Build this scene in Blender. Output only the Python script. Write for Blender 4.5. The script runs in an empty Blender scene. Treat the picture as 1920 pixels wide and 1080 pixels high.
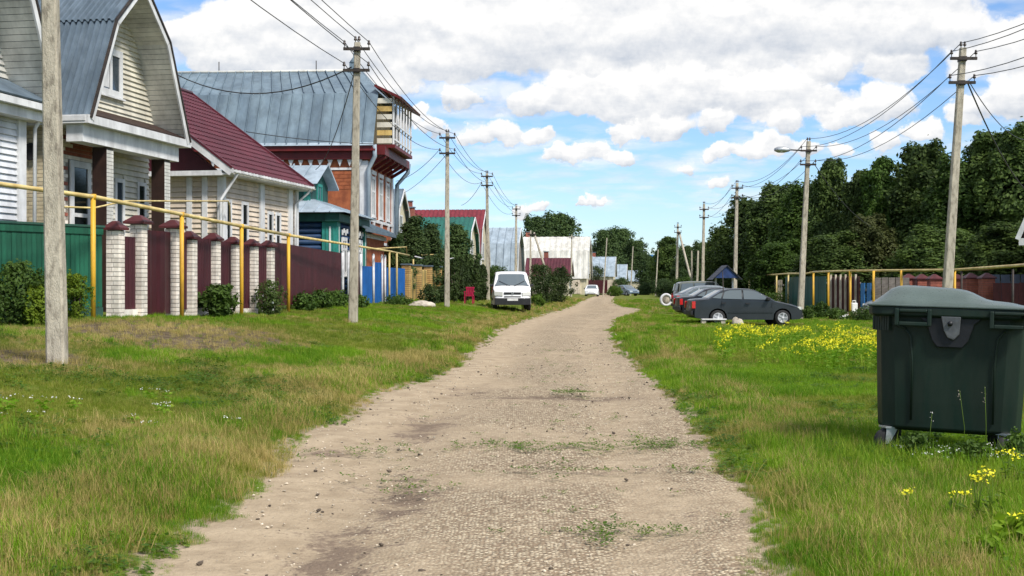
import bpy, bmesh, math, random
import numpy as np
from mathutils import Vector, Matrix

R = math.radians
random.seed(11)
rng = np.random.default_rng(11)
SC = bpy.context.scene
COL = SC.collection
F = 2400.0          # focal length in photograph pixels (1920 wide)
EYE = 1.45          # camera height above the road

# ------------------------------------------------------------------ camera
cam_data = bpy.data.cameras.new('camera')
cam = bpy.data.objects.new('camera', cam_data)
COL.objects.link(cam)
cam_data.sensor_width = 36.0
cam_data.lens = 36.0 * F / 1920.0
cam_data.clip_start = 0.1
cam_data.clip_end = 6000.0
cam.location = (0, 0, EYE)
cam.rotation_euler = (R(90.0) - 5.0 / F, 0, 0)
SC.camera = cam

# ------------------------------------------------------------------ view
SC.view_settings.view_transform = 'Standard'
SC.view_settings.look = 'None'
SC.view_settings.gamma = 1.0
SC.view_settings.use_curve_mapping = False
SC.view_settings.exposure = 1.74

# ------------------------------------------------------------------ sun
SUN_EL, SUN_AZ = R(48), R(138)      # azimuth from +Y towards +X: high behind the camera, a little to the right
sun_data = bpy.data.lights.new('sun', 'SUN')
sun_data.energy = 1.5
sun_data.angle = R(10)
sun_data.color = (1.0, 0.95, 0.87)
sun = bpy.data.objects.new('sun', sun_data)
COL.objects.link(sun)
sd = Vector((math.sin(SUN_AZ) * math.cos(SUN_EL), math.cos(SUN_AZ) * math.cos(SUN_EL), math.sin(SUN_EL)))
sun.rotation_euler = sd.to_track_quat('Z', 'Y').to_euler()
sun.location = (0, 0, 60)


# ------------------------------------------------------------------ node helper
class NT:
    def __init__(s, tree):
        s.t = tree; s.n = tree.nodes; s.l = tree.links
    def node(s, typ, **kw):
        nd = s.n.new(typ)
        for k, v in kw.items():
            setattr(nd, k, v)
        return nd
    def put(s, sock, v):
        if hasattr(v, 'is_linked') or hasattr(v, 'node'):
            s.l.new(v, sock)
        else:
            sock.default_value = v
    def m(s, op, a, b=None, c=None, clamp=False):
        nd = s.node('ShaderNodeMath', operation=op, use_clamp=clamp)
        s.put(nd.inputs[0], a)
        if b is not None: s.put(nd.inputs[1], b)
        if c is not None: s.put(nd.inputs[2], c)
        return nd.outputs[0]
    def vm(s, op, a, b=None):
        nd = s.node('ShaderNodeVectorMath', operation=op)
        s.put(nd.inputs[0], a)
        if b is not None:
            s.put(nd.inputs[3] if op == 'SCALE' else nd.inputs[1], b)
        return nd.outputs[0]
    def comb(s, x, y, z):
        nd = s.node('ShaderNodeCombineXYZ')
        for i, v in enumerate((x, y, z)): s.put(nd.inputs[i], v)
        return nd.outputs[0]
    def sep(s, v):
        nd = s.node('ShaderNodeSeparateXYZ'); s.l.new(v, nd.inputs[0]); return nd.outputs
    def ss(s, v, lo, hi, a=0.0, b=1.0):
        nd = s.node('ShaderNodeMapRange', interpolation_type='SMOOTHSTEP')
        s.put(nd.inputs[0], v); s.put(nd.inputs[1], lo); s.put(nd.inputs[2], hi)
        s.put(nd.inputs[3], a); s.put(nd.inputs[4], b)
        return nd.outputs[0]
    def noise(s, vec, scale, detail=4.0, rough=0.55, dist=0.0, out='Fac'):
        nd = s.node('ShaderNodeTexNoise')
        if vec is not None: s.l.new(vec, nd.inputs['Vector'])
        s.put(nd.inputs['Scale'], scale); s.put(nd.inputs['Detail'], detail)
        s.put(nd.inputs['Roughness'], rough); s.put(nd.inputs['Distortion'], dist)
        return nd.outputs[out]
    def mix(s, fac, a, b, blend='MIX'):
        nd = s.node('ShaderNodeMix', data_type='RGBA', blend_type=blend)
        s.put(nd.inputs[0], fac)
        for i, v in ((6, a), (7, b)):
            if isinstance(v, tuple) and len(v) == 3: v = v + (1,)
            s.put(nd.inputs[i], v)
        return nd.outputs[2]


# ------------------------------------------------------------------ world: clear sky with heaps of cumulus
world = bpy.data.worlds.new('World')
SC.world = world
world.use_nodes = True
wt = NT(world.node_tree)
wt.n.clear()
out = wt.node('ShaderNodeOutputWorld')
bg = wt.node('ShaderNodeBackground')
wt.l.new(bg.outputs[0], out.inputs[0])
bg.inputs[1].default_value = 0.075
sky = wt.node('ShaderNodeTexSky', sky_type='NISHITA')
sky.sun_disc = False
sky.sun_elevation = SUN_EL
sky.sun_rotation = SUN_AZ
sky.altitude = 100
sky.air_density = 1.0
sky.dust_density = 0.3
sky.ozone_density = 2.0
tc = wt.node('ShaderNodeTexCoord')
dx, dy, dz = wt.sep(tc.outputs['Generated'])
hyp = wt.m('SQRT', wt.m('ADD', wt.m('MULTIPLY', dx, dx), wt.m('MULTIPLY', dy, dy)))
hyp = wt.m('MAXIMUM', hyp, 0.001)
el = wt.m('MAXIMUM', wt.m('DIVIDE', dz, hyp), -0.02)
ux, uy = wt.m('DIVIDE', dx, hyp), wt.m('DIVIDE', dy, hyp)


CLOUD_DARK, CLOUD_LIGHT = (2.25, 2.48, 2.85), (4.15, 4.12, 4.08)
SKY_TINT = (0.45, 0.545, 0.68)
T0 = 0.43


def cloud_field(el_shift):
    """heaped clouds: soft large masses broken up by round billows; smaller towards the horizon"""
    e = wt.m('ADD', el, el_shift)
    k = wt.m('ADD', e, 0.13)
    inv = wt.m('DIVIDE', 1.0, k)
    lg = wt.m('MULTIPLY', wt.m('LOGARITHM', k, 2.718282), 1.15)
    p = wt.comb(wt.m('MULTIPLY', ux, inv), wt.m('MULTIPLY', uy, inv), lg)
    p = wt.vm('ADD', p, CLOUD_SEED)
    big = wt.noise(p, 2.1, 2.0, 0.5)
    rg = wt.node('ShaderNodeTexNoise', noise_type='RIDGED_MULTIFRACTAL', normalize=False)
    wt.l.new(p, rg.inputs['Vector'])
    rg.inputs['Scale'].default_value = 3.6; rg.inputs['Detail'].default_value = 4.0; rg.inputs['Roughness'].default_value = 0.62
    rg.inputs['Lacunarity'].default_value = 2.1; rg.inputs['Offset'].default_value = 1.0; rg.inputs['Gain'].default_value = 1.2
    fine = wt.noise(p, 17.0, 5.0, 0.62)
    n = wt.m('ADD', wt.m('MULTIPLY', big, 0.70), wt.m('MULTIPLY', rg.outputs[0], -0.17))
    return wt.m('ADD', n, wt.m('MULTIPLY', fine, 0.24))


CLOUD_SEED = (2.9, 4.4, 1.2)
n0 = cloud_field(0.0)
n1 = cloud_field(0.014)
# the cumulus heaps in view: rounded puffs (column, row, radius in photograph pixels) merged softly and broken up by a warp
PUFFS = [(1120, 62, 150), (1400, 55, 165), (1620, 62, 130), (700, 66, 135), (520, 84, 105), (900, 84, 110), (1210, 188, 85), (1430, 192, 75), (930, 20, 85), (1000, 62, 90), (1090, 40, 100), (1180, 72, 90), (1270, 30, 110), (1380, 62, 100), (1480, 40, 110), (1580, 72, 100), (1680, 62, 90), (1752, 92, 55), (1150, -30, 110), (1350, -50, 120), (1550, -40, 120), (1660, 10, 70),
         (335, 82, 40), (390, 92, 55), (460, 72, 70), (540, 62, 80), (620, 72, 80), (700, 42, 85), (765, 64, 70), (850, 66, 70), (590, -10, 85), (700, -30, 70), (430, 125, 55), (560, 128, 70), (700, 122, 70), (830, 128, 60),
         (1000, 192, 42), (1080, 182, 58), (1160, 186, 60), (1240, 190, 58), (1310, 182, 54), (1390, 196, 48), (1460, 186, 54), (1530, 202, 42), (860, 190, 34),
         (1800, 150, 50), (1870, 122, 66), (1930, 160, 60), (1640, 212, 46), (1570, 236, 36), (1860, 215, 50), (1780, 232, 34),
         (890, 262, 30), (950, 252, 38), (1012, 264, 28), (1058, 296, 24), (1110, 286, 32), (1172, 298, 26), (1350, 288, 28), (1420, 282, 34), (1492, 292, 28), (1110, 373, 15), (1088, 376, 10), (1134, 376, 11), (985, 392, 17), (1022, 388, 15), (1345, 352, 20), (1290, 322, 18), (1250, 242, 36), (1330, 236, 32), (1180, 252, 28), (740, 160, 46), (640, 152, 46), (1120, 128, 40), (1400, 132, 40), (1540, 142, 46), (1660, 150, 42), (1450, 236, 32), (1700, 262, 30), (1640, 285, 26), (1560, 292, 22), (770, 225, 26), (820, 245, 24)]
az = wt.m('ARCTAN2', ux, uy)
wv = wt.node('ShaderNodeTexNoise'); wt.l.new(wt.comb(az, el, 0.37), wv.inputs['Vector'])
wv.inputs['Scale'].default_value = 26.0; wv.inputs['Detail'].default_value = 6.0; wv.inputs['Roughness'].default_value = 0.62
wr_, wg_, wb_ = wt.sep(wv.outputs['Color'])
wv2 = wt.node('ShaderNodeTexNoise'); wt.l.new(wt.comb(az, wt.m('ADD', el, 0.007), 0.37), wv2.inputs['Vector'])
wv2.inputs['Scale'].default_value = 26.0; wv2.inputs['Detail'].default_value = 6.0; wv2.inputs['Roughness'].default_value = 0.62
wb2_ = wt.sep(wv2.outputs['Color'])[2]
azw = wt.m('MULTIPLY_ADD', wt.m('SUBTRACT', wr_, 0.5), 0.048, az)
elw = wt.m('MULTIPLY_ADD', wt.m('SUBTRACT', wg_, 0.5), 0.040, el)
S_, SV = 0.0, 0.0
for (px, py, r) in PUFFS:
    rx, ry = 1.3 * r / F, 0.95 * r / F
    da = wt.m('MULTIPLY', wt.m('SUBTRACT', azw, (px - 960) / F), 1 / rx)
    de = wt.m('SUBTRACT', elw, (535 - py) / F)
    up = wt.m('MAXIMUM', wt.m('MULTIPLY', de, 1 / ry), wt.m('MULTIPLY', de, -1 / (0.62 * ry)))
    q2 = wt.m('MULTIPLY_ADD', da, da, wt.m('MULTIPLY', up, up))
    g_ = wt.m('EXPONENT', wt.m('MULTIPLY_ADD', wt.m('MINIMUM', q2, 4.0), -4.0, 4.0))
    S_ = wt.m('ADD', S_, g_)
    SV = wt.m('MULTIPLY_ADD', g_, wt.m('MULTIPLY_ADD', de, 1 / ry, wt.m('MULTIPLY', da, -0.15)), SV)
H_ = wt.m('MULTIPLY', wt.m('LOGARITHM', wt.m('MAXIMUM', S_, 1e-6), 2.718282), 0.25)
V_ = wt.m('DIVIDE', SV, wt.m('MAXIMUM', S_, 1e-5))
mask = wt.ss(wt.m('MULTIPLY_ADD', wt.m('SUBTRACT', wb_, 0.5), 0.75, H_), -0.10, 0.38)
veilp = wt.ss(H_, -2.6, 0.25, 0.0, 0.75)
cov = wt.m('ADD', wt.ss(el, 0.02, 0.11, -0.20, -0.03), wt.ss(el, 0.20, 0.40, 0.0, 0.22))
dens = wt.m('ADD', n0, cov)                    # the same kind of cloud goes on outside the view
mask = wt.m('MAXIMUM', mask, wt.ss(dens, T0, T0 + 0.16))
veil = wt.ss(dens, T0 - 0.34, T0 + 0.08, 0.0, 0.62)
mask = wt.m('MAXIMUM', mask, wt.m('MAXIMUM', veil, wt.m('MULTIPLY', veilp, wt.ss(n0, 0.15, 0.5))))
lit = wt.m('MULTIPLY_ADD', wt.m('SUBTRACT', n0, n1), 0.9, 0.72)
lit = wt.m('MULTIPLY_ADD', wt.m('SUBTRACT', wb_, wb2_), 1.5, lit)
lit = wt.m('ADD', lit, wt.m('MULTIPLY', wt.m('MINIMUM', wt.m('MAXIMUM', V_, -0.9), 0.9), wt.ss(H_, -0.3, 0.2, 0.0, 0.85)), clamp=True)
ccol = wt.mix(lit, CLOUD_DARK, CLOUD_LIGHT)
skyc = wt.mix(1.0, sky.outputs[0], SKY_TINT, 'MULTIPLY')
wt.l.new(wt.mix(mask, skyc, ccol), bg.inputs[0])
world.cycles.sampling_method = 'MANUAL'
world.cycles.sample_map_resolution = 512

# ------------------------------------------------------------------ object helpers
def obj(name, me, parent=None, mat=None):
    o = bpy.data.objects.new(name, me)
    COL.objects.link(o)
    if mat is not None and me is not None and not me.materials:
        me.materials.append(mat)
    if parent is not None:
        o.parent = parent
    return o


def tag(o, label=None, cat=None, group=None, kind=None):
    if label: o['label'] = label
    if cat: o['category'] = cat
    if group: o['group'] = group
    if kind: o['kind'] = kind
    return o


def thing(name, label, cat, loc=(0, 0, 0), rz=0.0, group=None):
    o = bpy.data.objects.new(name, None)
    COL.objects.link(o)
    o.empty_display_size = 0.1
    o.location = loc
    o.rotation_euler = (0, 0, rz)
    return tag(o, label, cat, group)


def copy_tree(o, parent=None):
    c = o.copy(); COL.objects.link(c); c.parent = parent
    for ch in [k for k in o.children]:
        copy_tree(ch, c)
    return c


def tint(o, c):
    o.color = (c[0], c[1], c[2], 1)
    return o


class MB:
    """collects boxes, prisms and tubes into ONE mesh"""
    def __init__(s): s.v = []; s.f = []; s.sm = []
    def add(s, vs, fs, smooth=False):
        b = len(s.v)
        s.v += [tuple(p) for p in vs]
        s.f += [tuple(i + b for i in f) for f in fs]
        s.sm += [smooth] * len(fs)
        return s
    def box(s, x0, x1, y0, y1, z0, z1, M=None):
        vs = [Vector((x, y, z)) for z in (z0, z1) for y in (y0, y1) for x in (x0, x1)]
        if M is not None: vs = [M @ p for p in vs]
        return s.add(vs, [(0, 2, 3, 1), (4, 5, 7, 6), (0, 1, 5, 4), (2, 6, 7, 3), (0, 4, 6, 2), (1, 3, 7, 5)])
    def prism(s, poly, a, b, ax='y', M=None):
        """poly: 2-D points; extruded from a to b along ax (x: (y,z), y: (x,z), z: (x,y))"""
        def q(p, t):
            r = {'x': (t, p[0], p[1]), 'y': (p[0], t, p[1]), 'z': (p[0], p[1], t)}[ax]
            r = Vector(r)
            return M @ r if M is not None else r
        n = len(poly)
        vs = [q(p, a) for p in poly] + [q(p, b) for p in poly]
        fs = [tuple(range(n))[::-1], tuple(range(n, 2 * n))]
        fs += [(i, (i + 1) % n, n + (i + 1) % n, n + i) for i in range(n)]
        return s.add(vs, fs)
    def slab(s, pts, t):
        """planar polygon in space thickened by t along its normal"""
        P = [Vector(p) for p in pts]
        nrm = (P[1] - P[0]).cross(P[2] - P[0]).normalized() * t
        n = len(P)
        fs = [tuple(range(n))[::-1], tuple(range(n, 2 * n))]
        fs += [(i, (i + 1) % n, n + (i + 1) % n, n + i) for i in range(n)]
        return s.add(P + [p + nrm for p in P], fs)
    def tube(s, pts, r, n=8, cap=True, smooth=True):
        P = [Vector(p) for p in pts]
        rs = r if isinstance(r, (list, tuple)) else [r] * len(P)
        b = []
        prev = None
        for i, p in enumerate(P):
            d = (P[min(i + 1, len(P) - 1)] - P[max(i - 1, 0)]).normalized()
            if prev is None:
                u = d.orthogonal().normalized()
            else:
                u = (prev - d * prev.dot(d)).normalized()
            prev = u
            w = d.cross(u)
            b += [p + (u * math.cos(2 * math.pi * k / n) + w * math.sin(2 * math.pi * k / n)) * rs[i] for k in range(n)]
        fs = []
        for i in range(len(P) - 1):
            for k in range(n):
                k2 = (k + 1) % n
                fs.append((i * n + k, i * n + k2, (i + 1) * n + k2, (i + 1) * n + k))
        if cap:
            fs += [tuple(range(n))[::-1], tuple((len(P) - 1) * n + k for k in range(n))]
        return s.add(b, fs, smooth)
    def lathe(s, prof, n=16, c=(0, 0, 0), ax='z', smooth=True):
        """prof: (radius, height) pairs"""
        vs = []
        for rad, h in prof:
            for k in range(n):
                a = 2 * math.pi * k / n
                x, y = rad * math.cos(a), rad * math.sin(a)
                p = {'z': (x, y, h), 'y': (x, h, y), 'x': (h, x, y)}[ax]
                vs.append((p[0] + c[0], p[1] + c[1], p[2] + c[2]))
        fs = []
        for i in range(len(prof) - 1):
            for k in range(n):
                k2 = (k + 1) % n
                fs.append((i * n + k, i * n + k2, (i + 1) * n + k2, (i + 1) * n + k))
        fs += [tuple(range(n))[::-1], tuple((len(prof) - 1) * n + k for k in range(n))]
        return s.add(vs, fs, smooth)
    def mesh(s, name, mat=None):
        me = bpy.data.meshes.new(name)
        me.from_pydata(s.v, [], s.f)
        bm = bmesh.new(); bm.from_mesh(me)
        bmesh.ops.recalc_face_normals(bm, faces=bm.faces)
        bm.to_mesh(me); bm.free()
        me.polygons.foreach_set('use_smooth', s.sm)
        if mat is not None: me.materials.append(mat)
        return me
    def build(s, name, mat=None, parent=None, bevel=0.0):
        o = obj(name, s.mesh(name, mat), parent)
        if bevel > 0:
            md = o.modifiers.new('edge', 'BEVEL'); md.width = bevel; md.segments = 2
            md.limit_method = 'ANGLE'; md.angle_limit = R(40)
        return o


def mesh_np(name, V, Fc, mat, smooth=False):
    """fast mesh from arrays; Fc (n,3) or (n,4)"""
    V = np.asarray(V, np.float32); Fc = np.asarray(Fc, np.int32)
    me = bpy.data.meshes.new(name)
    k = Fc.shape[1]
    me.vertices.add(len(V)); me.vertices.foreach_set('co', V.ravel())
    me.loops.add(Fc.size); me.loops.foreach_set('vertex_index', Fc.ravel())
    me.polygons.add(len(Fc))
    me.polygons.foreach_set('loop_start', np.arange(0, Fc.size, k, dtype=np.int32))
    me.polygons.foreach_set('loop_total', np.full(len(Fc), k, np.int32))
    me.polygons.foreach_set('use_smooth', np.full(len(Fc), smooth))
    me.update(calc_edges=True)
    if mat is not None: me.materials.append(mat)
    return me


def W(px, s):
    """ground-plan point of a photograph column px at scale s (pixels per metre)"""
    return ((px - 960.0) / s, F / s)


def ZZ(py, s):
    return EYE + (535.0 - py) / s


# ------------------------------------------------------------------ materials
MATS = {}


def pm(name, c1, c2=None, scale=6.0, rough=0.75, bump=0.15, metal=0.0, detail=5.0, stretch=(1, 1, 1), bscale=None,
       lo=0.35, hi=0.65, spec=0.35, objvar=0.0, coords='Object', tinted=False, grime=0.26):
    """painted / weathered procedural surface: two tones in noise, fine relief, small variation from piece to piece"""
    if c2 is None: c2 = tuple(v * 0.78 for v in c1)
    m = bpy.data.materials.new(name); m.use_nodes = True
    t = NT(m.node_tree)
    b = t.n['Principled BSDF']
    tcn = t.node('ShaderNodeTexCoord')
    mp = t.node('ShaderNodeMapping'); mp.inputs['Scale'].default_value = stretch
    if coords == 'World':
        geo = t.node('ShaderNodeNewGeometry'); t.l.new(geo.outputs['Position'], mp.inputs[0])
    else:
        t.l.new(tcn.outputs[coords], mp.inputs[0])
    v = mp.outputs[0]
    n = t.noise(v, scale, detail, 0.6)
    c = t.mix(t.ss(n, lo, hi), tuple(c2), tuple(c1))
    oi = t.node('ShaderNodeObjectInfo')
    if tinted:
        c = t.mix(1.0, c, oi.outputs['Color'], 'MULTIPLY')
    if objvar > 0:
        c = t.mix(1.0, c, t.comb(*(t.m('MULTIPLY_ADD', oi.outputs['Random'], objvar * 2, 1 - objvar) for _ in range(3))), 'MULTIPLY')
    geo_ = t.node('ShaderNodeNewGeometry')            # weather stains and fading, running downwards
    gr = t.noise(t.vm('MULTIPLY', geo_.outputs['Position'], (2.2, 2.2, 0.5)), 1.1, 7.0, 0.65)
    gv = t.ss(gr, 0.30, 0.66, 1.0 - grime, 1.05)
    c = t.mix(1.0, c, t.comb(gv, gv, gv), 'MULTIPLY')
    t.l.new(c, b.inputs['Base Color'])
    n2_ = t.noise(v, (bscale or scale * 4), 3.0, 0.6)
    t.l.new(t.m('MULTIPLY_ADD', n2_, 0.25, rough - 0.12, clamp=True), b.inputs['Roughness'])
    b.inputs['Metallic'].default_value = metal
    b.inputs['Specular IOR Level'].default_value = spec
    if bump > 0:
        bp = t.node('ShaderNodeBump'); bp.inputs['Strength'].default_value = bump; bp.inputs['Distance'].default_value = 0.02
        t.l.new(n2_, bp.inputs['Height']); t.l.new(bp.outputs[0], b.inputs['Normal'])
    MATS[name] = m
    return m


def glass_mat(name, c=(0.02, 0.025, 0.03), rough=0.06):
    m = bpy.data.materials.new(name); m.use_nodes = True
    b = m.node_tree.nodes['Principled BSDF']
    b.inputs['Base Color'].default_value = c + (1,)
    b.inputs['Roughness'].default_value = rough
    b.inputs['Specular IOR Level'].default_value = 0.8
    MATS[name] = m
    return m


def foliage(name, dark, light, trans=0.25, yellow=None):
    m = bpy.data.materials.new(name); m.use_nodes = True
    t = NT(m.node_tree)
    b = t.n['Principled BSDF']
    geo = t.node('ShaderNodeNewGeometry')
    oi = t.node('ShaderNodeObjectInfo')
    r = geo.outputs['Random Per Island']
    big = t.noise(geo.outputs['Position'], 0.7, 2.0)
    f = t.m('ADD', t.m('MULTIPLY', r, 0.6), t.ss(big, 0.35, 0.65, 0.0, 0.4), clamp=True)
    c = t.mix(f, dark, light)
    if yellow:
        c = t.mix(t.ss(t.m('FRACT', t.m('MULTIPLY', r, 7.13)), 0.86, 0.97), c, yellow)
    v = t.m('MULTIPLY_ADD', oi.outputs['Random'], 0.4, 0.8)
    c = t.mix(1.0, c, t.comb(v, v, v), 'MULTIPLY')
    t.l.new(c, b.inputs['Base Color'])
    b.inputs['Roughness'].default_value = 0.6
    b.inputs['Specular IOR Level'].default_value = 0.25
    tr = t.node('ShaderNodeBsdfTranslucent'); t.l.new(c, tr.inputs[0])
    mx = t.node('ShaderNodeMixShader'); mx.inputs[0].default_value = trans
    t.l.new(b.outputs[0], mx.inputs[1]); t.l.new(tr.outputs[0], mx.inputs[2])
    t.l.new(mx.outputs[0], t.n['Material Output'].inputs[0])
    MATS[name] = m
    return m


pm('concrete', (0.47, 0.42, 0.33), (0.23, 0.20, 0.155), 6.0, 0.9, 0.8, stretch=(2, 2, 0.7), bscale=40, objvar=0.08, detail=9.0, lo=0.30, hi=0.56)
pm('concrete_dark', (0.38, 0.34, 0.27), (0.17, 0.15, 0.12), 3.0, 0.9, 0.5, stretch=(3, 3, 0.5), bscale=30)
pm('iron_dark', (0.035, 0.03, 0.028), (0.06, 0.045, 0.035), 8, 0.6, 0.2, metal=0.3)
pm('ceramic', (0.06, 0.045, 0.04), (0.10, 0.08, 0.07), 8, 0.25, 0.0)
pm('wire', (0.03, 0.032, 0.035), (0.05, 0.05, 0.05), 8, 0.6, 0.0)
pm('yellow_pipe', (0.70, 0.40, 0.035), (0.52, 0.28, 0.04), 2.5, 0.5, 0.15, stretch=(1, 1, 0.6), lo=0.3, hi=0.55)
pm('yellow_faded', (0.70, 0.56, 0.25), (0.52, 0.38, 0.14), 2.5, 0.55, 0.15)
pm('green_board', (0.012, 0.115, 0.062), (0.008, 0.075, 0.042), 3.0, 0.6, 0.3, stretch=(4, 4, 0.4), objvar=0.16)
pm('green_dark', (0.02, 0.07, 0.055), (0.03, 0.085, 0.06), 3.0, 0.7, 0.3, stretch=(1, 1, 3))
pm('maroon_sheet', (0.062, 0.011, 0.016), (0.048, 0.009, 0.013), 1.2, 0.42, 0.06, objvar=0.06)
pm('maroon_roof', (0.105, 0.020, 0.030), (0.080, 0.016, 0.024), 0.8, 0.42, 0.05, spec=0.4)
pm('maroon_cap', (0.10, 0.020, 0.022), (0.07, 0.014, 0.016), 3, 0.5, 0.1)
pm('brick_cream', (0.84, 0.78, 0.70), (0.74, 0.65, 0.56), 5.0, 0.85, 0.3, objvar=0.16)
pm('brick_sand', (0.60, 0.52, 0.36), (0.50, 0.42, 0.28), 5.0, 0.85, 0.3, objvar=0.14)
pm('brick_red', (0.36, 0.12, 0.08), (0.26, 0.08, 0.06), 5.0, 0.85, 0.3, objvar=0.15)
pm('brick_orange', (0.38, 0.115, 0.045), (0.27, 0.075, 0.032), 3.0, 0.85, 0.3, objvar=0.1)
pm('mortar', (0.10, 0.085, 0.075), (0.15, 0.13, 0.11), 8.0, 0.95, 0.3)
pm('mortar_pale', (0.34, 0.31, 0.27), (0.26, 0.235, 0.2), 8.0, 0.95, 0.3)
pm('siding_white', (0.66, 0.67, 0.69), (0.57, 0.58, 0.60), 1.5, 0.5, 0.08, objvar=0.05)
pm('siding_cream', (0.66, 0.62, 0.51), (0.59, 0.55, 0.46), 1.5, 0.5, 0.08, objvar=0.05)
pm('siding_beige', (0.66, 0.55, 0.43), (0.58, 0.49, 0.39), 1.5, 0.5, 0.08, objvar=0.06)
pm('siding_grey', (0.60, 0.585, 0.54), (0.52, 0.51, 0.47), 1.5, 0.5, 0.08, objvar=0.05)
pm('white_trim', (0.72, 0.72, 0.72), (0.60, 0.60, 0.60), 2.0, 0.5, 0.08)
pm('soffit', (0.66, 0.645, 0.59), (0.58, 0.57, 0.52), 2.0, 0.6, 0.08, objvar=0.06)
pm('brown_panel', (0.045, 0.022, 0.016), (0.03, 0.015, 0.012), 3.0, 0.5, 0.15)
pm('slate_roof', (0.13, 0.17, 0.21), (0.095, 0.13, 0.165), 1.2, 0.5, 0.08, spec=0.3)
pm('zinc_roof', (0.165, 0.22, 0.26), (0.12, 0.165, 0.205), 0.9, 0.5, 0.15, metal=0.0, spec=0.25, stretch=(1, 1, 0.5), objvar=0.09)
pm('zinc_pale', (0.36, 0.43, 0.49), (0.27, 0.33, 0.38), 0.9, 0.5, 0.15, metal=0.0, spec=0.3, objvar=0.06)
pm('dark_fascia', (0.14, 0.010, 0.010), (0.10, 0.008, 0.008), 2.0, 0.5, 0.1)
pm('teal_wood', (0.03, 0.26, 0.22), (0.025, 0.19, 0.16), 3.0, 0.6, 0.2)
pm('teal_dark', (0.012, 0.085, 0.07), (0.01, 0.06, 0.05), 3.0, 0.6, 0.2)
pm('blue_log', (0.012, 0.045, 0.12), (0.010, 0.034, 0.085), 3.0, 0.6, 0.3, stretch=(1, 1, 4), objvar=0.12)
pm('blue_sheet', (0.010, 0.105, 0.36), (0.008, 0.085, 0.29), 1.5, 0.42, 0.06, objvar=0.08)
pm('blue_bright', (0.05, 0.22, 0.55), (0.04, 0.18, 0.45), 1.5, 0.45, 0.06)
pm('yellow_wood', (0.56, 0.40, 0.14), (0.42, 0.28, 0.09), 2.0, 0.6, 0.2, objvar=0.15)
pm('yellow_brick', (0.58, 0.38, 0.14), (0.44, 0.27, 0.10), 4.0, 0.85, 0.3, objvar=0.15)
pm('red_roof', (0.19, 0.022, 0.032), (0.155, 0.018, 0.026), 0.8, 0.5, 0.05)
pm('green_roof', (0.015, 0.13, 0.10), (0.012, 0.10, 0.075), 0.8, 0.5, 0.05)
pm('cream_wall', (0.62, 0.56, 0.40), (0.52, 0.46, 0.33), 1.5, 0.8, 0.1)
pm('white_roof', (0.68, 0.66, 0.60), (0.52, 0.50, 0.45), 0.6, 0.6, 0.1, stretch=(1, 1, 0.3))
pm('grey_wood', (0.26, 0.23, 0.20), (0.16, 0.14, 0.12), 3.0, 0.85, 0.4, stretch=(1, 1, 4), objvar=0.2)
pm('brown_wood', (0.14, 0.07, 0.04), (0.09, 0.045, 0.03), 3.0, 0.8, 0.3, objvar=0.2)
pm('pale_wood', (0.62, 0.55, 0.44), (0.48, 0.40, 0.31), 3.0, 0.75, 0.3, objvar=0.15)
pm('white_post', (0.70, 0.70, 0.72), (0.55, 0.54, 0.55), 4.0, 0.6, 0.2)
pm('well_blue', (0.02, 0.05, 0.16), (0.015, 0.035, 0.11), 3.0, 0.6, 0.2)
pm('well_roof', (0.05, 0.055, 0.075), (0.035, 0.04, 0.055), 3.0, 0.6, 0.2)
pm('bark', (0.11, 0.085, 0.065), (0.06, 0.045, 0.035), 5.0, 0.95, 0.6, stretch=(1, 1, 0.3))
pm('stone_pale', (0.55, 0.49, 0.40), (0.38, 0.33, 0.27), 5.0, 0.9, 0.5, bscale=25)
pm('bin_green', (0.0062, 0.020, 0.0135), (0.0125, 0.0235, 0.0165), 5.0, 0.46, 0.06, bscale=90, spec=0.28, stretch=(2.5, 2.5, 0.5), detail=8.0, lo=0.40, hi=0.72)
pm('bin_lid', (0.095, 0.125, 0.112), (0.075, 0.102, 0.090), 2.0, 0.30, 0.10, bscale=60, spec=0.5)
pm('bin_black', (0.008, 0.009, 0.012), (0.012, 0.013, 0.016), 4.0, 0.5, 0.1)
pm('galvanised', (0.55, 0.57, 0.58), (0.40, 0.42, 0.43), 8.0, 0.38, 0.1, metal=0.7)
pm('lock_steel', (0.16, 0.165, 0.17), (0.10, 0.105, 0.11), 8.0, 0.4, 0.1, metal=0.4)
pm('rubber', (0.018, 0.018, 0.019), (0.028, 0.027, 0.026), 9.0, 0.85, 0.2)
pm('alloy', (0.42, 0.43, 0.44), (0.32, 0.33, 0.34), 6.0, 0.35, 0.0)
pm('plastic_black', (0.016, 0.016, 0.018), (0.024, 0.024, 0.026), 6.0, 0.6, 0.1)
pm('plastic_crimson', (0.45, 0.012, 0.07), (0.38, 0.010, 0.055), 3.0, 0.45, 0.0)
pm('white_plastic', (0.78, 0.77, 0.76), (0.66, 0.65, 0.63), 3.0, 0.5, 0.05)
pm('flower_yellow', (0.80, 0.76, 0.015), (0.70, 0.64, 0.01), 20.0, 0.6, 0.0)
pm('flower_white', (0.80, 0.80, 0.76), (0.66, 0.66, 0.6), 20.0, 0.6, 0.0)
glass_mat('window_glass', (0.035, 0.05, 0.065))
glass_mat('window_dark', (0.012, 0.014, 0.018))
glass_mat('car_glass', (0.10, 0.125, 0.14), 0.06)
glass_mat('lamp_glass', (0.62, 0.62, 0.58), 0.12)
glass_mat('tail_red', (0.50, 0.012, 0.014), 0.15)


def paint(name, c, flake=0.0):
    m = pm(name, c, tuple(v * 0.9 for v in c), 1.5, 0.42, 0.02, metal=flake, spec=0.25, grime=0.12)
    b = m.node_tree.nodes['Principled BSDF']
    b.inputs['Coat Weight'].default_value = 0.4
    b.inputs['Coat Roughness'].default_value = 0.10
    return m


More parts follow.
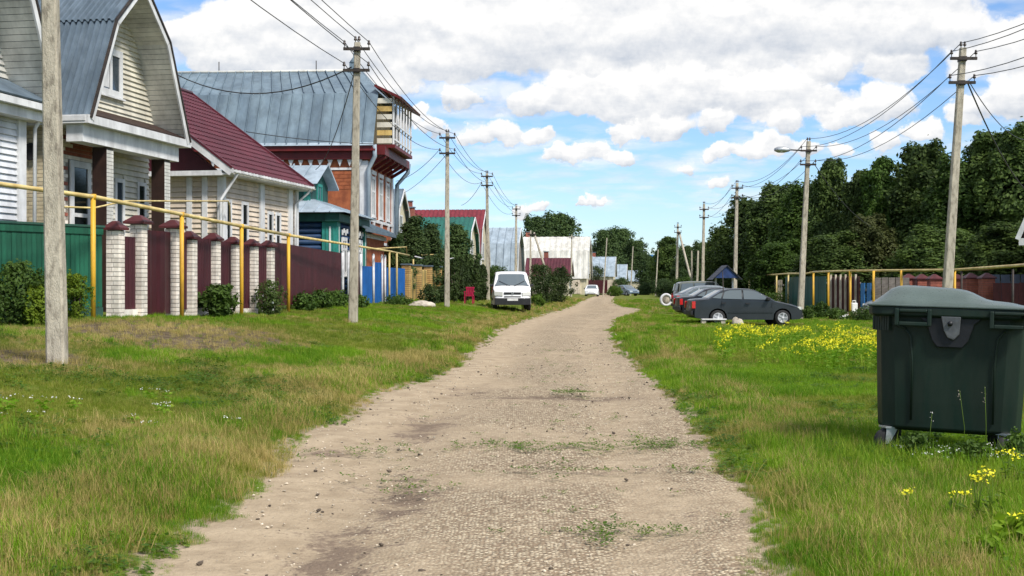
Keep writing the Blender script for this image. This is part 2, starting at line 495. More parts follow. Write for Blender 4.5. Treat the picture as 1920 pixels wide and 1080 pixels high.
paint('paint_graphite', (0.018, 0.023, 0.027), 0.1)
paint('paint_black', (0.006, 0.007, 0.009), 0.1)
paint('paint_silver', (0.20, 0.23, 0.25), 0.2)
paint('paint_olive', (0.16, 0.17, 0.14), 0.3)
paint('paint_white', (0.80, 0.80, 0.80))
paint('paint_bluegrey', (0.18, 0.24, 0.30), 0.4)

foliage('leaf_dark', (0.024, 0.050, 0.012), (0.120, 0.180, 0.038), 0.40)
foliage('leaf_mid', (0.028, 0.062, 0.010), (0.095, 0.165, 0.024), 0.35)
foliage('leaf_light', (0.050, 0.100, 0.012), (0.130, 0.210, 0.020), 0.35)
foliage('leaf_lime', (0.085, 0.150, 0.010), (0.200, 0.270, 0.018), 0.4)
foliage('leaf_bright', (0.140, 0.250, 0.012), (0.260, 0.390, 0.020), 0.45)
foliage('leaf_olive', (0.035, 0.050, 0.012), (0.085, 0.095, 0.025), 0.3)
foliage('leaf_far', (0.030, 0.062, 0.020), (0.095, 0.150, 0.040), 0.3)
foliage('leaf_conifer', (0.028, 0.058, 0.018), (0.095, 0.145, 0.040), 0.3)
foliage('leaf_thuja', (0.018, 0.036, 0.010), (0.062, 0.095, 0.022), 0.3)

# ------------------------------------------------------------------ ground shape
def _hash(ix, iy, seed):
    h = (ix.astype(np.int64) * 374761393 + iy.astype(np.int64) * 668265263 + seed * 974711) & 0x7fffffff
    h = ((h ^ (h >> 13)) * 1274126177) & 0x7fffffff
    return ((h ^ (h >> 16)) & 0xffff) / 65535.0


def vnoise(x, y, seed=0):
    x = np.asarray(x, float); y = np.asarray(y, float)
    ix, iy = np.floor(x), np.floor(y)
    fx, fy = x - ix, y - iy
    fx = fx * fx * (3 - 2 * fx); fy = fy * fy * (3 - 2 * fy)
    a = _hash(ix, iy, seed); b = _hash(ix + 1, iy, seed); c = _hash(ix, iy + 1, seed); d = _hash(ix + 1, iy + 1, seed)
    return (a * (1 - fx) + b * fx) * (1 - fy) + (c * (1 - fx) + d * fx) * fy


def fbm(x, y, seed=0, o=4):
    s, a, t = 0, 0.5, 0
    for k in range(o):
        s = s + a * vnoise(np.asarray(x) * 2 ** k, np.asarray(y) * 2 ** k, seed + 17 * k); t += a; a *= 0.5
    return s / t


RY = [0, 6.4, 9.5, 11, 12.4, 13.6, 15, 16.6, 21, 30, 41, 53.5, 64, 77, 86, 99, 139, 175, 240]
RL = [-1.8, -1.84, -1.92, -1.98, -2.05, -1.82, -1.75, -1.8, -1.14, -0.76, -0.43, 0.56, 1.7, 3.2, 4.0, 5.0, 8.4, 11.5, 19.0]
RR = [1.2, 1.34, 1.68, 1.70, 1.75, 1.88, 2.02, 2.12, 2.18, 2.48, 3.15, 4.3, 5.9, 7.9, 7.4, 7.9, 10.8, 14.0, 21.5]


def road_l(y): return np.interp(y, RY, RL) + (fbm(np.asarray(y) * 0.7, 0 * np.asarray(y), 3) - 0.5) * 0.35 + (fbm(np.asarray(y) * 4.0, 0 * np.asarray(y), 13) - 0.5) * 0.26
def road_r(y): return np.interp(y, RY, RR) + (fbm(np.asarray(y) * 0.7, 0 * np.asarray(y) + 9, 5) - 0.5) * 0.35 + (fbm(np.asarray(y) * 4.0, 0 * np.asarray(y) + 9, 15) - 0.5) * 0.26


def ground_z(x, y):
    x = np.asarray(x, float); y = np.asarray(y, float)
    l = np.interp(y, RY, RL); r = np.interp(y, RY, RR)
    d = np.maximum(l - x, 0); e = np.maximum(x - r, 0)
    far = np.clip((y - 90) / 80, 0, 1)
    z = (0.78 - 0.4 * far) * (1 - np.exp(-(d / 4.2) ** 1.3))
    z = z + 0.09 * np.exp(-(((x + 7.2) / 2.6) ** 2 + ((y - 24.5) / 3.4) ** 2))
    z = z - 0.07 * (1 - np.exp(-(e / 5.0) ** 2))
    off = np.clip(np.maximum(d, e) / 1.2, 0, 1)
    z = z + off * (fbm(x * 0.55, y * 0.4, 21) - 0.5) * 0.12 + off * (fbm(x * 2.1, y * 2.1, 31, 2) - 0.5) * 0.03
    inside = (d <= 0) & (e <= 0)
    mid = np.where(inside, np.minimum(x - l, r - x), 0)
    z = z - 0.05 * np.clip(mid / 0.5, 0, 1)
    return z


def gz(x, y): return float(ground_z(x, y))


def grid_mesh(name, xs, ys, zf, mat):
    X, Y = np.meshgrid(xs, ys)
    Z = zf(X, Y)
    V = np.stack([X.ravel(), Y.ravel(), Z.ravel()], 1)
    nx, ny = len(xs), len(ys)
    i = np.arange(nx - 1)[None, :] + nx * np.arange(ny - 1)[:, None]
    i = i.ravel()
    Fc = np.stack([i, i + 1, i + 1 + nx, i + nx], 1)
    return mesh_np(name, V, Fc, mat, True), V


def bare(x, y):
    """worn, dried-out and dug-over places in the verge (0..1)"""
    x = np.asarray(x, float); y = np.asarray(y, float)
    n = fbm(x * 0.8, y * 0.5, 41)
    m = 1.5 * np.exp(-(((x + 6.2) / 2.6) ** 2 + ((y - 22.8) / 3.2) ** 2))
    m = m + 1.0 * np.exp(-(((x + 6.2) / 1.7) ** 2 + ((y - 16.4) / 1.3) ** 2))
    m = m + 0.5 * np.exp(-(((x - 6.9) / 2.2) ** 2 + ((y - 44.5) / 1.5) ** 2))
    return np.clip((m + (n - 0.5) * 1.5 - 0.25) * 1.6, 0, 1)


def dryness(x, y):
    """yellowed, straw-like grass (0..1)"""
    x = np.asarray(x, float); y = np.asarray(y, float)
    l = road_l(y); r = road_r(y)
    dl = l - x; dr = x - r
    n = fbm(x * 0.75, y * 0.45, 51)
    m = 0.85 * np.exp(-((dl - 0.7) / 0.8) ** 2) + 0.55 * np.exp(-((dr - 0.9) / 0.6) ** 2)
    m = m + 0.55 * np.exp(-(((x + 4.8) / 3.2) ** 2 + ((y - 18) / 3.2) ** 2))
    return np.clip((m + (n - 0.5) * 2.0 - 0.12) * 1.2, 0, 1)


# ground material
gm = bpy.data.materials.new('ground_turf'); gm.use_nodes = True
t = NT(gm.node_tree); b = t.n['Principled BSDF']
geo = t.node('ShaderNodeNewGeometry'); P = geo.outputs['Position']
at1 = t.node('ShaderNodeAttribute', attribute_name='bare').outputs['Fac']
at2 = t.node('ShaderNodeAttribute', attribute_name='dry').outputs['Fac']
nA = t.noise(P, 0.5, 6.0); nB = t.noise(P, 5.0, 6.0, 0.65); nC = t.noise(P, 40.0, 4.0, 0.7)
green = t.mix(t.ss(nA, 0.35, 0.65), (0.080, 0.115, 0.014), (0.150, 0.190, 0.026))
green = t.mix(t.ss(nB, 0.45, 0.75), green, (0.170, 0.165, 0.045))
straw = t.mix(t.ss(nB, 0.3, 0.7), (0.12, 0.10, 0.035), (0.22, 0.18, 0.07))
at3 = t.node('ShaderNodeAttribute', attribute_name='sand').outputs['Fac']
soil = t.mix(t.ss(nB, 0.35, 0.65), (0.090, 0.064, 0.040), (0.180, 0.138, 0.088))
c = t.mix(t.m('MULTIPLY', at2, 0.75), green, straw)
bm_ = t.ss(t.m('ADD', at1, t.m('MULTIPLY', t.m('SUBTRACT', nC, 0.5), 0.9)), 0.35, 0.75)
c = t.mix(bm_, c, soil)
c = t.mix(t.m('MULTIPLY', t.ss(nC, 0.4, 0.75), 0.35), c, (0.03, 0.035, 0.012))
sandc = t.mix(t.ss(nB, 0.3, 0.7), (0.28, 0.215, 0.145), (0.43, 0.34, 0.245))
c = t.mix(t.ss(t.m('ADD', at3, t.m('MULTIPLY', t.m('SUBTRACT', nB, 0.5), 1.2)), 0.35, 0.65), c, sandc)
t.l.new(c, b.inputs['Base Color']); b.inputs['Roughness'].default_value = 0.95
b.inputs['Specular IOR Level'].default_value = 0.1
bp = t.node('ShaderNodeBump'); bp.inputs['Strength'].default_value = 0.7; bp.inputs['Distance'].default_value = 0.04
t.l.new(t.m('ADD', nC, nB), bp.inputs['Height']); t.l.new(bp.outputs[0], b.inputs['Normal'])

xs = np.concatenate([[-1500, -700, -350, -180, -100, -60, -40, -28, -21], np.arange(-17, 24.01, 0.25), [26, 29, 33, 38, 45, 60, 90, 150, 260, 500, 900, 1500]])
ys = np.concatenate([[-30, -10, 0, 3], np.arange(5, 60, 0.25), np.arange(60, 110, 0.6), np.arange(110, 260, 4), [300, 380, 500, 700, 1000, 1500, 2500]])
gme, GV = grid_mesh('ground', xs, ys, ground_z, gm)
def sandy(x, y):
    ed = np.maximum(np.interp(y, RY, RL) - x, x - np.interp(y, RY, RR))
    return np.clip(1.0 - ed / 0.26, 0, 1)


for nm, fn in (('bare', bare), ('dry', dryness), ('sand', sandy)):
    a = gme.attributes.new(nm, 'FLOAT', 'POINT')
    a.data.foreach_set('value', fn(GV[:, 0], GV[:, 1]).astype(np.float32))
tag(obj('ground', gme), 'grassy verges and open ground on both sides of the track', kind='structure')

# road sheet
rm = bpy.data.materials.new('track_gravel'); rm.use_nodes = True
t = NT(rm.node_tree); b = t.n['Principled BSDF']
geo = t.node('ShaderNodeNewGeometry'); P = geo.outputs['Position']
lat = t.node('ShaderNodeAttribute', attribute_name='lat').outputs['Fac']
mud = t.node('ShaderNodeAttribute', attribute_name='mud').outputs['Fac']
nA = t.noise(P, 0.45, 5.0); nB = t.noise(P, 3.0, 7.0, 0.65); nC = t.noise(P, 22.0, 5.0, 0.7)
vor = t.node('ShaderNodeTexVoronoi', feature='F1'); t.l.new(P, vor.inputs['Vector']); vor.inputs['Scale'].default_value = 44.0
vor.inputs['Randomness'].default_value = 1.0
vcol = t.sep(vor.outputs['Color'])[0]
sand = t.mix(t.ss(nB, 0.3, 0.7), (0.30, 0.232, 0.155), (0.44, 0.350, 0.240))
stony = t.mix(t.ss(vcol, 0.1, 0.95), (0.19, 0.145, 0.095), (0.64, 0.545, 0.385))
stony = t.mix(t.ss(vor.outputs['Distance'], 0.35, 0.75), stony, (0.23, 0.165, 0.11))
acr = t.node('ShaderNodeAttribute', attribute_name='across').outputs['Fac']
sm = t.m('MULTIPLY', t.m('ADD', t.ss(nA, 0.34, 0.60), 0.25, clamp=True), t.ss(t.m('ADD', acr, t.m('MULTIPLY', t.m('SUBTRACT', nB, 0.5), 0.4)), 0.16, 0.50))
trk = t.ss(t.m('ABSOLUTE', t.m('SUBTRACT', acr, 0.80)), 0.03, 0.10)
sm = t.m('MULTIPLY', sm, t.m('MULTIPLY_ADD', trk, 0.6, 0.4))
c = t.mix(t.m('MULTIPLY', sm, 0.85), sand, stony)
c = t.mix(t.m('MULTIPLY', t.ss(nC, 0.52, 0.78), 0.55), c, (0.17, 0.125, 0.085))
mudn = t.m('ADD', mud, t.m('ADD', t.m('MULTIPLY', t.m('SUBTRACT', nB, 0.5), 2.4), t.m('MULTIPLY', t.m('SUBTRACT', nC, 0.5), 1.6)))
c = t.mix(t.ss(mudn, 0.36, 0.95, 0.0, 0.9), c, (0.165, 0.120, 0.088))
t.l.new(c, b.inputs['Base Color']); b.inputs['Roughness'].default_value = 0.95
b.inputs['Specular IOR Level'].default_value = 0.12
hgt = t.m('ADD', t.m('MULTIPLY', t.m('SUBTRACT', 1.0, vor.outputs['Distance']), t.m('MULTIPLY_ADD', sm, 0.7, 0.12)), t.m('MULTIPLY', nC, 0.6))
hgt = t.m('ADD', hgt, t.m('MULTIPLY', nB, 1.2))
bp = t.node('ShaderNodeBump'); bp.inputs['Strength'].default_value = 0.8; bp.inputs['Distance'].default_value = 0.03
t.l.new(hgt, bp.inputs['Height']); t.l.new(bp.outputs[0], b.inputs['Normal'])


def mudf(x, y):
    m = 0 * x
    for (mx, my, rx, ry, a) in [(-0.90, 13.2, 0.42, 1.6, 0.85), (-0.75, 8.8, 0.30, 1.1, 0.9), (-0.95, 6.9, 0.30, 1.2, 0.9), (-1.55, 11.1, 0.35, 0.35, 0.9), (0.75, 16.7, 1.5, 0.55, 0.95),
                                (0.55, 10.1, 1.1, 0.25, 0.6), (-0.55, 17.6, 0.5, 1.6, 0.6), (-1.0, 6.6, 0.25, 0.7, 0.6), (0.2, 22, 0.3, 3, 0.4),
                                (1.3, 8.0, 0.5, 0.4, 0.45), (-1.2, 9.6, 0.25, 0.8, 0.5)]:
        m = np.maximum(m, a * np.exp(-(((x - mx) / rx) ** 2 + ((y - my) / ry) ** 2)))
    return m


ry = np.concatenate([np.arange(-4, 40, 0.12), np.arange(40, 80, 0.35), np.arange(80, 235, 1.5)])
NL = 41
lt = np.linspace(0, 1, NL)
Lx = road_l(ry)[:, None]; Rx = road_r(ry)[:, None]
X = Lx + (Rx - Lx) * lt[None, :]
Y = np.repeat(ry[:, None], NL, 1)
edge = np.minimum(lt, 1 - lt)[None, :] * (Rx - Lx)
lift = np.clip(edge / 0.35, 0, 1)
mud_v = mudf(X, Y)
rut = -0.035 * np.exp(-((lt[None, :] - 0.24) / 0.09) ** 2) - 0.035 * np.exp(-((lt[None, :] - 0.76) / 0.09) ** 2)
Z = -0.008 + lift * 0.016 + lift * rut * 0.7 + lift * (fbm(X * 1.3, Y * 1.3, 61) - 0.5) * 0.04 + lift * (fbm(X * 7, Y * 7, 71, 3) - 0.5) * 0.022 - lift * mud_v * 0.03
V = np.stack([X.ravel(), Y.ravel(), Z.ravel()], 1)
i = (np.arange(NL - 1)[None, :] + NL * np.arange(len(ry) - 1)[:, None]).ravel()
rme = mesh_np('road', V, np.stack([i, i + 1, i + 1 + NL, i + NL], 1), rm, True)
for nm, val in (('lat', np.minimum(lt, 1 - lt)[None, :] * 2 + 0 * Y), ('mud', mud_v), ('across', lt[None, :] + 0 * Y)):
    a = rme.attributes.new(nm, 'FLOAT', 'POINT'); a.data.foreach_set('value', np.ascontiguousarray(val.ravel(), np.float32))
tag(obj('road', rme), 'rutted dirt and gravel track winding into the distance', kind='structure')


# ------------------------------------------------------------------ scattered growth (instanced)
def scatter(name, proto_me, pts, rot, scl, label):
    """instances of one small mesh on the given points"""
    me = bpy.data.meshes.new(name)
    me.vertices.add(len(pts)); me.vertices.foreach_set('co', np.ascontiguousarray(pts, np.float32).ravel())
    a = me.attributes.new('rot', 'FLOAT_VECTOR', 'POINT'); a.data.foreach_set('vector', np.ascontiguousarray(rot, np.float32).ravel())
    a = me.attributes.new('scl', 'FLOAT_VECTOR', 'POINT'); a.data.foreach_set('vector', np.ascontiguousarray(scl, np.float32).ravel())
    o = obj(name, me)
    po = bpy.data.objects.new(name + '_piece', proto_me)      # never linked to the scene: only its mesh is instanced
    ng = bpy.data.node_groups.new(name, 'GeometryNodeTree')
    ng.interface.new_socket('Geometry', in_out='INPUT', socket_type='NodeSocketGeometry')
    ng.interface.new_socket('Geometry', in_out='OUTPUT', socket_type='NodeSocketGeometry')
    gi = ng.nodes.new('NodeGroupInput'); go = ng.nodes.new('NodeGroupOutput')
    ip = ng.nodes.new('GeometryNodeInstanceOnPoints')
    oi = ng.nodes.new('GeometryNodeObjectInfo'); oi.inputs['Object'].default_value = po
    a1 = ng.nodes.new('GeometryNodeInputNamedAttribute'); a1.data_type = 'FLOAT_VECTOR'; a1.inputs[0].default_value = 'rot'
    a2 = ng.nodes.new('GeometryNodeInputNamedAttribute'); a2.data_type = 'FLOAT_VECTOR'; a2.inputs[0].default_value = 'scl'
    L = ng.links.new
    L(gi.outputs[0], ip.inputs['Points']); L(oi.outputs['Geometry'], ip.inputs['Instance'])
    L(a1.outputs[0], ip.inputs['Rotation']); L(a2.outputs[0], ip.inputs['Scale'])
    L(ip.outputs[0], go.inputs[0])
    md = o.modifiers.new('scatter', 'NODES'); md.node_group = ng
    return tag(o, label, kind='stuff')


def blades(n, rad, hmin, hmax, w, lean, seed, mat, heads=0.0):
    g = np.random.default_rng(seed)
    V, Fc = [], []
    for k in range(n):
        a = g.uniform(0, 6.283); r = rad * math.sqrt(g.uniform())
        bx, by = r * math.cos(a), r * math.sin(a)
        h = g.uniform(hmin, hmax); d = g.uniform(0, 6.283); ln = h * g.uniform(0.15, 1.0) * lean
        fx, fy = math.cos(d), math.sin(d); sx, sy = -fy * w / 2, fx * w / 2
        i0 = len(V)
        V += [(bx - sx, by - sy, -0.015), (bx + sx, by + sy, -0.015),
              (bx + fx * ln * 0.35 - sx * 0.8, by + fy * ln * 0.35 - sy * 0.8, h * 0.62), (bx + fx * ln * 0.35 + sx * 0.8, by + fy * ln * 0.35 + sy * 0.8, h * 0.62),
              (bx + fx * ln, by + fy * ln, h)]
        Fc += [(i0, i0 + 1, i0 + 3), (i0, i0 + 3, i0 + 2), (i0 + 2, i0 + 3, i0 + 4)]
    return mesh_np('tuft', np.array(V), np.array(Fc), mat)


def grass_mat(name, a, b_, c_):
    m = bpy.data.materials.new(name); m.use_nodes = True
    t = NT(m.node_tree); bs = t.n['Principled BSDF']
    geo = t.node('ShaderNodeNewGeometry'); oi = t.node('ShaderNodeObjectInfo')
    big = t.noise(geo.outputs['Position'], 0.55, 3.0)
    r = geo.outputs['Random Per Island']
    col = t.mix(t.ss(big, 0.35, 0.65), a, b_)
    col = t.mix(t.ss(t.m('ADD', t.m('MULTIPLY', r, 0.6), t.m('MULTIPLY', oi.outputs['Random'], 0.5)), 0.50, 0.95), col, c_)
    t.l.new(col, bs.inputs['Base Color'])
    bs.inputs['Roughness'].default_value = 0.6; bs.inputs['Specular IOR Level'].default_value = 0.2
    tr = t.node('ShaderNodeBsdfTranslucent'); t.l.new(col, tr.inputs[0])
    mx = t.node('ShaderNodeMixShader'); mx.inputs[0].default_value = 0.48
    t.l.new(bs.outputs[0], mx.inputs[1]); t.l.new(tr.outputs[0], mx.inputs[2])
    t.l.new(mx.outputs[0], t.n['Material Output'].inputs[0])
    return m


MG = grass_mat('grass_green', (0.120, 0.185, 0.014), (0.215, 0.280, 0.024), (0.350, 0.330, 0.075))
ML = grass_mat('grass_lush', (0.090, 0.215, 0.008), (0.180, 0.340, 0.012), (0.290, 0.380, 0.036))
MD = grass_mat('grass_dry', (0.42, 0.33, 0.11), (0.60, 0.47, 0.18), (0.25, 0.24, 0.05))
MC = grass_mat('clover', (0.050, 0.115, 0.012), (0.090, 0.180, 0.016), (0.16, 0.24, 0.03))


def candidates(n, ymin, ymax, seed, xpad=0.6):
    g = np.random.default_rng(seed)
    u = g.uniform(0, 1, n)
    y = np.sqrt(ymin ** 2 + u * (ymax ** 2 - ymin ** 2))
    hw = y * 0.47 + xpad
    x = g.uniform(-1, 1, n) * hw
    return x, y, g


def lay(name, proto, x, y, g, smin, smax, label, hs=None, tilt=0.15):
    z = ground_z(x, y)
    n = len(x)
    rot = np.stack([g.normal(0, tilt, n), g.normal(0, tilt, n), g.uniform(0, 6.283, n)], 1)
    s = g.uniform(smin, smax, n)
    if hs is not None: s = s * hs
    scl = np.stack([s, s, s * g.uniform(0.75, 1.2, n)], 1)
    return scatter(name, proto, np.stack([x, y, z], 1), rot, scl, label)


def verge(x, y, pad=0.0):
    return (x < road_l(y) + pad) | (x > road_r(y) - pad)


for band, (y0, y1, n, sc) in enumerate([(5.6, 13, 30000, 1.0), (13, 26, 35000, 1.3), (26, 62, 40000, 2.0), (62, 130, 17000, 3.6)]):
    x, y, g = candidates(n, y0, y1, 100 + band)
    left_lim = np.interp(y, [0, 24, 28, 37, 51, 63, 80, 130], [-13, -11.2, -8.9, -7.3, -6.9, -5.4, -4, 0])
    spill = 0.05 * sc + 0.45 * np.clip(fbm(x * 1.6, y * 1.1, 123) - 0.45, 0, 1)
    ok = verge(x, y, spill) & (x > left_lim) & (x < 16.5 + np.maximum(0, y - 55) * 0.1)
    x, y = x[ok], y[ok]
    br, dr = bare(x, y), dryness(x, y)
    keep = g.uniform(size=len(x)) > br * 0.80
    x, y, dr = x[keep], y[keep], dr[keep]
    dry = g.uniform(size=len(x)) < np.maximum(dr * 0.68, bare(x, y) * 0.9)
    lush = (~dry) & (fbm(x * 0.5 + 40, y * 0.4, 81) > np.where(x > road_r(y), 0.45, 0.53))
    mid = ~(dry | lush)
    # growth stands higher by the track's edge and in the foreground
    el_, er_ = road_l(y) - x, x - road_r(y)
    ed = np.maximum(el_, er_)
    hs = 0.75 + 0.45 * np.exp(-((ed - 0.55) / 0.6) ** 2) + 0.30 * np.clip((11 - y) / 4, 0, 1) * (ed > 0.2)
    hs = hs * np.clip(0.45 + ed * 1.2, 0.38, 1.0) * (0.34 + 0.66 * fbm(x * 0.8, y * 0.7, 133) ** 1.5)
    w = 0.0045 * (1 + 0.5 * band)
    if dry.any():
        lay('dry_grass', blades(34, 0.12, 0.05, 0.16, w * 0.85, 0.9, 5 + band, MD), x[dry], y[dry], g, 0.8 * sc, 1.35 * sc, 'straw-coloured dry grass on the verges', hs[dry] / (sc ** 0.55))
    lay('grass', blades(40, 0.13, 0.035, 0.12, w, 0.8, 15 + band, MG), x[mid], y[mid], g, 0.8 * sc, 1.3 * sc, 'short green grass on the verges', hs[mid] / (sc ** 0.55))
    lay('grass', blades(38, 0.12, 0.05, 0.15, w * 1.15, 0.7, 25 + band, ML), x[lush], y[lush], g, 0.8 * sc, 1.35 * sc, 'lush bright green grass on the verges', hs[lush] / (sc ** 0.55))

# taller rank grass in the bottom right and left corners and by the bin
g = np.random.default_rng(300)
x, y, g = candidates(9000, 6.2, 12.8, 301)
hv = fbm(x * 0.9, y * 0.7, 91)
ok = ((x > road_r(y) + 0.35) & (hv > 0.40)) | ((x < road_l(y) - 0.4) & (hv > 0.50) & (y < 10.5))
ok &= ~((np.abs(x - 3.9) < 0.62) & (np.abs(y - 11.5) < 0.5))
x, y = x[ok], y[ok]
dr = dryness(x, y); d_ = g.uniform(size=len(x)) < dr * 0.6
lay('tall_grass', blades(16, 0.10, 0.08, 0.24, 0.006, 0.8, 61, ML), x[~d_], y[~d_], g, 0.5, 0.95, 'taller fresh green grass in the foreground')
lay('tall_dry_grass', blades(14, 0.09, 0.08, 0.24, 0.004, 0.8, 62, MD), x[d_], y[d_], g, 0.5, 0.9, 'taller straw-coloured grass in the foreground')


# rank straw clumps at the track's edge
g = np.random.default_rng(305)
cl = [(-2.35, 10.4, 0.45, 0.5, 110), (-2.25, 12.8, 0.45, 0.5, 100), (-2.9, 11.3, 0.6, 0.5, 80), (-2.3, 8.9, 0.4, 0.6, 90), (-3.0, 7.6, 0.6, 0.6, 90), (2.45, 12.2, 0.35, 0.6, 90), (2.0, 8.7, 0.35, 0.5, 90), (2.05, 7.3, 0.3, 0.5, 80), (2.9, 21.5, 0.4, 2.0, 70), (3.1, 27.0, 0.4, 3.0, 70), (-1.6, 21, 0.4, 2.5, 60)]
pp = np.concatenate([np.stack([g.normal(a_, b_ * 0.7, n_), g.normal(c_, d_ * 0.7, n_)], 1) for a_, c_, b_, d_, n_ in cl])
pp = pp[verge(pp[:, 0], pp[:, 1], 0.05)]
lay('straw_clumps', blades(26, 0.08, 0.06, 0.20, 0.0042, 0.9, 63, MD), pp[:, 0], pp[:, 1], g, 0.5, 1.0, 'rank straw-coloured clumps at the edge of the track')


# broad-leaved low weeds
def weed_mesh(n, rad, size, seed, mat, h=0.06):
    g = np.random.default_rng(seed); V = []; Fc = []
    for k in range(n):
        a = g.uniform(0, 6.283); r = rad * math.sqrt(g.uniform()); s = size * g.uniform(0.6, 1.2)
        p = np.array([r * math.cos(a), r * math.sin(a), g.uniform(0.2, 1) * h]); d = g.uniform(0, 6.283); tl = g.uniform(-0.3, 0.5)
        f = np.array([math.cos(d), math.sin(d), tl]); sd_ = np.array([-math.sin(d), math.cos(d), g.uniform(-0.3, 0.3)])
        i0 = len(V)
        V += [p, p + f * s * 0.5 - sd_ * s * 0.3, p + f * s, p + f * s * 0.5 + sd_ * s * 0.3]
        Fc += [(i0, i0 + 1, i0 + 2), (i0, i0 + 2, i0 + 3)]
    return mesh_np('weed', np.array(V), np.array(Fc), mat)


x, y, g = candidates(14000, 6.0, 24, 401)
hv = fbm(x * 0.7 + 7, y * 0.6, 95)
ok = verge(x, y, 0.0) & (hv > 0.52) & (bare(x, y) < 0.3) & (x > -10)
ok |= verge(x, y, 0.05) & (x > road_r(y)) & (x < road_r(y) + 0.5) & (hv > 0.42)
x, y = x[ok], y[ok]
lay('clover', weed_mesh(26, 0.10, 0.035, 8, MC, 0.05), x, y, g, 0.8, 1.4, 'low dark green clover and weeds in the grass')
# weeds in the track: the clumps the wheels have missed
pts = []
g = np.random.default_rng(77)
for (cx, cy, rx, ry_, n) in [(0.83, 17.1, 0.22, 0.28, 45), (0.75, 11.35, 0.75, 0.30, 75), (1.35, 11.6, 0.45, 0.35, 60), (0.0, 11.3, 0.5, 0.3, 25), (0.62, 7.45, 0.30, 0.22, 45), (0.9, 9.9, 0.8, 0.15, 25),
                           (-1.2, 10.9, 0.5, 0.5, 30), (-0.8, 9.2, 0.35, 0.35, 20), (0.1, 8.8, 1.2, 1.6, 22), (0.6, 13.5, 1.2, 2.5, 30), (0.9, 20, 1.0, 3.0, 26), (1.2, 27, 1.0, 5.0, 26)]:
    pts.append(np.stack([g.normal(cx, rx * 0.6, n), g.normal(cy, ry_ * 0.6, n)], 1))
pts = np.concatenate(pts)
zz = np.zeros(len(pts)) + 0.012
rot = np.stack([0 * zz, 0 * zz, g.uniform(0, 6.28, len(pts))], 1); s = g.uniform(0.35, 0.85, len(pts))
scatter('weeds', weed_mesh(20, 0.09, 0.035, 9, MC, 0.04), np.column_stack([pts, zz]), rot, np.stack([s, s, s], 1), 'small green weeds growing in the gravel of the track')

# loose stones and clods on the track
def pebble(seed, mat):
    bm = bmesh.new(); bmesh.ops.create_icosphere(bm, subdivisions=1, radius=1.0)
    g = random.Random(seed)
    for v in bm.verts: v.co *= g.uniform(0.7, 1.15)
    for v in bm.verts: v.co.z *= 0.55
    me = bpy.data.meshes.new('pebble'); bm.to_mesh(me); bm.free(); me.materials.append(mat); return me


pm('pebble_pale', (0.60, 0.52, 0.40), (0.42, 0.35, 0.26), 3, 0.9, 0.2, objvar=0.3)
pm('pebble_dark', (0.13, 0.10, 0.075), (0.09, 0.07, 0.05), 3, 0.95, 0.2, objvar=0.3)
for nm, mat, n, smin, smax, lab in (('gravel', 'pebble_pale', 16000, 0.004, 0.017, 'loose pale gravel lying on the track'), ('clods', 'pebble_dark', 1300, 0.007, 0.028, 'dark crumbs of earth lying on the track')):
    x, y, g = candidates(n * 3, 6.0, 34, 500 + n)
    l, r = road_l(y), road_r(y); f = (x - l) / (r - l)
    hv = fbm(x * 0.9, y * 0.7, 97 + n % 7)
    ok = (f > 0.02) & (f < 0.98) & (hv > 0.45)
    x, y = x[ok][:n], y[ok][:n]
    s = smin + (smax - smin) * g.uniform(size=len(x)) ** 3
    rot = np.stack([g.uniform(-0.4, 0.4, len(x)), g.uniform(-0.4, 0.4, len(x)), g.uniform(0, 6.28, len(x))], 1)
    scatter(nm, pebble(n, MATS[mat]), np.stack([x, y, 0 * x + 0.004], 1), rot, np.stack([s, s * g.uniform(0.6, 1, len(x)), s], 1), lab)


# ------------------------------------------------------------------ trees and shrubs
def leaf_mesh(name, C, N, size, mat, seed, aspect=0.55):
    """one small folded leaf (two triangles) at every centre C, facing roughly N"""
    g = np.random.default_rng(seed)
    n = len(C)
    N = N + g.normal(0, 0.55, (n, 3)); N /= np.linalg.norm(N, axis=1)[:, None] + 1e-6
    T = np.cross(N, g.normal(0, 1, (n, 3))); T /= np.linalg.norm(T, axis=1)[:, None] + 1e-6
    B = np.cross(N, T)
    s = (size * g.uniform(0.6, 1.35, n))[:, None]
    V = np.stack([C - T * s * 0.5, C + B * s * aspect * 0.5 + N * s * 0.08, C + T * s * 0.5, C - B * s * aspect * 0.5 + N * s * 0.08], 1).reshape(-1, 3)
    i = np.arange(n) * 4
    Fc = np.concatenate([np.stack([i, i + 1, i + 2], 1), np.stack([i, i + 2, i + 3], 1)])
    return mesh_np(name, V, Fc, mat)


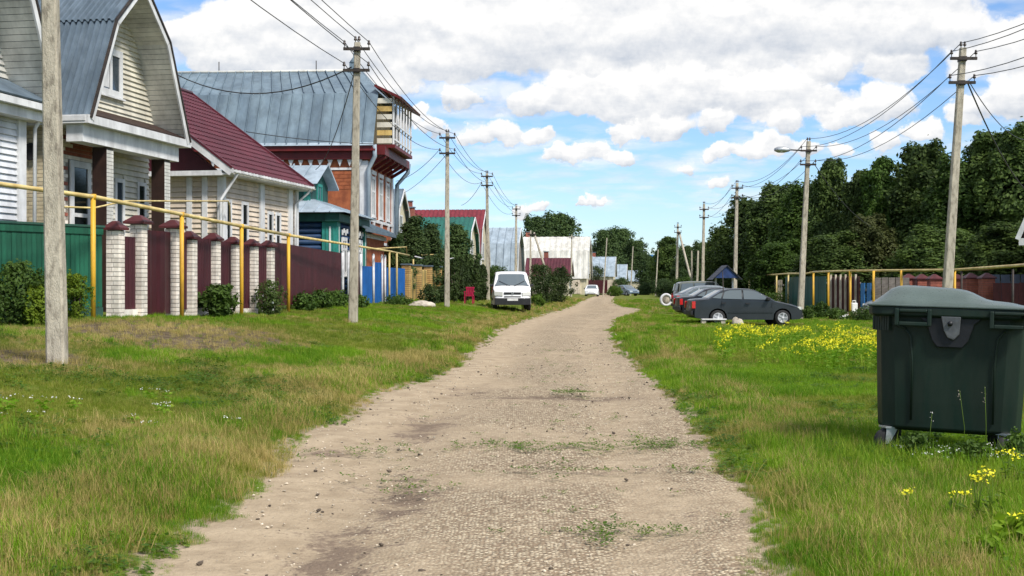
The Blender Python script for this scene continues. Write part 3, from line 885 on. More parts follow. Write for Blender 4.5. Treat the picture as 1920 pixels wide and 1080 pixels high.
def crown_points(n, H, Rw, seed, base=0.18, pointy=0.0, lobes=26, hollow=0.35, fill=0.45):
    """leaf centres gathered in clumps through an uneven crown; height H, half-width Rw"""
    g = np.random.default_rng(seed)
    cs = []
    for k in range(lobes):
        h = base + (1 - base) * g.uniform(0.02, 0.96)
        u = (h - base) / (1 - base)
        env = (math.sin(math.pi * min(1, (u * 0.86 + 0.10))) ** 0.65) * (1 - pointy * u)
        a = g.uniform(0, 6.283); r = Rw * env * g.uniform(0.35, 0.95)
        rad = Rw * g.uniform(0.18, 0.46) * (1 - 0.30 * u)
        if k > lobes * 0.45:                       # thin sprigs that break the outline
            r = Rw * env * g.uniform(0.70, 1.18); rad = Rw * g.uniform(0.08, 0.153)
            h = min(h * g.uniform(0.97, 1.07), 1.0)
        cs.append((r * math.cos(a), r * math.sin(a), h * H, rad))
    cs.append((0, 0, H * 0.94, Rw * 0.18)); cs += [(0, 0, H * (base + (1 - base) * f_), Rw * 0.6 * (1 - pointy * f_)) for f_ in (0.15, 0.35, 0.55, 0.75)]
    cs = np.array(cs)
    wgt = cs[:, 3] ** 1.5; wgt /= wgt.sum()
    idx = g.choice(len(cs), n, p=wgt)
    d = g.normal(0, 1, (n, 3)); d /= np.linalg.norm(d, axis=1)[:, None]
    rr = (hollow + (1 - hollow) * g.uniform(0, 1, n) ** 0.6)
    rr = rr * (1 + 0.5 * g.uniform(0, 1, n) * (g.uniform(0, 1, n) < 0.16))
    c = cs[idx]
    zs = np.where(c[:, 3] < Rw * 0.155, 2.1, 0.85)
    C = c[:, :3] + d * (c[:, 3] * rr)[:, None] * np.stack([np.ones(n), np.ones(n), zs], 1)
    Nn = d + np.array([0, 0, 0.45])
    # the rest of the crown: leaves spread evenly through the uneven envelope, so the clumps grow out of one mass
    m = int(n * fill)
    u = g.uniform(0.0, 1.0, m) ** 0.9; a = g.uniform(0, 6.283, m)
    env = np.sin(np.pi * np.minimum(1, u * 0.86 + 0.10)) ** 0.65 * (1 - pointy * u)
    ph = g.uniform(0, 6.283, 4)
    wob = 1 + 0.16 * np.sin(2 * a + 7 * u + ph[0]) + 0.12 * np.sin(3 * a - 11 * u + ph[1]) + 0.10 * np.sin(5 * a + 17 * u + ph[2]) + 0.08 * np.sin(8 * a - 29 * u + ph[3])
    rr2 = g.uniform(0.08, 1.12, m) ** 0.75 * (1 + 0.28 * g.uniform(0, 1, m) * (g.uniform(0, 1, m) < 0.22))
    r2 = Rw * env * wob * rr2 * 0.90
    C[:m, 0] = r2 * np.cos(a); C[:m, 1] = r2 * np.sin(a); C[:m, 2] = H * (base + (1 - base) * (u * 0.97)) + g.normal(0, 0.12 * Rw * 0.3, m)
    Nn[:m, 0] = np.cos(a); Nn[:m, 1] = np.sin(a); Nn[:m, 2] = 0.55
    return C, Nn, cs


CROWNS = []


def make_tree_kind(H, Rw, seed, n, leaf, mat, base=0.16, pointy=0.25, lobes=28, fill=0.28):
    C, N, cs = crown_points(n, H, Rw, seed, base, pointy, lobes, 0.35, fill)
    cm = leaf_mesh('crown', C, N, leaf, mat, seed)
    mb = MB()
    g = random.Random(seed)
    trunk = [(0, 0, -0.3), (0.03 * g.uniform(-1, 1), 0.05, H * 0.2), (0.15 * g.uniform(-1, 1), 0.1 * g.uniform(-1, 1), H * 0.5), (0, 0, H * 0.85)]
    mb.tube(trunk, [0.020 * H, 0.016 * H, 0.010 * H, 0.003 * H], 8)
    for c in cs[:14]:
        z0 = min(c[2] * 0.6, H * 0.6)
        mb.tube([(0, 0, z0), (c[0] * 0.5, c[1] * 0.5, (z0 + c[2]) / 2), (c[0], c[1], c[2])], [0.007 * H, 0.005 * H, 0.002 * H], 5)
    return cm, mb.mesh('trunk', MATS['bark'])


def put_tree(name, kind, x, y, sx, sz, rz, label, group, crown_mat=None):
    t = thing(name, label, 'tree', (x, y, gz(x, y) - 0.05), rz, group)
    t.scale = (sx, sx, sz)
    c = obj('crown', kind[0], t); obj('trunk', kind[1], t)
    if crown_mat:
        c.material_slots[0].link = 'OBJECT'; c.material_slots[0].material = MATS[crown_mat]
    return t


def bush(name, label, x, y, w, h, n, leaf, mat, seed, cat='shrub', group=None, flowers=None, tall=0.0, z=None):
    g = np.random.default_rng(seed)
    C, N, cs = crown_points(n, h, w / 2, seed, 0.04, tall, 34, 0.2, 0.18)
    C[:, 2] = np.maximum(C[:, 2], 0.02)
    t = thing(name, label, cat, (x, y, (gz(x, y) if z is None else z) - 0.02), 0, group)
    obj('foliage', leaf_mesh('foliage', C, N, leaf, MATS[mat], seed + 1), t)
    mb = MB()
    for c in cs[:9]:
        mb.tube([(c[0] * 0.15, c[1] * 0.15, -0.05), (c[0] * 0.6, c[1] * 0.6, c[2] * 0.6), (c[0], c[1], c[2])], [0.018 * h, 0.012 * h, 0.005 * h], 5)
    mb.build('stems', MATS['bark'], t)
    if flowers:
        k = g.choice(len(C), flowers[1]); sel = C[k]; nn = N[k]
        o = sel - np.array([0, 0, h * 0.5]); o /= np.linalg.norm(o, axis=1)[:, None]
        obj('blossoms', leaf_mesh('blossoms', sel + o * 0.05, o, flowers[2], MATS[flowers[0]], seed + 3, 0.95), t)
    return t

# ------------------------------------------------------------------ building kit
def beam(mb, p0, p1, w, h, up=(0, 0, 1)):
    """straight timber from p0 to p1, w across, h along 'up' (centred)"""
    p0, p1, up = Vector(p0), Vector(p1), Vector(up)
    d = (p1 - p0).normalized()
    sd_ = d.cross(up).normalized() * (w / 2)
    u = sd_.cross(d).normalized() * (h / 2)
    vs = [p + a * sd_ + b_ * u for p in (p0, p1) for a, b_ in ((-1, -1), (1, -1), (1, 1), (-1, 1))]
    mb.add(vs, [(0, 1, 2, 3)[::-1], (4, 5, 6, 7), (0, 1, 5, 4), (1, 2, 6, 5), (2, 3, 7, 6), (3, 0, 4, 7)])
    return mb


class Plane:
    """upright face of a building: O lower corner, U along, N outward"""
    def __init__(s, O, U, N):
        s.O, s.U, s.N = Vector(O), Vector(U).normalized(), Vector(N).normalized()
    def p(s, u, n, z): return s.O + s.U * u + s.N * n + Vector((0, 0, z))
    def box(s, mb, u0, u1, n0, n1, z0, z1):
        vs = [s.p(u, n, z) for z in (z0, z1) for n in (n0, n1) for u in (u0, u1)]
        mb.add(vs, [(0, 2, 3, 1), (4, 5, 7, 6), (0, 1, 5, 4), (2, 6, 7, 3), (0, 4, 6, 2), (1, 3, 7, 5)])
        return mb
    def poly(s, mb, uz, n0, n1):
        k = len(uz)
        vs = [s.p(u, n0, z) for u, z in uz] + [s.p(u, n1, z) for u, z in uz]
        mb.add(vs, [tuple(range(k)), tuple(range(k, 2 * k))] + [(i, (i + 1) % k, k + (i + 1) % k, k + i) for i in range(k)])
        return mb


def siding(parent, pl, rng_f, z0, z1, pitch, mat, holes=(), name='siding_board', n0=0.0):
    """overlapping boards, one object each, cut at the window holes"""
    z = z0
    while z < z1 - 0.02:
        zt = min(z + pitch, z1)
        a0, a1 = rng_f(z); b0, b1 = rng_f(zt)
        if a1 - a0 < 0.05: break
        cuts = sorted([(h[0], h[1]) for h in holes if h[2] < zt - 0.01 and h[3] > z + 0.01])
        segs = []; cur = None
        lo = 'L'
        for c0, c1 in cuts:
            segs.append((lo, c0)); lo = c1
        segs.append((lo, 'R'))
        for s0, s1 in segs:
            u0a = a0 if s0 == 'L' else s0; u0b = b0 if s0 == 'L' else s0
            u1a = a1 if s1 == 'R' else s1; u1b = b1 if s1 == 'R' else s1
            if u1a - u0a < 0.03 or u1b - u0b < 0.0: continue
            mb = MB()
            vs = [pl.p(u0a, n0, z), pl.p(u1a, n0, z), pl.p(u1b, n0, zt), pl.p(u0b, n0, zt),
                  pl.p(u0a, n0 + 0.055, z + 0.012), pl.p(u1a, n0 + 0.055, z + 0.012), pl.p(u1b, n0 + 0.008, zt), pl.p(u0b, n0 + 0.008, zt)]
            mb.add(vs, [(0, 1, 2, 3), (4, 5, 6, 7), (0, 1, 5, 4), (1, 2, 6, 5), (2, 3, 7, 6), (3, 0, 4, 7)])
            mb.build(name, mat, parent)
        z += pitch


def window(parent, pl, u0, u1, z0, z1, fw=0.09, mull=(), trans=(), frame='white_trim', glass='window_glass', depth=0.05, sill=True, label=None):
    mb = MB()
    pl.box(mb, u0, u1, 0.0, depth, z0, z0 + fw); pl.box(mb, u0, u1, 0.0, depth, z1 - fw, z1)
    pl.box(mb, u0, u0 + fw, 0.0, depth - 0.002, z0 + fw, z1 - fw); pl.box(mb, u1 - fw, u1, 0.0, depth - 0.002, z0 + fw, z1 - fw)
    for m in mull:
        pl.box(mb, m - fw * 0.35, m + fw * 0.35, 0.0, depth - 0.006, z0 + fw, z1 - fw)
    for m in trans:
        pl.box(mb, u0 + fw, u1 - fw, 0.0, depth - 0.010, m - fw * 0.3, m + fw * 0.3)
    w = mb.build('window', MATS[frame], parent)
    if label: w['label'] = label
    us = [u0 + fw] + [x for m in sorted(mull) for x in (m - fw * 0.35, m + fw * 0.35)] + [u1 - fw]
    zs = [z0 + fw] + [x for m in sorted(trans) for x in (m - fw * 0.3, m + fw * 0.3)] + [z1 - fw]
    for i in range(0, len(us), 2):
        for j in range(0, len(zs), 2):
            q = MB(); pl.box(q, us[i], us[i + 1], 0.004, depth * 0.4, zs[j], zs[j + 1]); q.build('pane', MATS[glass], w)
    if sill:
        q = MB(); pl.box(q, u0 - 0.05, u1 + 0.05, 0.0, depth + 0.06, z0 - 0.05, z0 - 0.003); q.build('sill', MATS[frame], w)
    return w


def corr_sheet(p00, p10, p11, p01, pitch, amp, t=0.0):
    """profiled metal sheet between four corners; ribs run from the 0-edge (p00-p10) to the 1-edge (p01-p11)"""
    p00, p10, p11, p01 = map(Vector, (p00, p10, p11, p01))
    nrm = (p10 - p00).cross(p01 - p00).normalized()
    L = (p10 - p00).length
    n = max(1, int(L / pitch))
    prof = [(0, 0), (0.18, 1), (0.5, 1), (0.68, 0)]
    V, Fc = [], []
    for k in range(n):
        for f, a in prof:
            u = (k + f) / n
            V += [p00.lerp(p10, u) + nrm * amp * a, p01.lerp(p11, u) + nrm * amp * a]
    V += [p10, p11]
    m = len(V) // 2
    for k in range(m - 1):
        Fc.append((2 * k, 2 * k + 2, 2 * k + 3, 2 * k + 1))
    return MB().add(V, Fc)


def seam_panels(parent, p00, p10, p11, p01, width, mat, name='roof_panel', seam=0.085):
    """standing-seam roofing: one object per panel, each with its raised seam"""
    p00, p10, p11, p01 = map(Vector, (p00, p10, p11, p01))
    nrm = (p10 - p00).cross(p01 - p00).normalized()
    n = max(1, round((p10 - p00).length / width))
    for k in range(n):
        a, b_ = k / n, (k + 1) / n
        mb = MB()
        jit = random.uniform(0, 0.006)
        q = [p00.lerp(p10, a), p00.lerp(p10, b_), p01.lerp(p11, b_), p01.lerp(p11, a)]
        q = [v + nrm * jit for v in q]
        mb.slab(q, 0.012)
        d = (p10 - p00).normalized() * 0.04
        mb.slab([q[0] + nrm * 0.0125, q[0] + d + nrm * 0.0125, q[3] + d + nrm * 0.0125, q[3] + nrm * 0.0125], seam)
        mb.build(name, mat, parent)


def theta_frame(px, s, th):
    """corner point and z-rotation of a plot on the left side: local x along the street, local y away from it"""
    x, y = W(px, s)
    return x, y, R(90) - R(th)


def downpipe(parent, pts, r=0.05, mat='white_trim', name='downpipe'):
    return MB().tube(pts, r, 8).build(name, MATS[mat], parent)


# ------------------------------------------------------------------ house with white siding at the picture's edge
def gambrel_roof(parent, prof, y0, y1, mat, pitch=0.20, amp=0.035):
    for a, b_ in zip(prof[:-1], prof[1:]):
        up = b_[1] >= a[1]
        lo, hi = (a, b_) if up else (b_, a)
        if lo[1] > min(q[1] for q in prof) + 0.5:        # the upper sheet laps over the lower one
            L_ = math.hypot(hi[0] - lo[0], hi[1] - lo[1]); f_ = 0.10 / L_
            lo = (lo[0] - (hi[0] - lo[0]) * f_, lo[1] - (hi[1] - lo[1]) * f_ + 0.03); hi = (hi[0], hi[1] + 0.03)
        if up:
            sh = corr_sheet((lo[0], y1, lo[1]), (lo[0], y0, lo[1]), (hi[0], y0, hi[1]), (hi[0], y1, hi[1]), pitch, amp)
        else:
            sh = corr_sheet((lo[0], y0, lo[1]), (lo[0], y1, lo[1]), (hi[0], y1, hi[1]), (hi[0], y0, hi[1]), pitch, amp)
        sh.build('roof_sheet', mat, parent)


def gable_trim(parent, prof, y0, yw, board='white_trim', soff='soffit', edge='iron_dark', boards=True):
    """barge boards on the front edge and the boarded soffit behind them"""
    for a, b_ in zip(prof[:-1], prof[1:]):
        A, B = Vector((a[0], y0, a[1])), Vector((b_[0], y0, b_[1]))
        d = (B - A).normalized(); nin = Vector((d.z, 0, -d.x))
        if nin.z > 0: nin = -nin
        mb = MB(); beam(mb, A + nin * 0.11, B + nin * 0.11, 0.05, 0.16, nin); mb.build('barge_board', MATS[board], parent)
        mb = MB(); beam(mb, A + nin * 0.005 - Vector((0, .03, 0)), B + nin * 0.005 - Vector((0, .03, 0)), 0.06, 0.06, nin); mb.build('roof_edge', MATS[edge], parent)
        L = (B - A).length
        if boards:
            n = int(L / 0.15)
            for k in range(n):
                q0, q1 = A + d * (L * k / n + 0.006) + nin * 0.13, A + d * (L * (k + 1) / n - 0.006) + nin * 0.13
                m2 = MB(); m2.slab([q0 + Vector((0, 0.03, 0)), q1 + Vector((0, 0.03, 0)), q1 + Vector((0, yw - y0, 0)), q0 + Vector((0, yw - y0, 0))], 0.012)
                m2.build('soffit_board', MATS[soff], parent)


def prof_range(prof, inset=0.06):
    """horizontal extent of a gable at height z"""
    def f(z):
        xs = []
        for a, b_ in zip(prof[:-1], prof[1:]):
            if a[1] != b_[1] and min(a[1], b_[1]) <= z <= max(a[1], b_[1]):
                xs.append(a[0] + (b_[0] - a[0]) * (z - a[1]) / (b_[1] - a[1]))
        if len(xs) < 2: return (0, 0)
        return (min(xs) + inset, max(xs) - inset)
    return f


fx, fy = -11.15, 30.2
th = 10.4
dirx, diry = math.sin(R(th)), math.cos(R(th))
W1 = 6.6
h1 = thing('house', 'white sided house at the left picture edge behind the green fence', 'house', (fx - dirx * W1, fy - diry * W1, 0.7), R(90 - th))
prof1 = [(-0.35, 5.0), (0.95, 7.6), (3.3, 9.4), (5.65, 7.6), (6.85, 5.05)]
gambrel_roof(h1, prof1, -0.35, 8, MATS['slate_roof'])
gable_trim(h1, prof1, -0.37, 0.75)
gw = Plane((0, 0.75, 0), (1, 0, 0), (0, -1, 0))
pr = prof_range(prof1, 0.12)
m = MB(); gw.poly(m, [(0.1, 5.0), (0.95, 7.4), (3.3, 9.15), (5.55, 7.4), (6.4, 5.0)], -0.15, -0.005); m.build('gable_wall', MATS['siding_grey'], h1)
siding(h1, gw, lambda z: (max(3.6, pr(z)[0]), pr(z)[1]), 5.45, 8.2, 0.15, MATS['siding_grey'])
fw1 = Plane((0, 0.3, 0), (1, 0, 0), (0, -1, 0))
m = MB(); m.box(0.15, 6.35, 0.305, 8.0, -0.3, 4.9); m.build('wall', MATS['siding_white'], h1)
siding(h1, fw1, lambda z: (3.0, 6.1), 0.6, 4.6, 0.15, MATS['siding_white'], holes=[(3.6, 4.85, 1.4, 4.0)])
window(h1, Plane((0, 0.29, 0), (1, 0, 0), (0, -1, 0)), 3.6, 4.85, 1.4, 4.0, 0.13, (4.2,), (3.2,))
m = MB(); fw1.box(m, 6.08, 6.40, -0.02, 0.09, -0.2, 4.65); m.build('corner_post', MATS['white_trim'], h1)
m = MB(); fw1.box(m, -0.3, 6.75, 0.0, 0.40, 4.60, 4.82); m.build('cornice', MATS['white_trim'], h1)
m = MB(); fw1.box(m, -0.35, 6.85, 0.0, 0.58, 4.825, 4.98); m.build('gutter', MATS['white_trim'], h1)
m = MB(); m.slab([(-0.3, -0.28, 5.0), (6.8, -0.28, 5.0), (6.55, 0.72, 5.55), (0, 0.72, 5.55)], 0.04); m.build('pent_roof', MATS['slate_roof'], h1)
for k in range(2):   # carved arch over the window
    cx = 4.22 + k * -1.9
    pts = [(cx + 0.75 * math.cos(a), 0.26, 4.02 + 0.42 * math.sin(a)) for a in np.linspace(0.1, math.pi - 0.1, 9)]
    MB().tube(pts, 0.06, 6).build('window_arch', MATS['white_trim'], h1)
downpipe(h1, [(6.62, -0.1, 4.8), (6.62, 0.12, 4.45), (6.62, 0.15, 0.2)], 0.045)

# ------------------------------------------------------------------ cream gambrel house with the porch
W2 = 5.8
h2 = thing('house', 'cream sided house with tall blue-grey gambrel roof and open attic window', 'house', (-10.8, 32.0, 0.7), R(90 - th))
prof2 = [(0, 4.95), (1.33, 7.65), (2.9, 9.0), (4.47, 7.65), (5.8, 4.95)]
gambrel_roof(h2, prof2, -0.25, 9.5, MATS['slate_roof'], 0.17, 0.07)
gable_trim(h2, prof2, -0.27, 0.70)
gw = Plane((0, 0.70, 0), (1, 0, 0), (0, -1, 0))
pr = prof_range(prof2, 0.12)
m = MB(); gw.poly(m, [(0.3, 4.95), (1.42, 7.5), (2.9, 8.78), (4.38, 7.5), (5.5, 4.95)], -0.15, -0.005); m.build('gable_wall', MATS['siding_cream'], h2)
siding(h2, gw, pr, 5.38, 8.75, 0.14, MATS['siding_cream'], holes=[(2.25, 3.40, 5.95, 7.15)])
w2 = window(h2, Plane((0, 0.665, 0), (1, 0, 0), (0, -1, 0)), 2.20, 3.45, 5.90, 7.20, 0.18, (2.80,), sill=True, glass='window_glass')
q = MB(); q.slab([(2.42, 0.645, 6.12), (2.70, 0.645, 6.12), (2.70, 0.645, 6.98), (2.42, 0.645, 6.98)], 0.01); q.build('curtain', MATS['white_trim'], w2)
# pent roof, cornice and porch beam
m = MB(); m.slab([(0.15, -0.22, 5.02), (5.7, -0.22, 5.02), (5.45, 0.66, 5.40), (0.35, 0.66, 5.40)], 0.04); m.build('pent_roof', MATS['brown_panel'], h2)
pf = Plane((0, 0, 0), (1, 0, 0), (0, -1, 0))
m = MB(); pf.box(m, -0.10, 5.9, -0.55, 0.28, 4.80, 5.01); m.build('cornice', MATS['white_trim'], h2)
m = MB(); pf.box(m, 0.05, 5.55, -0.40, 0.05, 4.36, 4.797); m.build('porch_beam', MATS['white_trim'], h2)
m = MB(); m.box(0.05, 5.6, -0.02, 1.05, 4.80, 4.86); m.build('porch_ceiling', MATS['white_trim'], h2)
for u in (1.38, 4.75):
    m = MB(); m.box(u, u + 0.36, 0.02, 0.40, -0.3, 4.36); c_ = m.build('porch_column', MATS['mortar'], h2)
    m = MB(); m.box(u - 0.012, u - 0.001, 0.01, 0.41, -0.3, 4.34); m.build('cladding', MATS['brown_panel'], c_)
    for k in range(0, 46):
        z = -0.2 + k * 0.1
        if z > 4.25: break
        for (a, b_) in (((0.0, 0.24), (0.252, 0.36)) if k % 2 else ((0.0, 0.11), (0.122, 0.36))):
            m = MB(); m.box(u + a, u + b_, 0.008, 0.02, z, z + 0.088); m.build('brick', MATS['soffit'], c_)
# recessed wall behind the porch
rw = Plane((0, 1.0, 0), (1, 0, 0), (0, -1, 0))
m = MB(); m.box(0.43, 5.7, 1.012, 9.3, -0.3, 4.85); m.build('wall', MATS['siding_cream'], h2)
m = MB(); m.box(0.421, 2.61, 1.002, 1.010, 1.7, 4.79); m.box(0.423, 0.429, 1.0, 9.2, 1.7, 4.75); m.build('mortar_bed', MATS['mortar_pale'], h2)
siding(h2, rw, lambda z: (2.62, 5.72), 0.2, 4.8, 0.16, MATS['siding_cream'], holes=[(3.62, 4.18, 1.5, 3.75), (4.95, 5.5, 1.2, 3.75)])
window(h2, Plane((0, 0.98, 0), (1, 0, 0), (0, -1, 0)), 3.62, 4.18, 1.5, 3.75, 0.11, (), (3.1,))
window(h2, Plane((0, 0.98, 0), (1, 0, 0), (0, -1, 0)), 4.95, 5.5, 1.2, 3.75, 0.11, (), (3.1,), glass='window_dark')
window(h2, Plane((0, 0.955, 0), (1, 0, 0), (0, -1, 0)), 1.19, 2.23, 1.68, 4.02, 0.17, (), (2.6,), glass='window_dark')


def brick_wall(parent, pl, u0, u1, z0, z1, mat, holes=(), L=0.25, H=0.088, gap=0.012, accent=None):
    """running bond, one object per brick sharing a mesh per size"""
    cache = {}
    k = 0
    z = z0
    while z < z1:
        u = u0 - (L / 2 if k % 2 else 0)
        j = 0
        while u < u1:
            a, b_ = max(u, u0), min(u + L - gap, u1)
            u += L
            j += 1
            if b_ - a < 0.04: continue
            if any(h[0] < b_ and h[1] > a and h[2] < z + H and h[3] > z for h in holes): continue
            key = round(b_ - a, 3)
            if key not in cache:
                mb = MB(); pl2 = Plane((0, 0, 0), pl.U, pl.N); pl2.box(mb, 0, b_ - a, 0, 0.016, 0, H); cache[key] = mb.mesh('brick')
            o = obj('brick', cache[key], parent)
            if not cache[key].materials: cache[key].materials.append(mat)
            o.location = pl.p(a, 0, z)
            if accent and accent[1](a, z, k):
                o.material_slots[0].link = 'OBJECT'; o.material_slots[0].material = MATS[accent[0]]
        z += H + gap
        k += 1


brick_wall(h2, rw, 0.42, 2.60, 1.75, 4.78, MATS['brick_cream'], holes=[(1.20, 2.22, 1.65, 4.0)], accent=('brick_red', lambda a, z, k: 0.9 < a < 1.25 and (k // 2) % 2 == 0 or 4.1 < z and 1.2 < a < 2.3))
sw = Plane((0.42, 0, 0), (0, 1, 0), (-1, 0, 0))
brick_wall(h2, sw, 1.0, 2.6, 1.9, 4.70, MATS['brick_sand'], L=0.26)
m = MB(); m.box(-0.12, -0.02, -0.2, 9.4, 4.86, 4.98); m.build('gutter', MATS['white_trim'], h2)
m = MB(); m.box(0.0, 0.44, -0.1, 9.3, 4.78, 4.85); m.build('eave_soffit', MATS['white_trim'], h2)
downpipe(h2, [(-0.05, 0.75, 4.9), (0.30, 0.78, 4.5), (0.34, 0.80, 0.3)], 0.055)
d_ = thing('satellite_dish', 'small dark dish on the brick side wall of the cream gambrel house', 'dish', (-12.25, 32.55, 0.7 + 4.15), R(-20))
MB().lathe([(0.0, 0.10), (0.14, 0.07), (0.22, 0.0), (0.225, 0.005), (0.14, 0.08), (0.0, 0.115)], 18, ax='y').build('reflector', MATS['plastic_black'], d_)
MB().tube([(0, 0.1, 0), (0.05, 0.3, -0.15), (0.05, 0.33, -0.5)], 0.02, 6).build('bracket', MATS['iron_dark'], d_)

# ------------------------------------------------------------------ beige house with the maroon tiled roof
th3 = 10.8
h3 = thing('house', 'beige sided house with maroon metal tile roof behind brick piers', 'house', (-9.1, 41.4, 0.75), R(90 - th3))
EV, RG, HW, W3 = 4.45, 8.15, 4.93, 7.7


def tile_roof(parent, x0, x1, ya, za, yb, zb, mat, rows, pitch=0.22):
    """pressed metal tiles: a step at every course, a wave across"""
    nx = int((x1 - x0) / pitch) * 4
    xs_ = np.linspace(x0, x1, nx + 1)
    d = np.array([0, yb - ya, zb - za]); L = np.linalg.norm(d); d /= L
    nn = np.array([0, -d[2], d[1]]); nn = nn if nn[2] > 0 else -nn
    wave = 0.018 * np.cos((xs_ - x0) / pitch * 2 * math.pi)
    V = []
    for k in range(rows):
        for f, h in ((0.0, 0.035), (1.0, 0.0)):
            base = np.array([0, ya, za]) + d * L * (k + f) / rows
            for i_, xx in enumerate(xs_):
                V.append(np.array([xx, 0, 0]) + base + nn * (h + wave[i_]))
    n = nx + 1
    Fc = []
    for r_ in range(rows * 2 - 1):
        for i_ in range(nx):
            Fc.append((r_ * n + i_, r_ * n + i_ + 1, (r_ + 1) * n + i_ + 1, (r_ + 1) * n + i_))
    o = obj('roof_tiles', mesh_np('roof_tiles', np.array(V), np.array(Fc), mat), parent)
    return o


tile_roof(h3, 0.0, W3, -0.02, EV, HW, RG, MATS['maroon_roof'], 17)
tile_roof(h3, 0.0, W3, 2 * HW, EV, HW, RG, MATS['maroon_roof'], 17)
m = MB(); m.slab([(0.05, 0.02, EV - 0.05), (W3 - 0.05, 0.02, EV - 0.05), (W3 - 0.05, HW, RG - 0.05), (0.05, HW, RG - 0.05)], -0.05); m.build('roof_deck', MATS['pale_wood'], h3)
MB().tube([(0, HW, RG + 0.03), (W3, HW, RG + 0.03)], 0.09, 8).build('ridge_cap', MATS['maroon_roof'], h3)
for xx, nm in ((-0.02, 'near'), (W3 + 0.02, 'far')):
    m = MB(); beam(m, (xx, -0.05, EV - 0.10), (xx, HW, RG - 0.10), 0.05, 0.24); m.build('barge_board', MATS['white_trim'], h3)
    m = MB(); beam(m, (xx, -0.08, EV + 0.05), (xx, HW, RG + 0.05), 0.09, 0.07); m.build('roof_edge', MATS['maroon_roof'], h3)
m = MB(); m.box(0.45, W3 - 0.4, 0.5, 9.3, -0.4, EV - 0.12); m.build('wall', MATS['siding_beige'], h3)
m = MB(); m.prism([(0.5, EV - 0.12), (9.3, EV - 0.12), (HW, RG - 0.4)], 0.5, 0.62, 'x'); m.build('gable_wall', MATS['maroon_sheet'], h3)
m = MB(); m.box(-0.02, 0.6, 0.3, 9.4, EV - 0.18, EV - 0.02); m.build('gable_cornice', MATS['white_trim'], h3)
m = MB(); m.box(0.0, W3, 0.0, 0.5, EV - 0.16, EV - 0.10); m.build('eave_soffit', MATS['white_trim'], h3)
gp = [(-0.10 + 0.06 * math.cos(a), EV - 0.06 + 0.06 * math.sin(a)) for a in np.linspace(math.pi, 2 * math.pi, 7)]
m = MB(); m.prism(gp + [(-0.05, EV - 0.06), (-0.15, EV - 0.06)], -0.05, W3 + 0.05, 'x'); m.build('gutter', MATS['white_trim'], h3)
for k in range(26):
    u = 0.1 + k * 0.295
    m = MB(); m.box(u, u + 0.05, -0.17, -0.04, EV - 0.10, EV + 0.0); m.build('gutter_bracket', MATS['white_trim'], h3)
f3 = Plane((0, 0.5, 0), (1, 0, 0), (0, -1, 0))
wins3 = [(0.62, 1.12, 1.2, 3.55), (1.95, 2.55, 1.2, 3.55), (4.30, 4.85, 1.0, 3.35), (5.05, 5.60, 1.0, 3.35)]
siding(h3, f3, lambda z: (0.46, 7.28), 0.2, EV - 0.16, 0.17, MATS['siding_beige'], holes=wins3)
for w_ in wins3:
    window(h3, Plane((0, 0.47, 0), (1, 0, 0), (0, -1, 0)), *w_, 0.11, (), (w_[3] - 0.8,), glass='window_dark')
for u0, u1 in ((0.40, 0.58), (3.55, 3.95), (6.35, 6.75), (7.14, 7.36)):
    m = MB(); f3.box(m, u0, u1, 0.0, 0.10, -0.2, EV - 0.17); m.build('pilaster', MATS['white_trim'], h3)
s3 = Plane((0.45, 0, 0), (0, 1, 0), (-1, 0, 0))
siding(h3, s3, lambda z: (0.46, 3.4), 0.2, EV - 0.19, 0.17, MATS['siding_beige'])
for u0, u1 in ((0.42, 0.62), (0.98, 1.16), (1.52, 1.70)):
    m = MB(); s3.box(m, u0, u1, 0.0, 0.085, -0.2, EV - 0.19); m.build('pilaster', MATS['white_trim'], h3)
downpipe(h3, [(0.35, -0.08, EV - 0.1), (0.35, 0.0, EV - 0.25), (0.12, 0.38, EV - 0.95), (0.12, 0.40, EV - 1.5), (0.12, 0.40, -0.2)], 0.05)
downpipe(h3, [(7.3, -0.08, EV - 0.1), (7.3, 0.0, EV - 0.25), (6.9, 0.36, EV - 0.7), (6.9, 0.38, -0.2)], 0.045)

# ------------------------------------------------------------------ blue log house with carved teal trim
x5, y5 = W(627, 46)
h5 = thing('log_house', 'old blue log house with teal carved trim and hipped metal roof', 'house', (x5, y5, 0.55), R(90 - 5))
m = MB(); m.box(0.0, 5.6, 0.0, 6.5, -0.3, 3.8); m.build('wall', MATS['blue_log'], h5)
for k in range(17):                       # logs on the two walls in view
    z = -0.1 + k * 0.23
    for p0, p1 in (((0.0, 0.3, z), (0.0, 6.4, z)), ((0.3, 0.0, z), (5.4, 0.0, z))):
        MB().tube([p0, p1], 0.115, 6, smooth=True).build('log', MATS['blue_log'], h5)
f5 = Plane((0, 0, 0), (1, 0, 0), (0, -1, 0)); s5 = Plane((0, 0, 0), (0, 1, 0), (-1, 0, 0))
for pl, u0, u1 in ((f5, -0.13, 0.42), (s5, -0.13, 0.48), (f5, 5.2, 5.65)):
    m = MB(); pl.box(m, u0, u1, 0.0, 0.15, -0.3, 3.5); m.build('corner_board', MATS['teal_wood'], h5)
    for k in range(3):
        m = MB(); pl.box(m, u0 + 0.1 + k * 0.14, u0 + 0.17 + k * 0.14, 0.152, 0.175, 0.2, 3.3); m.build('moulding', MATS['teal_wood' if k != 1 else 'white_trim'], h5)
m = MB(); f5.box(m, -0.35, 5.9, -0.3, 0.28, 3.5, 3.82); m.build('frieze', MATS['teal_dark'], h5)
m = MB(); s5.box(m, 0.301, 6.6, -0.3, 0.28, 3.5, 3.82); m.build('frieze', MATS['teal_dark'], h5)
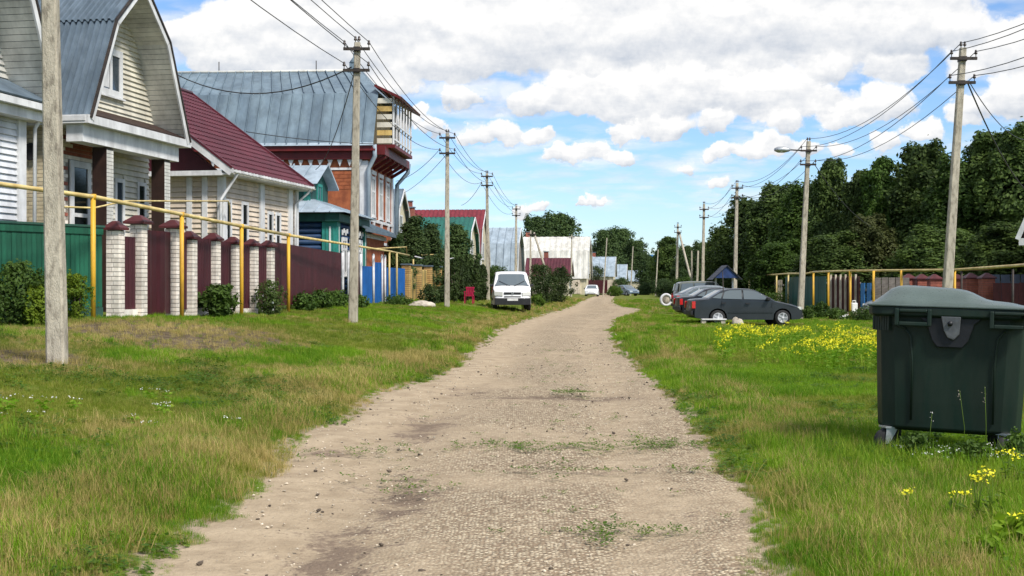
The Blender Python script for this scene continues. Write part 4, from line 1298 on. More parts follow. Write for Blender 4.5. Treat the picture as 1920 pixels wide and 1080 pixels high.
for u0 in (0.75, 2.35, 3.95):
    window(h5, Plane((0, -0.12, 0), (1, 0, 0), (0, -1, 0)), u0, u0 + 0.95, 1.3, 2.9, 0.16, (u0 + 0.475,), (2.4,), glass='window_dark')
    for k in range(4):
        m = MB(); f5.box(m, u0 - 0.1 + k * 0.3, u0 + 0.05 + k * 0.3, 0.16, 0.2, 2.98 + 0.1 * (k % 2), 3.2 + 0.06 * (k % 2)); m.build('carving', MATS['white_trim'], h5)
window(h5, Plane((-0.12, 0, 0), (0, 1, 0), (-1, 0, 0)), 1.75, 2.6, 1.3, 2.9, 0.16, (2.17,), (2.4,), glass='window_dark')
e0, e1, E = -0.55, 6.15, 3.85
RZ = 5.0
A_, B_, C_, D_ = (e0, e0, E), (e1, e0, E), (e1, 7.1, E), (e0, 7.1, E)
T1, T2 = (2.8, 2.7, RZ), (2.8, 4.2, RZ)


def tri_panels(parent, p0, p1, top0, top1, mat, width=0.62):
    """a hip plane as trapezoid panels, each cut to the plane's outline"""
    p0, p1, top0, top1 = map(Vector, (p0, p1, top0, top1))
    n = max(2, round((p1 - p0).length / width))
    nrm = (p1 - p0).cross(top0 - p0).normalized()
    dd = (p1 - p0).normalized(); L = (p1 - p0).length
    ut0, ut1 = (top0 - p0).dot(dd), (top1 - p0).dot(dd)
    up = (top0 - p0) - dd * ut0
    def hgt(u): return min(1.0, u / max(ut0, 1e-4), (L - u) / max(L - ut1, 1e-4))
    for k in range(n):
        u0, u1 = L * k / n, L * (k + 1) / n
        brk = sorted({u0, u1} | {v for v in (ut0, ut1) if u0 < v < u1})
        pts = [p0 + dd * u0, p0 + dd * u1] + [p0 + dd * u + up * max(hgt(u), 0.0) for u in reversed(brk)]
        cl = [pts[0]]
        for q_ in pts[1:]:
            if (q_ - cl[-1]).length > 1e-3: cl.append(q_)
        if (cl[-1] - cl[0]).length < 1e-3: cl.pop()
        if len(cl) < 3: continue
        mb = MB(); mb.slab(cl, 0.012)
        h0 = hgt(u0)
        if h0 > 0.05:
            q0 = p0 + dd * u0 + nrm * 0.013
            mb.slab([q0, q0 + dd * 0.03, q0 + dd * 0.03 + up * h0, q0 + up * h0], 0.035)
        mb.build('roof_panel', mat, parent)


for a_, b__, c__, d__ in ((A_, B_, T1, T1), (B_, C_, T1, T2), (C_, D_, T2, T2), (D_, A_, T2, T1)):
    tri_panels(h5, a_, b__, c__, d__, MATS['zinc_pale'])
# attic room with its own gabled roof
m = MB(); m.box(1.15, 4.4, 1.3, 5.0, 4.1, 5.2); m.build('attic_wall', MATS['teal_dark'], h5)
m = MB(); m.prism([(1.15, 5.2), (4.4, 5.2), (2.78, 5.95)], 1.3, 1.5, 'y'); m.build('attic_gable', MATS['teal_dark'], h5)
af = Plane((0, 1.3, 0), (1, 0, 0), (0, -1, 0)); as_ = Plane((1.15, 0, 0), (0, 1, 0), (-1, 0, 0))
m = MB(); as_.box(m, 1.28, 1.55, 0.0, 0.05, 4.1, 5.18); m.build('attic_corner', MATS['teal_wood'], h5)
window(h5, af, 2.3, 3.2, 4.45, 5.25, 0.12, (2.75,), glass='window_dark', frame='teal_wood')
window(h5, as_, 2.3, 3.0, 4.4, 5.1, 0.10, (2.65,), glass='window_dark', frame='teal_wood')
seam_panels(h5, (0.75, 5.4, 5.1), (0.75, 0.9, 5.1), (2.78, 0.9, 6.05), (2.78, 5.4, 6.05), 0.75, MATS['zinc_pale'])
seam_panels(h5, (4.80, 0.9, 5.1), (4.80, 5.4, 5.1), (2.78, 5.4, 6.05), (2.78, 0.9, 6.05), 0.75, MATS['zinc_pale'])

# ------------------------------------------------------------------ tall brick house with the metal mansard
x4, y4 = W(688, 38)
Z4 = 0.6
h4 = thing('brick_house', 'tall orange brick house with grey standing seam mansard roof and balcony', 'house', (x4, y4, Z4), R(90 - 4))
W4, D4, E4 = 7.7, 12.0, 7.75
m = MB(); m.box(0.0, W4, 0.0, D4, -0.4, E4); m.build('wall', MATS['brick_orange'], h4)
f4 = Plane((0, 0, 0), (1, 0, 0), (0, -1, 0)); s4 = Plane((0, 0, 0), (0, 1, 0), (-1, 0, 0))
for pl, u0, u1 in ((f4, -0.05, 0.45), (f4, W4 - 0.45, W4 + 0.05), (s4, -0.06, 0.36)):
    m = MB(); pl.box(m, u0, u1, 0.0, 0.055, -0.3, 7.0); m.build('pilaster', MATS['white_trim'], h4)
brick_wall(h4, s4, 0.65, 6.0, 5.6, 6.55, MATS['brick_orange'], L=0.5, H=0.16, gap=0.02)
for k in range(16):
    u = 0.35 + k * 0.49
    m = MB(); s4.poly(m, [(u - 0.13, 7.05), (u + 0.13, 7.05), (u, 6.72)], 0.02, 0.14); m.build('brick_tooth', MATS['white_trim'], h4)
m = MB(); s4.box(m, 0.0, 9, 0.0, 0.06, 6.55, 6.66); m.build('string_course', MATS['white_trim'], h4)
m = MB(); s4.box(m, -0.5, D4, 0.0, 0.25, 7.06, 7.45); m.build('fascia', MATS['dark_fascia'], h4)
m = MB(); s4.box(m, -0.5, D4, 0.0, 0.5, 7.452, 7.75); m.build('eave_board', MATS['dark_fascia'], h4)
m = MB(); f4.box(m, 0.0, W4 + 0.4, 0.0, 0.9, 7.30, 7.72); m.build('front_eave', MATS['dark_fascia'], h4)
for k in range(6):
    u = 0.4 + k * 1.35
    m = MB(); beam(m, (u, -0.02, 6.75), (u, -0.85, 7.25), 0.14, 0.16); m.build('bracket', MATS['dark_fascia'], h4)
for k, u in enumerate((1.15, 3.35, 5.55)):
    window(h4, Plane((0, -0.004, 0), (1, 0, 0), (0, -1, 0)), u, u + 1.0, 4.3, 6.35, 0.14, (u + 0.5,), (5.6,), glass='window_dark')
    m = MB(); f4.box(m, u - 0.14, u - 0.02, 0.0, 0.05, 4.2, 6.45); m.build('window_column', MATS['white_trim'], h4)
    m = MB(); f4.box(m, u + 1.02, u + 1.14, 0.0, 0.05, 4.2, 6.45); m.build('window_column', MATS['white_trim'], h4)
    m = MB(); f4.box(m, u - 0.2, u + 1.2, 0.0, 0.07, 6.45, 6.65); m.build('window_hood', MATS['white_trim'], h4)
    m = MB(); f4.poly(m, [(u + 0.35, 4.1), (u + 0.65, 4.1), (u + 0.5, 3.5)], 0.0, 0.1); m.build('brick_tooth', MATS['white_trim'], h4)
m = MB(); f4.box(m, -0.05, W4, 0.0, 0.07, 4.05, 4.2); m.build('string_course', MATS['white_trim'], h4)
m = MB(); f4.box(m, -0.05, W4, 0.0, 0.07, 2.95, 3.1); m.build('string_course', MATS['white_trim'], h4)
BZ, RZ4 = 10.45, 12.05
bx0, bx1 = 0.95, W4 - 0.95
seam_panels(h4, (-0.5, D4, E4), (-0.5, -0.4, E4), (bx0, -0.4, BZ), (bx0, D4, BZ), 0.55, MATS['zinc_roof'])
seam_panels(h4, (bx0, D4, BZ), (bx0, -0.4, BZ), (W4 / 2, 1.0, RZ4), (W4 / 2, D4, RZ4), 0.55, MATS['zinc_roof'])
seam_panels(h4, (W4 + 0.5, -0.4, E4), (W4 + 0.5, D4, E4), (bx1, D4, BZ), (bx1, -0.4, BZ), 0.9, MATS['zinc_roof'])
seam_panels(h4, (bx1, -0.4, BZ), (bx1, D4, BZ), (W4 / 2, D4, RZ4), (W4 / 2, 1.0, RZ4), 0.9, MATS['zinc_roof'])
m = MB(); m.slab([(bx0, -0.4, BZ), (bx1, -0.4, BZ), (W4 / 2, 1.0, RZ4)], 0.02); m.build('hip_panel', MATS['zinc_roof'], h4)
m = MB(); f4.poly(m, [(-0.4, E4), (W4 + 0.4, E4), (bx1, BZ - 0.05), (bx0, BZ - 0.05)], -0.3, -0.02); m.build('gable_wall', MATS['cream_wall'], h4)
m = MB(); m.prism([(-0.6, E4 - 0.05), (-0.50, E4 + 0.10), (-0.35, E4 - 0.05)], -0.4, D4, 'y'); m.build('gutter', MATS['zinc_pale'], h4)
MB().tube([(W4 / 2, 1.0, RZ4 + 0.05), (W4 / 2, D4, RZ4 + 0.05)], 0.08, 8).build('ridge_cap', MATS['soffit'], h4)
for yy, hh in ((1.4, 0.75), (11.6, 0.8)):
    m = MB(); m.box(W4 / 2 - 0.2, W4 / 2 + 0.2, yy - 0.2, yy + 0.2, RZ4 - 0.1, RZ4 + hh * 0.55)
    m.lathe([(0.2, RZ4 + hh * 0.55), (0.26, RZ4 + hh * 0.62), (0.05, RZ4 + hh), (0.02, RZ4 + hh + 0.35)], 8, (W4 / 2, yy, 0)); m.build('vent_cowl', MATS['zinc_roof'], h4)
for yy in (3.4, 8.6):
    MB().tube([(W4 / 2, yy, RZ4), (W4 / 2, yy, RZ4 + 0.6)], 0.025, 5).build('mast', MATS['iron_dark'], h4)
# balcony under its own little roof
m = MB(); f4.box(m, 0.9, 6.8, 0.02, 1.25, 7.73, 7.9); m.build('balcony_floor', MATS['dark_fascia'], h4)
for k in range(7):
    u = 0.95 + k * 0.96
    m = MB(); f4.box(m, u, u + 0.09, 1.12, 1.21, 7.9, 10.3); m.build('balcony_post', MATS['white_trim'], h4)
for z in (8.1, 8.9):
    m = MB(); f4.box(m, 0.95, 6.8, 1.215, 1.25, z, z + 0.08); m.build('railing', MATS['white_trim'], h4)
for k in range(6):
    m = MB(); m.box(0.86, 0.93, -1.1, -0.35, 7.95 + k * 0.4, 8.2 + k * 0.4); m.build('side_panel', MATS['yellow_wood' if k % 3 == 1 else 'siding_cream'], h4)
m = MB(); m.slab([(0.5, -1.6, 10.1), (7.2, -1.6, 10.1), (6.9, -0.2, 10.8), (0.8, -0.2, 10.8)], 0.12); m.build('balcony_roof', MATS['dark_fascia'], h4)
m = MB(); f4.box(m, 1.2, 6.6, 0.0, 0.03, 7.95, 10.2); m.build('balcony_back', MATS['yellow_wood'], h4)
downpipe(h4, [(-0.45, -0.45, 7.75), (-0.30, -0.45, 7.2), (-0.15, -0.12, 6.6), (-0.15, -0.1, 0)], 0.11, 'zinc_pale')
downpipe(h4, [(W4 + 0.45, -0.85, 7.6), (W4 + 0.4, -0.8, 7.1), (W4 + 0.1, -0.25, 6.4), (W4 + 0.1, -0.2, 0)], 0.12, 'zinc_roof')

# low brick lean-to in front of the tall brick house
x6, y6 = W(690, 42)
h6 = thing('brick_annexe', 'low orange brick lean-to with grey metal roof below the tall brick house', 'annexe', (x6 - 0.5, y6 - 0.5, 0.55), R(90 - 4))
m = MB(); m.box(0, 7.5, 0, 2.2, -0.3, 3.35); m.build('wall', MATS['brick_orange'], h6)
m = MB(); m.box(-0.1, 7.6, -0.10, -0.005, 3.1, 3.3); m.build('cornice', MATS['white_trim'], h6)
seam_panels(h6, (-0.3, -0.5, 3.4), (7.9, -0.5, 3.4), (7.9, 2.4, 4.6), (-0.3, 2.4, 4.6), 0.6, MATS['zinc_roof'])
m = MB(); m.box(-0.28, 7.88, -0.56, -0.5, 3.28, 3.42); m.build('eave_board', MATS['slate_roof'], h6)
m = MB(); m.prism([(0, 3.35), (2.2, 3.35), (2.2, 4.4)], 0.0, 0.1, 'x'); m.build('end_wall', MATS['brick_orange'], h6)


# ------------------------------------------------------------------ houses farther along
def far_house(name, label, px, s, th_, Wd, D, wall_h, prof, roof, wall, trim='white_trim', wins=(), group=None, z=0.45, pitch=0.35, gmat=None, over=0.22, seams=None):
    x, y = W(px, s)
    h = thing(name, label, 'house', (x, y, z), R(90 - th_), group)
    m = MB(); m.box(0.3, Wd - 0.3, 0.06, D, -0.5, wall_h); m.build('wall', MATS[wall], h)
    gp_ = [(p[0] if 0 < i < len(prof) - 1 else (0.3 if i == 0 else Wd - 0.3), p[1] - 0.05) for i, p in enumerate(prof)]
    m = MB(); m.prism(gp_, 0.03, 0.25, 'y'); m.build('gable', MATS[gmat or wall], h)
    for a, b_ in zip(prof[:-1], prof[1:]):
        if b_[1] >= a[1]:
            q_ = [(a[0], D + 0.3, a[1]), (a[0], -over, a[1]), (b_[0], -over, b_[1]), (b_[0], D + 0.3, b_[1])]
        else:
            q_ = [(b_[0], -over, b_[1]), (b_[0], D + 0.3, b_[1]), (a[0], D + 0.3, a[1]), (a[0], -over, a[1])]
        if seams: seam_panels(h, *q_, seams, MATS[roof])
        else: corr_sheet(*q_, pitch, 0.04).build('roof_sheet', MATS[roof], h)
        m = MB(); beam(m, (a[0], -over - 0.03, a[1] - 0.08), (b_[0], -over - 0.03, b_[1] - 0.08), 0.05, 0.2, (0, 0, 1) if abs(b_[1] - a[1]) < abs(b_[0] - a[0]) * 3 else (1, 0, 0)); m.build('barge_board', MATS[trim], h)
    for (u0, u1, z0, z1, face) in wins:
        pl = Plane((0, 0.06 if z1 < wall_h else 0.03, 0), (1, 0, 0), (0, -1, 0)) if face == 'f' else Plane((0.3, 0, 0), (0, 1, 0), (-1, 0, 0))
        window(h, pl, u0, u1, z0, z1, 0.1, ((u0 + u1) / 2,), glass='window_dark')
    mb_ = MB(); mb_.box(Wd / 2 + 0.5, Wd / 2 + 1.0, D * 0.55, D * 0.55 + 0.5, prof[len(prof) // 2][1] - 1.0, prof[len(prof) // 2][1] + 0.75)
    ch = mb_.build('chimney', MATS['brick_red'], h)
    mb_ = MB(); mb_.box(Wd / 2 + 0.44, Wd / 2 + 1.06, D * 0.55 - 0.06, D * 0.55 + 0.56, prof[len(prof) // 2][1] + 0.755, prof[len(prof) // 2][1] + 0.83); mb_.build('chimney_cap', MATS['zinc_roof'], ch)
    return h


far_house('house', 'narrow grey-blue gambrel roofed house with cream gable just past the tall brick house', 737, 29.5, 4, 6.4, 8, 3.6,
          [(0, 3.6), (1.2, 6.0), (3.2, 7.3), (5.2, 6.0), (6.4, 3.6)], 'slate_roof', 'cream_wall', wins=[(2.5, 3.9, 4.4, 5.6, 'f')], z=0.5)
far_house('house', 'house with long red metal gambrel roof rising behind the green roofed one', 896, 23.5, 5, 7.5, 11, 2.9,
          [(0, 2.2), (1.3, 5.6), (3.75, 7.3), (6.2, 5.6), (7.5, 2.2)], 'red_roof', 'cream_wall', wins=[(2.5, 4.5, 3.2, 4.6, 'f')], z=0.4)
far_house('house', 'house with dark green gambrel roof and cream gable behind the conifers', 874, 26.5, 5, 7.0, 8, 2.9,
          [(0, 2.4), (1.2, 4.9), (3.5, 6.0), (5.8, 4.9), (7.0, 2.4)], 'green_roof', 'cream_wall', wins=[(2.4, 4.2, 3.0, 4.4, 'f')], z=0.45)
far_house('house', 'house with pale zinc gambrel roof and maroon lower wall beyond the red roof', 966, 20.0, 6, 7.0, 7, 2.7,
          [(0, 2.4), (1.1, 5.0), (3.5, 6.6), (5.9, 5.0), (7.0, 2.4)], 'zinc_pale', 'cream_wall', gmat='grey_wood', wins=[(1.0, 2.0, 1.0, 2.2, 'f'), (3.0, 4.0, 1.0, 2.2, 'f')], z=0.4, seams=0.7)
far_house('house', 'long building with tall whitish metal roof in front of the round trees', 1100, 13.2, 8, 8.0, 16, 2.6,
          [(0, 2.2), (1.4, 6.2), (4.0, 8.3), (6.6, 6.2), (8.0, 2.2)], 'white_roof', 'cream_wall', wins=[(3, 5, 3, 4.6, 'f')], z=0.2, pitch=0.8)
far_house('house', 'small house with maroon roof in front of the whitish long roof', 1066, 16.0, 8, 5.0, 5, 2.2,
          [(0, 2.2), (2.5, 4.4), (5.0, 2.2)], 'maroon_roof', 'cream_wall', wins=[(1.5, 3.2, 0.8, 1.8, 'f')], z=0.3)
far_house('house', 'far small house with bluish metal roof beyond the whitish long roof', 1150, 11.2, 8, 7.0, 6, 2.8,
          [(0, 2.8), (1.4, 5.0), (3.5, 6.2), (5.6, 5.0), (7.0, 2.8)], 'zinc_pale', 'cream_wall', z=0.1, seams=1.2, wins=[(2.4, 4.4, 3.2, 4.6, 'f')])
far_house('house', 'lower far house with pale metal roof next to the bluish roofed one', 1172, 10.6, 8, 6.0, 6, 2.4,
          [(0, 2.4), (3.0, 5.1), (6.0, 2.4)], 'zinc_pale', 'cream_wall', z=0.1, seams=1.2, wins=[(2.0, 4.0, 0.9, 2.0, 'f')])
far_house('house', 'farthest small house with pale grey roof at the bend of the track', 1205, 9.6, 8, 6.5, 7, 2.2,
          [(0, 2.2), (3.2, 4.4), (6.5, 2.2)], 'zinc_pale', 'cream_wall', z=0.0, seams=1.3, wins=[(2.0, 4.0, 0.8, 1.8, 'f')])
far_house('house', 'distant house with bright blue roof in the gap between the trees', 1232, 6.4, 10, 9, 6, 5.0,
          [(0, 5.0), (4.5, 10.5), (9, 5.0)], 'blue_bright', 'grey_wood', z=0.0, pitch=1.0)
# house whose eave pokes in at the right edge
hr = far_house('house', 'house with maroon roof and white eave cutting in at the right picture edge', 1908, 44, 114, 8.4, 9, 3.5,
               [(0, 3.55), (1.25, 6.6), (4.2, 8.4), (7.15, 6.6), (8.4, 3.55)], 'maroon_roof', 'brick_red', z=-0.07, wins=[(3.2, 5.2, 4.4, 5.8, 'f')], gmat='maroon_sheet')
m = MB(); m.box(0.05, 8.3, -0.18, 0.02, 3.22, 3.52); m.build('eave_box', MATS['white_trim'], hr)

# ------------------------------------------------------------------ power poles
POLES = {}


def pole(key, label, px0, s, px1, ytop, arms, wbase=0.24, lamp=None, height=None, pins=True, dark=0.30, group='concrete power poles', base_z=None, arm_half=0.36, name='power_pole'):
    x, y = W(px0, s)
    z0 = gz(x, y) if base_z is None else base_z
    zt = ZZ(ytop, s) if height is None else z0 + height
    xt = (px1 - 960.0) / s
    t = thing(name, label, 'pole', (x, y, z0), 0, group)
    H = zt - z0; lean = xt - x
    def at(f): return Vector((lean * f, 0, H * f))
    mb = MB()
    rings = []
    nseg = 10
    gj = random.Random(hash(label) % 1000 if False else int(px0))
    for k in range(nseg + 1):
        f = -0.04 + 1.04 * k / nseg
        hw = (wbase * (1 - 0.36 * max(f, 0))) / 2; hd = hw * 0.85; ch = hw * 0.22
        c = at(f) + Vector((gj.uniform(-1, 1), gj.uniform(-1, 1), 0)) * 0.004
        rings += [c + Vector(p) for p in ((-hw + ch, -hd, 0), (hw - ch, -hd, 0), (hw, -hd + ch, 0), (hw, hd - ch, 0), (hw - ch, hd, 0), (-hw + ch, hd, 0), (-hw, hd - ch, 0), (-hw, -hd + ch, 0))]
    fs = [(k * 8 + j, k * 8 + (j + 1) % 8, (k + 1) * 8 + (j + 1) % 8, (k + 1) * 8 + j) for k in range(nseg) for j in range(8)]
    fs += [tuple(range(8))[::-1], tuple(nseg * 8 + j for j in range(8))]
    mb.add(rings, fs); mb.build('shaft', MATS['concrete'], t)
    att = []
    hw = wbase * 0.33
    def insul(p):
        MB().tube([p, p + Vector((0, 0, 0.10))], 0.012, 5).build('pin', MATS['iron_dark'], t)
        MB().lathe([(0.02, 0.07), (0.045, 0.085), (0.045, 0.12), (0.028, 0.13), (0.035, 0.15), (0.025, 0.19), (0.0, 0.2)], 8, tuple(p)).build('insulator', MATS['ceramic'], t)
        return p + Vector((0, 0, 0.15))
    for ya in arms:
        z = ZZ(ya, s) - z0
        f = z / H; c = at(f)
        m = MB(); m.box(-arm_half, arm_half, -hw - 0.07, -hw, -0.04, 0.035, Matrix.Translation(c)); m.build('crossarm', MATS['iron_dark'], t)
        m = MB(); m.box(-hw * 1.05, hw * 1.05, -hw - 0.05, hw + 0.03, -0.07, 0.06, Matrix.Translation(c)); m.build('clamp', MATS['iron_dark'], t)
        for sg in (-1, 1):
            att.append(insul(c + Vector((sg * (arm_half - 0.03), -hw - 0.035, 0.035))))
    if pins:
        for sg in (-1, 1):
            att.append(insul(at(1.0) + Vector((sg * hw * 0.6, 0, -0.02))))
    if lamp:
        z = ZZ(lamp, s) - z0; c = at(z / H)
        MB().tube([c, c + Vector((-0.5, 0, 0.03)), c + Vector((-0.95, -0.05, 0.05))], 0.03, 6).build('lamp_arm', MATS['iron_dark'], t)
        e = c + Vector((-0.95, -0.05, 0.05))
        m = MB(); m.lathe([(0.03, 0.12), (0.08, 0.05), (0.12, -0.1), (0.12, -0.3), (0.06, -0.42), (0.0, -0.44)], 12, (0, 0, 0), 'x')
        lh = m.build('lamp_head', MATS['galvanised'], t); lh.location = e; lh.scale = (1.35, 1.4, 1.15)
        g_ = MB().lathe([(0.0, -0.02), (0.09, 0.0), (0.10, 0.03)], 12, (-0.2, 0, -0.09)).build('lamp_glass', MATS['lamp_glass'], lh)
    POLES[key] = [t.location + Vector(a) for a in att]
    return t


G1 = 'power poles along the houses'
G2 = 'power poles along the right verge'
pole('A', 'nearest weathered concrete pole in front of the green board fence, top out of frame', 107, 150, 84, 0, [], 0.235, height=8.2, pins=False, group=G1)
pole('B', 'tall concrete pole before the maroon sheet fence with a cable to the houses', 662, 69, 670, 80, (93, 133), 0.25, group=G1)
pole('C', 'slim concrete pole beside the grey boulder before the thuja hedge', 838, 42, 839, 250, (259, 288), 0.24, group=G1)
pole('D', 'concrete pole rising behind the white van\'s left side', 915, 31, 913, 325, (331, 348), 0.24, group=G1)
pole('E', 'concrete pole in front of the pale zinc gambrel roof', 967, 22, 968, 386, (392, 404), 0.26, group=G1)
pole('R1', 'tall leaning concrete pole behind the green waste bin', 1770, 69, 1805, 90, (111, 156), 0.26, group=G2)
pole('R2', 'concrete pole carrying a street lamp beside the graphite sedan', 1500, 42, 1516, 265, (283, 309), 0.27, lamp=283, group=G2)
pole('R3', 'concrete pole behind the blue well roof', 1377, 30, 1382, 343, (353, 371), 0.26, group=G2)
pole('R4', 'concrete pole with a twin post beside it past the blue well', 1317, 24, 1320, 382, (393, 408), 0.26, group=G2)
pole('R5', 'braced concrete pole at the far end of the right verge', 1268, 18.5, 1271, 420, (426, 436), 0.27, group=G2)
pole('b1', 'short plain post standing close beside the far twin pole', 1306, 24, 1309, 470, (), 0.20, pins=False, group=G2)
pole('b2', 'plain post between the braced pole and the twin pole', 1297, 21, 1297, 470, (), 0.18, pins=False, group=G2)
pole('f1', 'thin far pole left of the leaning brace over the dark bushes', 994, 22.5, 995, 432, (440,), 0.20, pins=False, group=G1, arm_half=0.25)
pole('f2', 'thin far pole in front of the whitish long roof', 1071, 16.5, 1072, 440, (446,), 0.20, pins=False, group=G1, arm_half=0.3)
pole('f3', 'thin far pole beside the parked white car', 1131, 14.5, 1138, 446, (), 0.20, pins=False, group=G1)
pole('f4', 'thin far pole before the bluish far houses', 1182, 13.0, 1187, 462, (), 0.20, pins=False, group=G1)
pole('f5', 'thin far pole leaning beside the dark conifer', 1229, 13.0, 1234, 468, (), 0.20, pins=False, group=G2)


def brace(name, label, p0, p1, r0, r1, mat='concrete', cat='brace', group=None):
    t = thing(name, label, cat, p0, 0, group)
    d = Vector(p1) - Vector(p0)
    m = MB(); m.tube([(0, 0, 0), d * 0.5, d], [r0, (r0 + r1) / 2, r1], 8); m.build('shaft', MATS[mat], t)
    m = MB(); m.tube([d * 0.955, d * 0.985], r1 * 1.25, 8); m.build('clamp', MATS['iron_dark'], t)
    return t


xb, yb = W(1042, 23); xt_, yt_ = W(1001, 23)
brace('pole_brace', 'pale slanting brace leaning left to the thin pole beside the van', (xb, yb, gz(xb, yb) - 0.1), (xt_, yt_, ZZ(436, 23)), 0.11, 0.08)
xb, yb = W(1306, 19); xt_, yt_ = W(1273, 18.5)
brace('pole_brace', 'slanting brace propping the far pole on the right verge', (xb, yb, gz(xb, yb) - 0.1), (xt_, yt_, ZZ(434, 18.5)), 0.13, 0.10)


# ------------------------------------------------------------------ wires
def catenary(a, b_, sag, n=14):
    a, b_ = Vector(a), Vector(b_)
    return [a.lerp(b_, k / n) - Vector((0, 0, sag * 4 * (k / n) * (1 - k / n))) for k in range(n + 1)]


def wire(label, pts_list, r=0.011, group='overhead wires', name='overhead_wire'):
    o = MB().tube(pts_list, r, 5, cap=False).build(name, MATS['wire'])
    return tag(o, label, 'wire', group)


def run(keys, idx, start, sag, label, r=0.011):
    pts = []
    prev = start
    for k in keys:
        q_ = POLES[k][idx]
        if prev is not None:
            c_ = catenary(prev, q_, sag * min(1.0, (q_ - Vector(prev)).length / 24.0))
            pts += c_ if not pts else c_[1:]
        prev = q_
    return wire(label, pts, r)


names4 = ['upper arm, house side', 'upper arm, road side', 'lower arm, house side', 'lower arm, road side', 'pole top, house side', 'pole top, road side']
B0 = Vector((-6.8, -6.0, 8.6))
for i, nm in enumerate(names4[:5]):
    off = POLES['B'][i] - POLES['B'][4]
    run(['B', 'C', 'D', 'E'], i, B0 + off, 0.55 if i != 2 else 0.7, 'overhead wire along the houses from the ' + nm + ' of each pole')
R0 = Vector((10.6, 12.0, 7.9))
namesR = ['upper arm, road side', 'upper arm, garden side', 'lower arm, road side', 'lower arm, garden side', 'pole top, road side', 'pole top, garden side']
for i, nm in enumerate(namesR[:5]):
    off = POLES['R1'][i] - POLES['R1'][4]
    run(['R1', 'R2', 'R3', 'R4'], i, R0 + off, 0.75, 'overhead wire along the right verge from the ' + nm + ' of each pole')


def PT(px, py, s):
    x, y = W(px, s); return Vector((x, y, ZZ(py, s)))


drops = [('dark cable sagging from the tall pole to the gambrel house', POLES['B'][2] + Vector((0.2, 0, -0.1)), PT(309, 128, 61), 0.75, 0.018),
         ('cable dropping steeply from the tall pole to the blue log house', POLES['B'][2] + Vector((0.3, 0, -0.15)), PT(592, 318, 47), 0.5, 0.014),
         ('cable strung from the maroon roof to the brick house corner', PT(462, 247, 47), PT(708, 270, 38.5), 0.10, 0.018),
         ('service wire from the slim pole to the tall brick house facade', POLES['C'][2], PT(742, 340, 36), 0.25, 0.012),
         ('second service wire from the slim pole to the narrow gambrel house', POLES['C'][3] + Vector((-0.25, 0, -0.1)), PT(757, 362, 31), 0.2, 0.012),
         ('service wire from the pole behind the van towards the red roof', POLES['D'][2], PT(865, 385, 27), 0.25, 0.014),
         ('cable dropping from the leaning pole into the trees at the right edge', POLES['R1'][3] + Vector((-0.2, 0, -0.15)), PT(1925, 358, 46), 0.35, 0.022),
         ('thin cable from the leaning pole over the treetops', POLES['R1'][3] + Vector((-0.15, 0, -0.15)), PT(1930, 262, 46), 0.45, 0.014),
         ('service cable from the lamp pole down in front of the trees', POLES['R2'][3] + Vector((-0.1, 0, -0.1)), PT(1632, 424, 34), 0.35, 0.018),
         ('service wire from the pole behind the well towards the trees', POLES['R3'][3], PT(1435, 377, 26), 0.05, 0.014)]
for lab, a, b_, sg, r in drops:
    wire(lab, catenary(a, b_, sg), r, 'service cables', 'service_cable')

# ------------------------------------------------------------------ yellow gas pipe on posts
gp = thing('gas_pipe', 'yellow gas pipe on yellow posts running along the house fences', 'pipe', (0, 0, 0))
path = [(-240, 303, 118), (0, 345, 100), (175, 369, 91), (341, 402, 79), (453, 424, 70.5), (541, 441, 62.5), (730, 471, 41), (767, 479, 37.5)]
pts = [PT(*q_) for q_ in path]
MB().tube(pts[:6], 0.045, 10).build('pipe', MATS['yellow_faded'], gp)
MB().tube(pts[5:], 0.042, 10).build('pipe', MATS['yellow_faded'], gp)
for px, py, s in path[2:6]:
    p = PT(px, py, s); g0 = gz(p.x, p.y)
    MB().tube([(p.x, p.y - 0.01, g0 - 0.2), (p.x, p.y - 0.01, p.z - 0.02)], 0.052, 10).build('support_post', MATS['yellow_pipe'], gp)
    m = MB(); m.tube([(p.x, p.y, p.z - 0.06), (p.x, p.y, p.z + 0.055)], 0.062, 10); m.build('collar', MATS['yellow_pipe'], gp)
for px, py, s in ((730, 471, 41), (744, 474, 40)):
    p = PT(px, py, s); g0 = gz(p.x, p.y)
    MB().tube([(p.x, p.y - 0.01, g0 - 0.2), (p.x, p.y - 0.01, p.z - 0.02)], 0.048, 8).build('support_post', MATS['yellow_faded'], gp)
br = [PT(341, 402, 79) + Vector((0, 0, 0.35)), PT(341, 402, 79) + Vector((0, 0, 0))]
MB().tube([PT(118, 388, 88), PT(176, 390, 87), PT(235, 377, 80), PT(428, 377, 58), PT(431, 386, 57.5), PT(432, 420, 57)], 0.022, 6).build('branch_pipe', MATS['yellow_faded'], gp)
MB().tube([PT(690, 467, 41), PT(762, 463, 37.5), PT(763, 479, 37.4)], 0.028, 6).build('branch_pipe', MATS['yellow_faded'], gp)
gp2 = thing('gas_pipe', 'pale greenish gas pipe lattice along the yellow brick fence', 'pipe', (0, 0, 0))
MB().tube([PT(778, 481, 36), PT(800, 486, 34), PT(830, 489, 32), PT(862, 494, 30)], 0.035, 8).build('pipe', MATS['white_post'], gp2)
MB().tube([PT(790, 478, 35), PT(826, 477, 33), PT(828, 487, 32.8)], 0.028, 6).build('branch_pipe', MATS['yellow_faded'], gp2)
MB().tube([PT(838, 486, 32), PT(861, 482, 31), PT(862, 494, 30)], 0.028, 6).build('branch_pipe', MATS['white_post'], gp2)
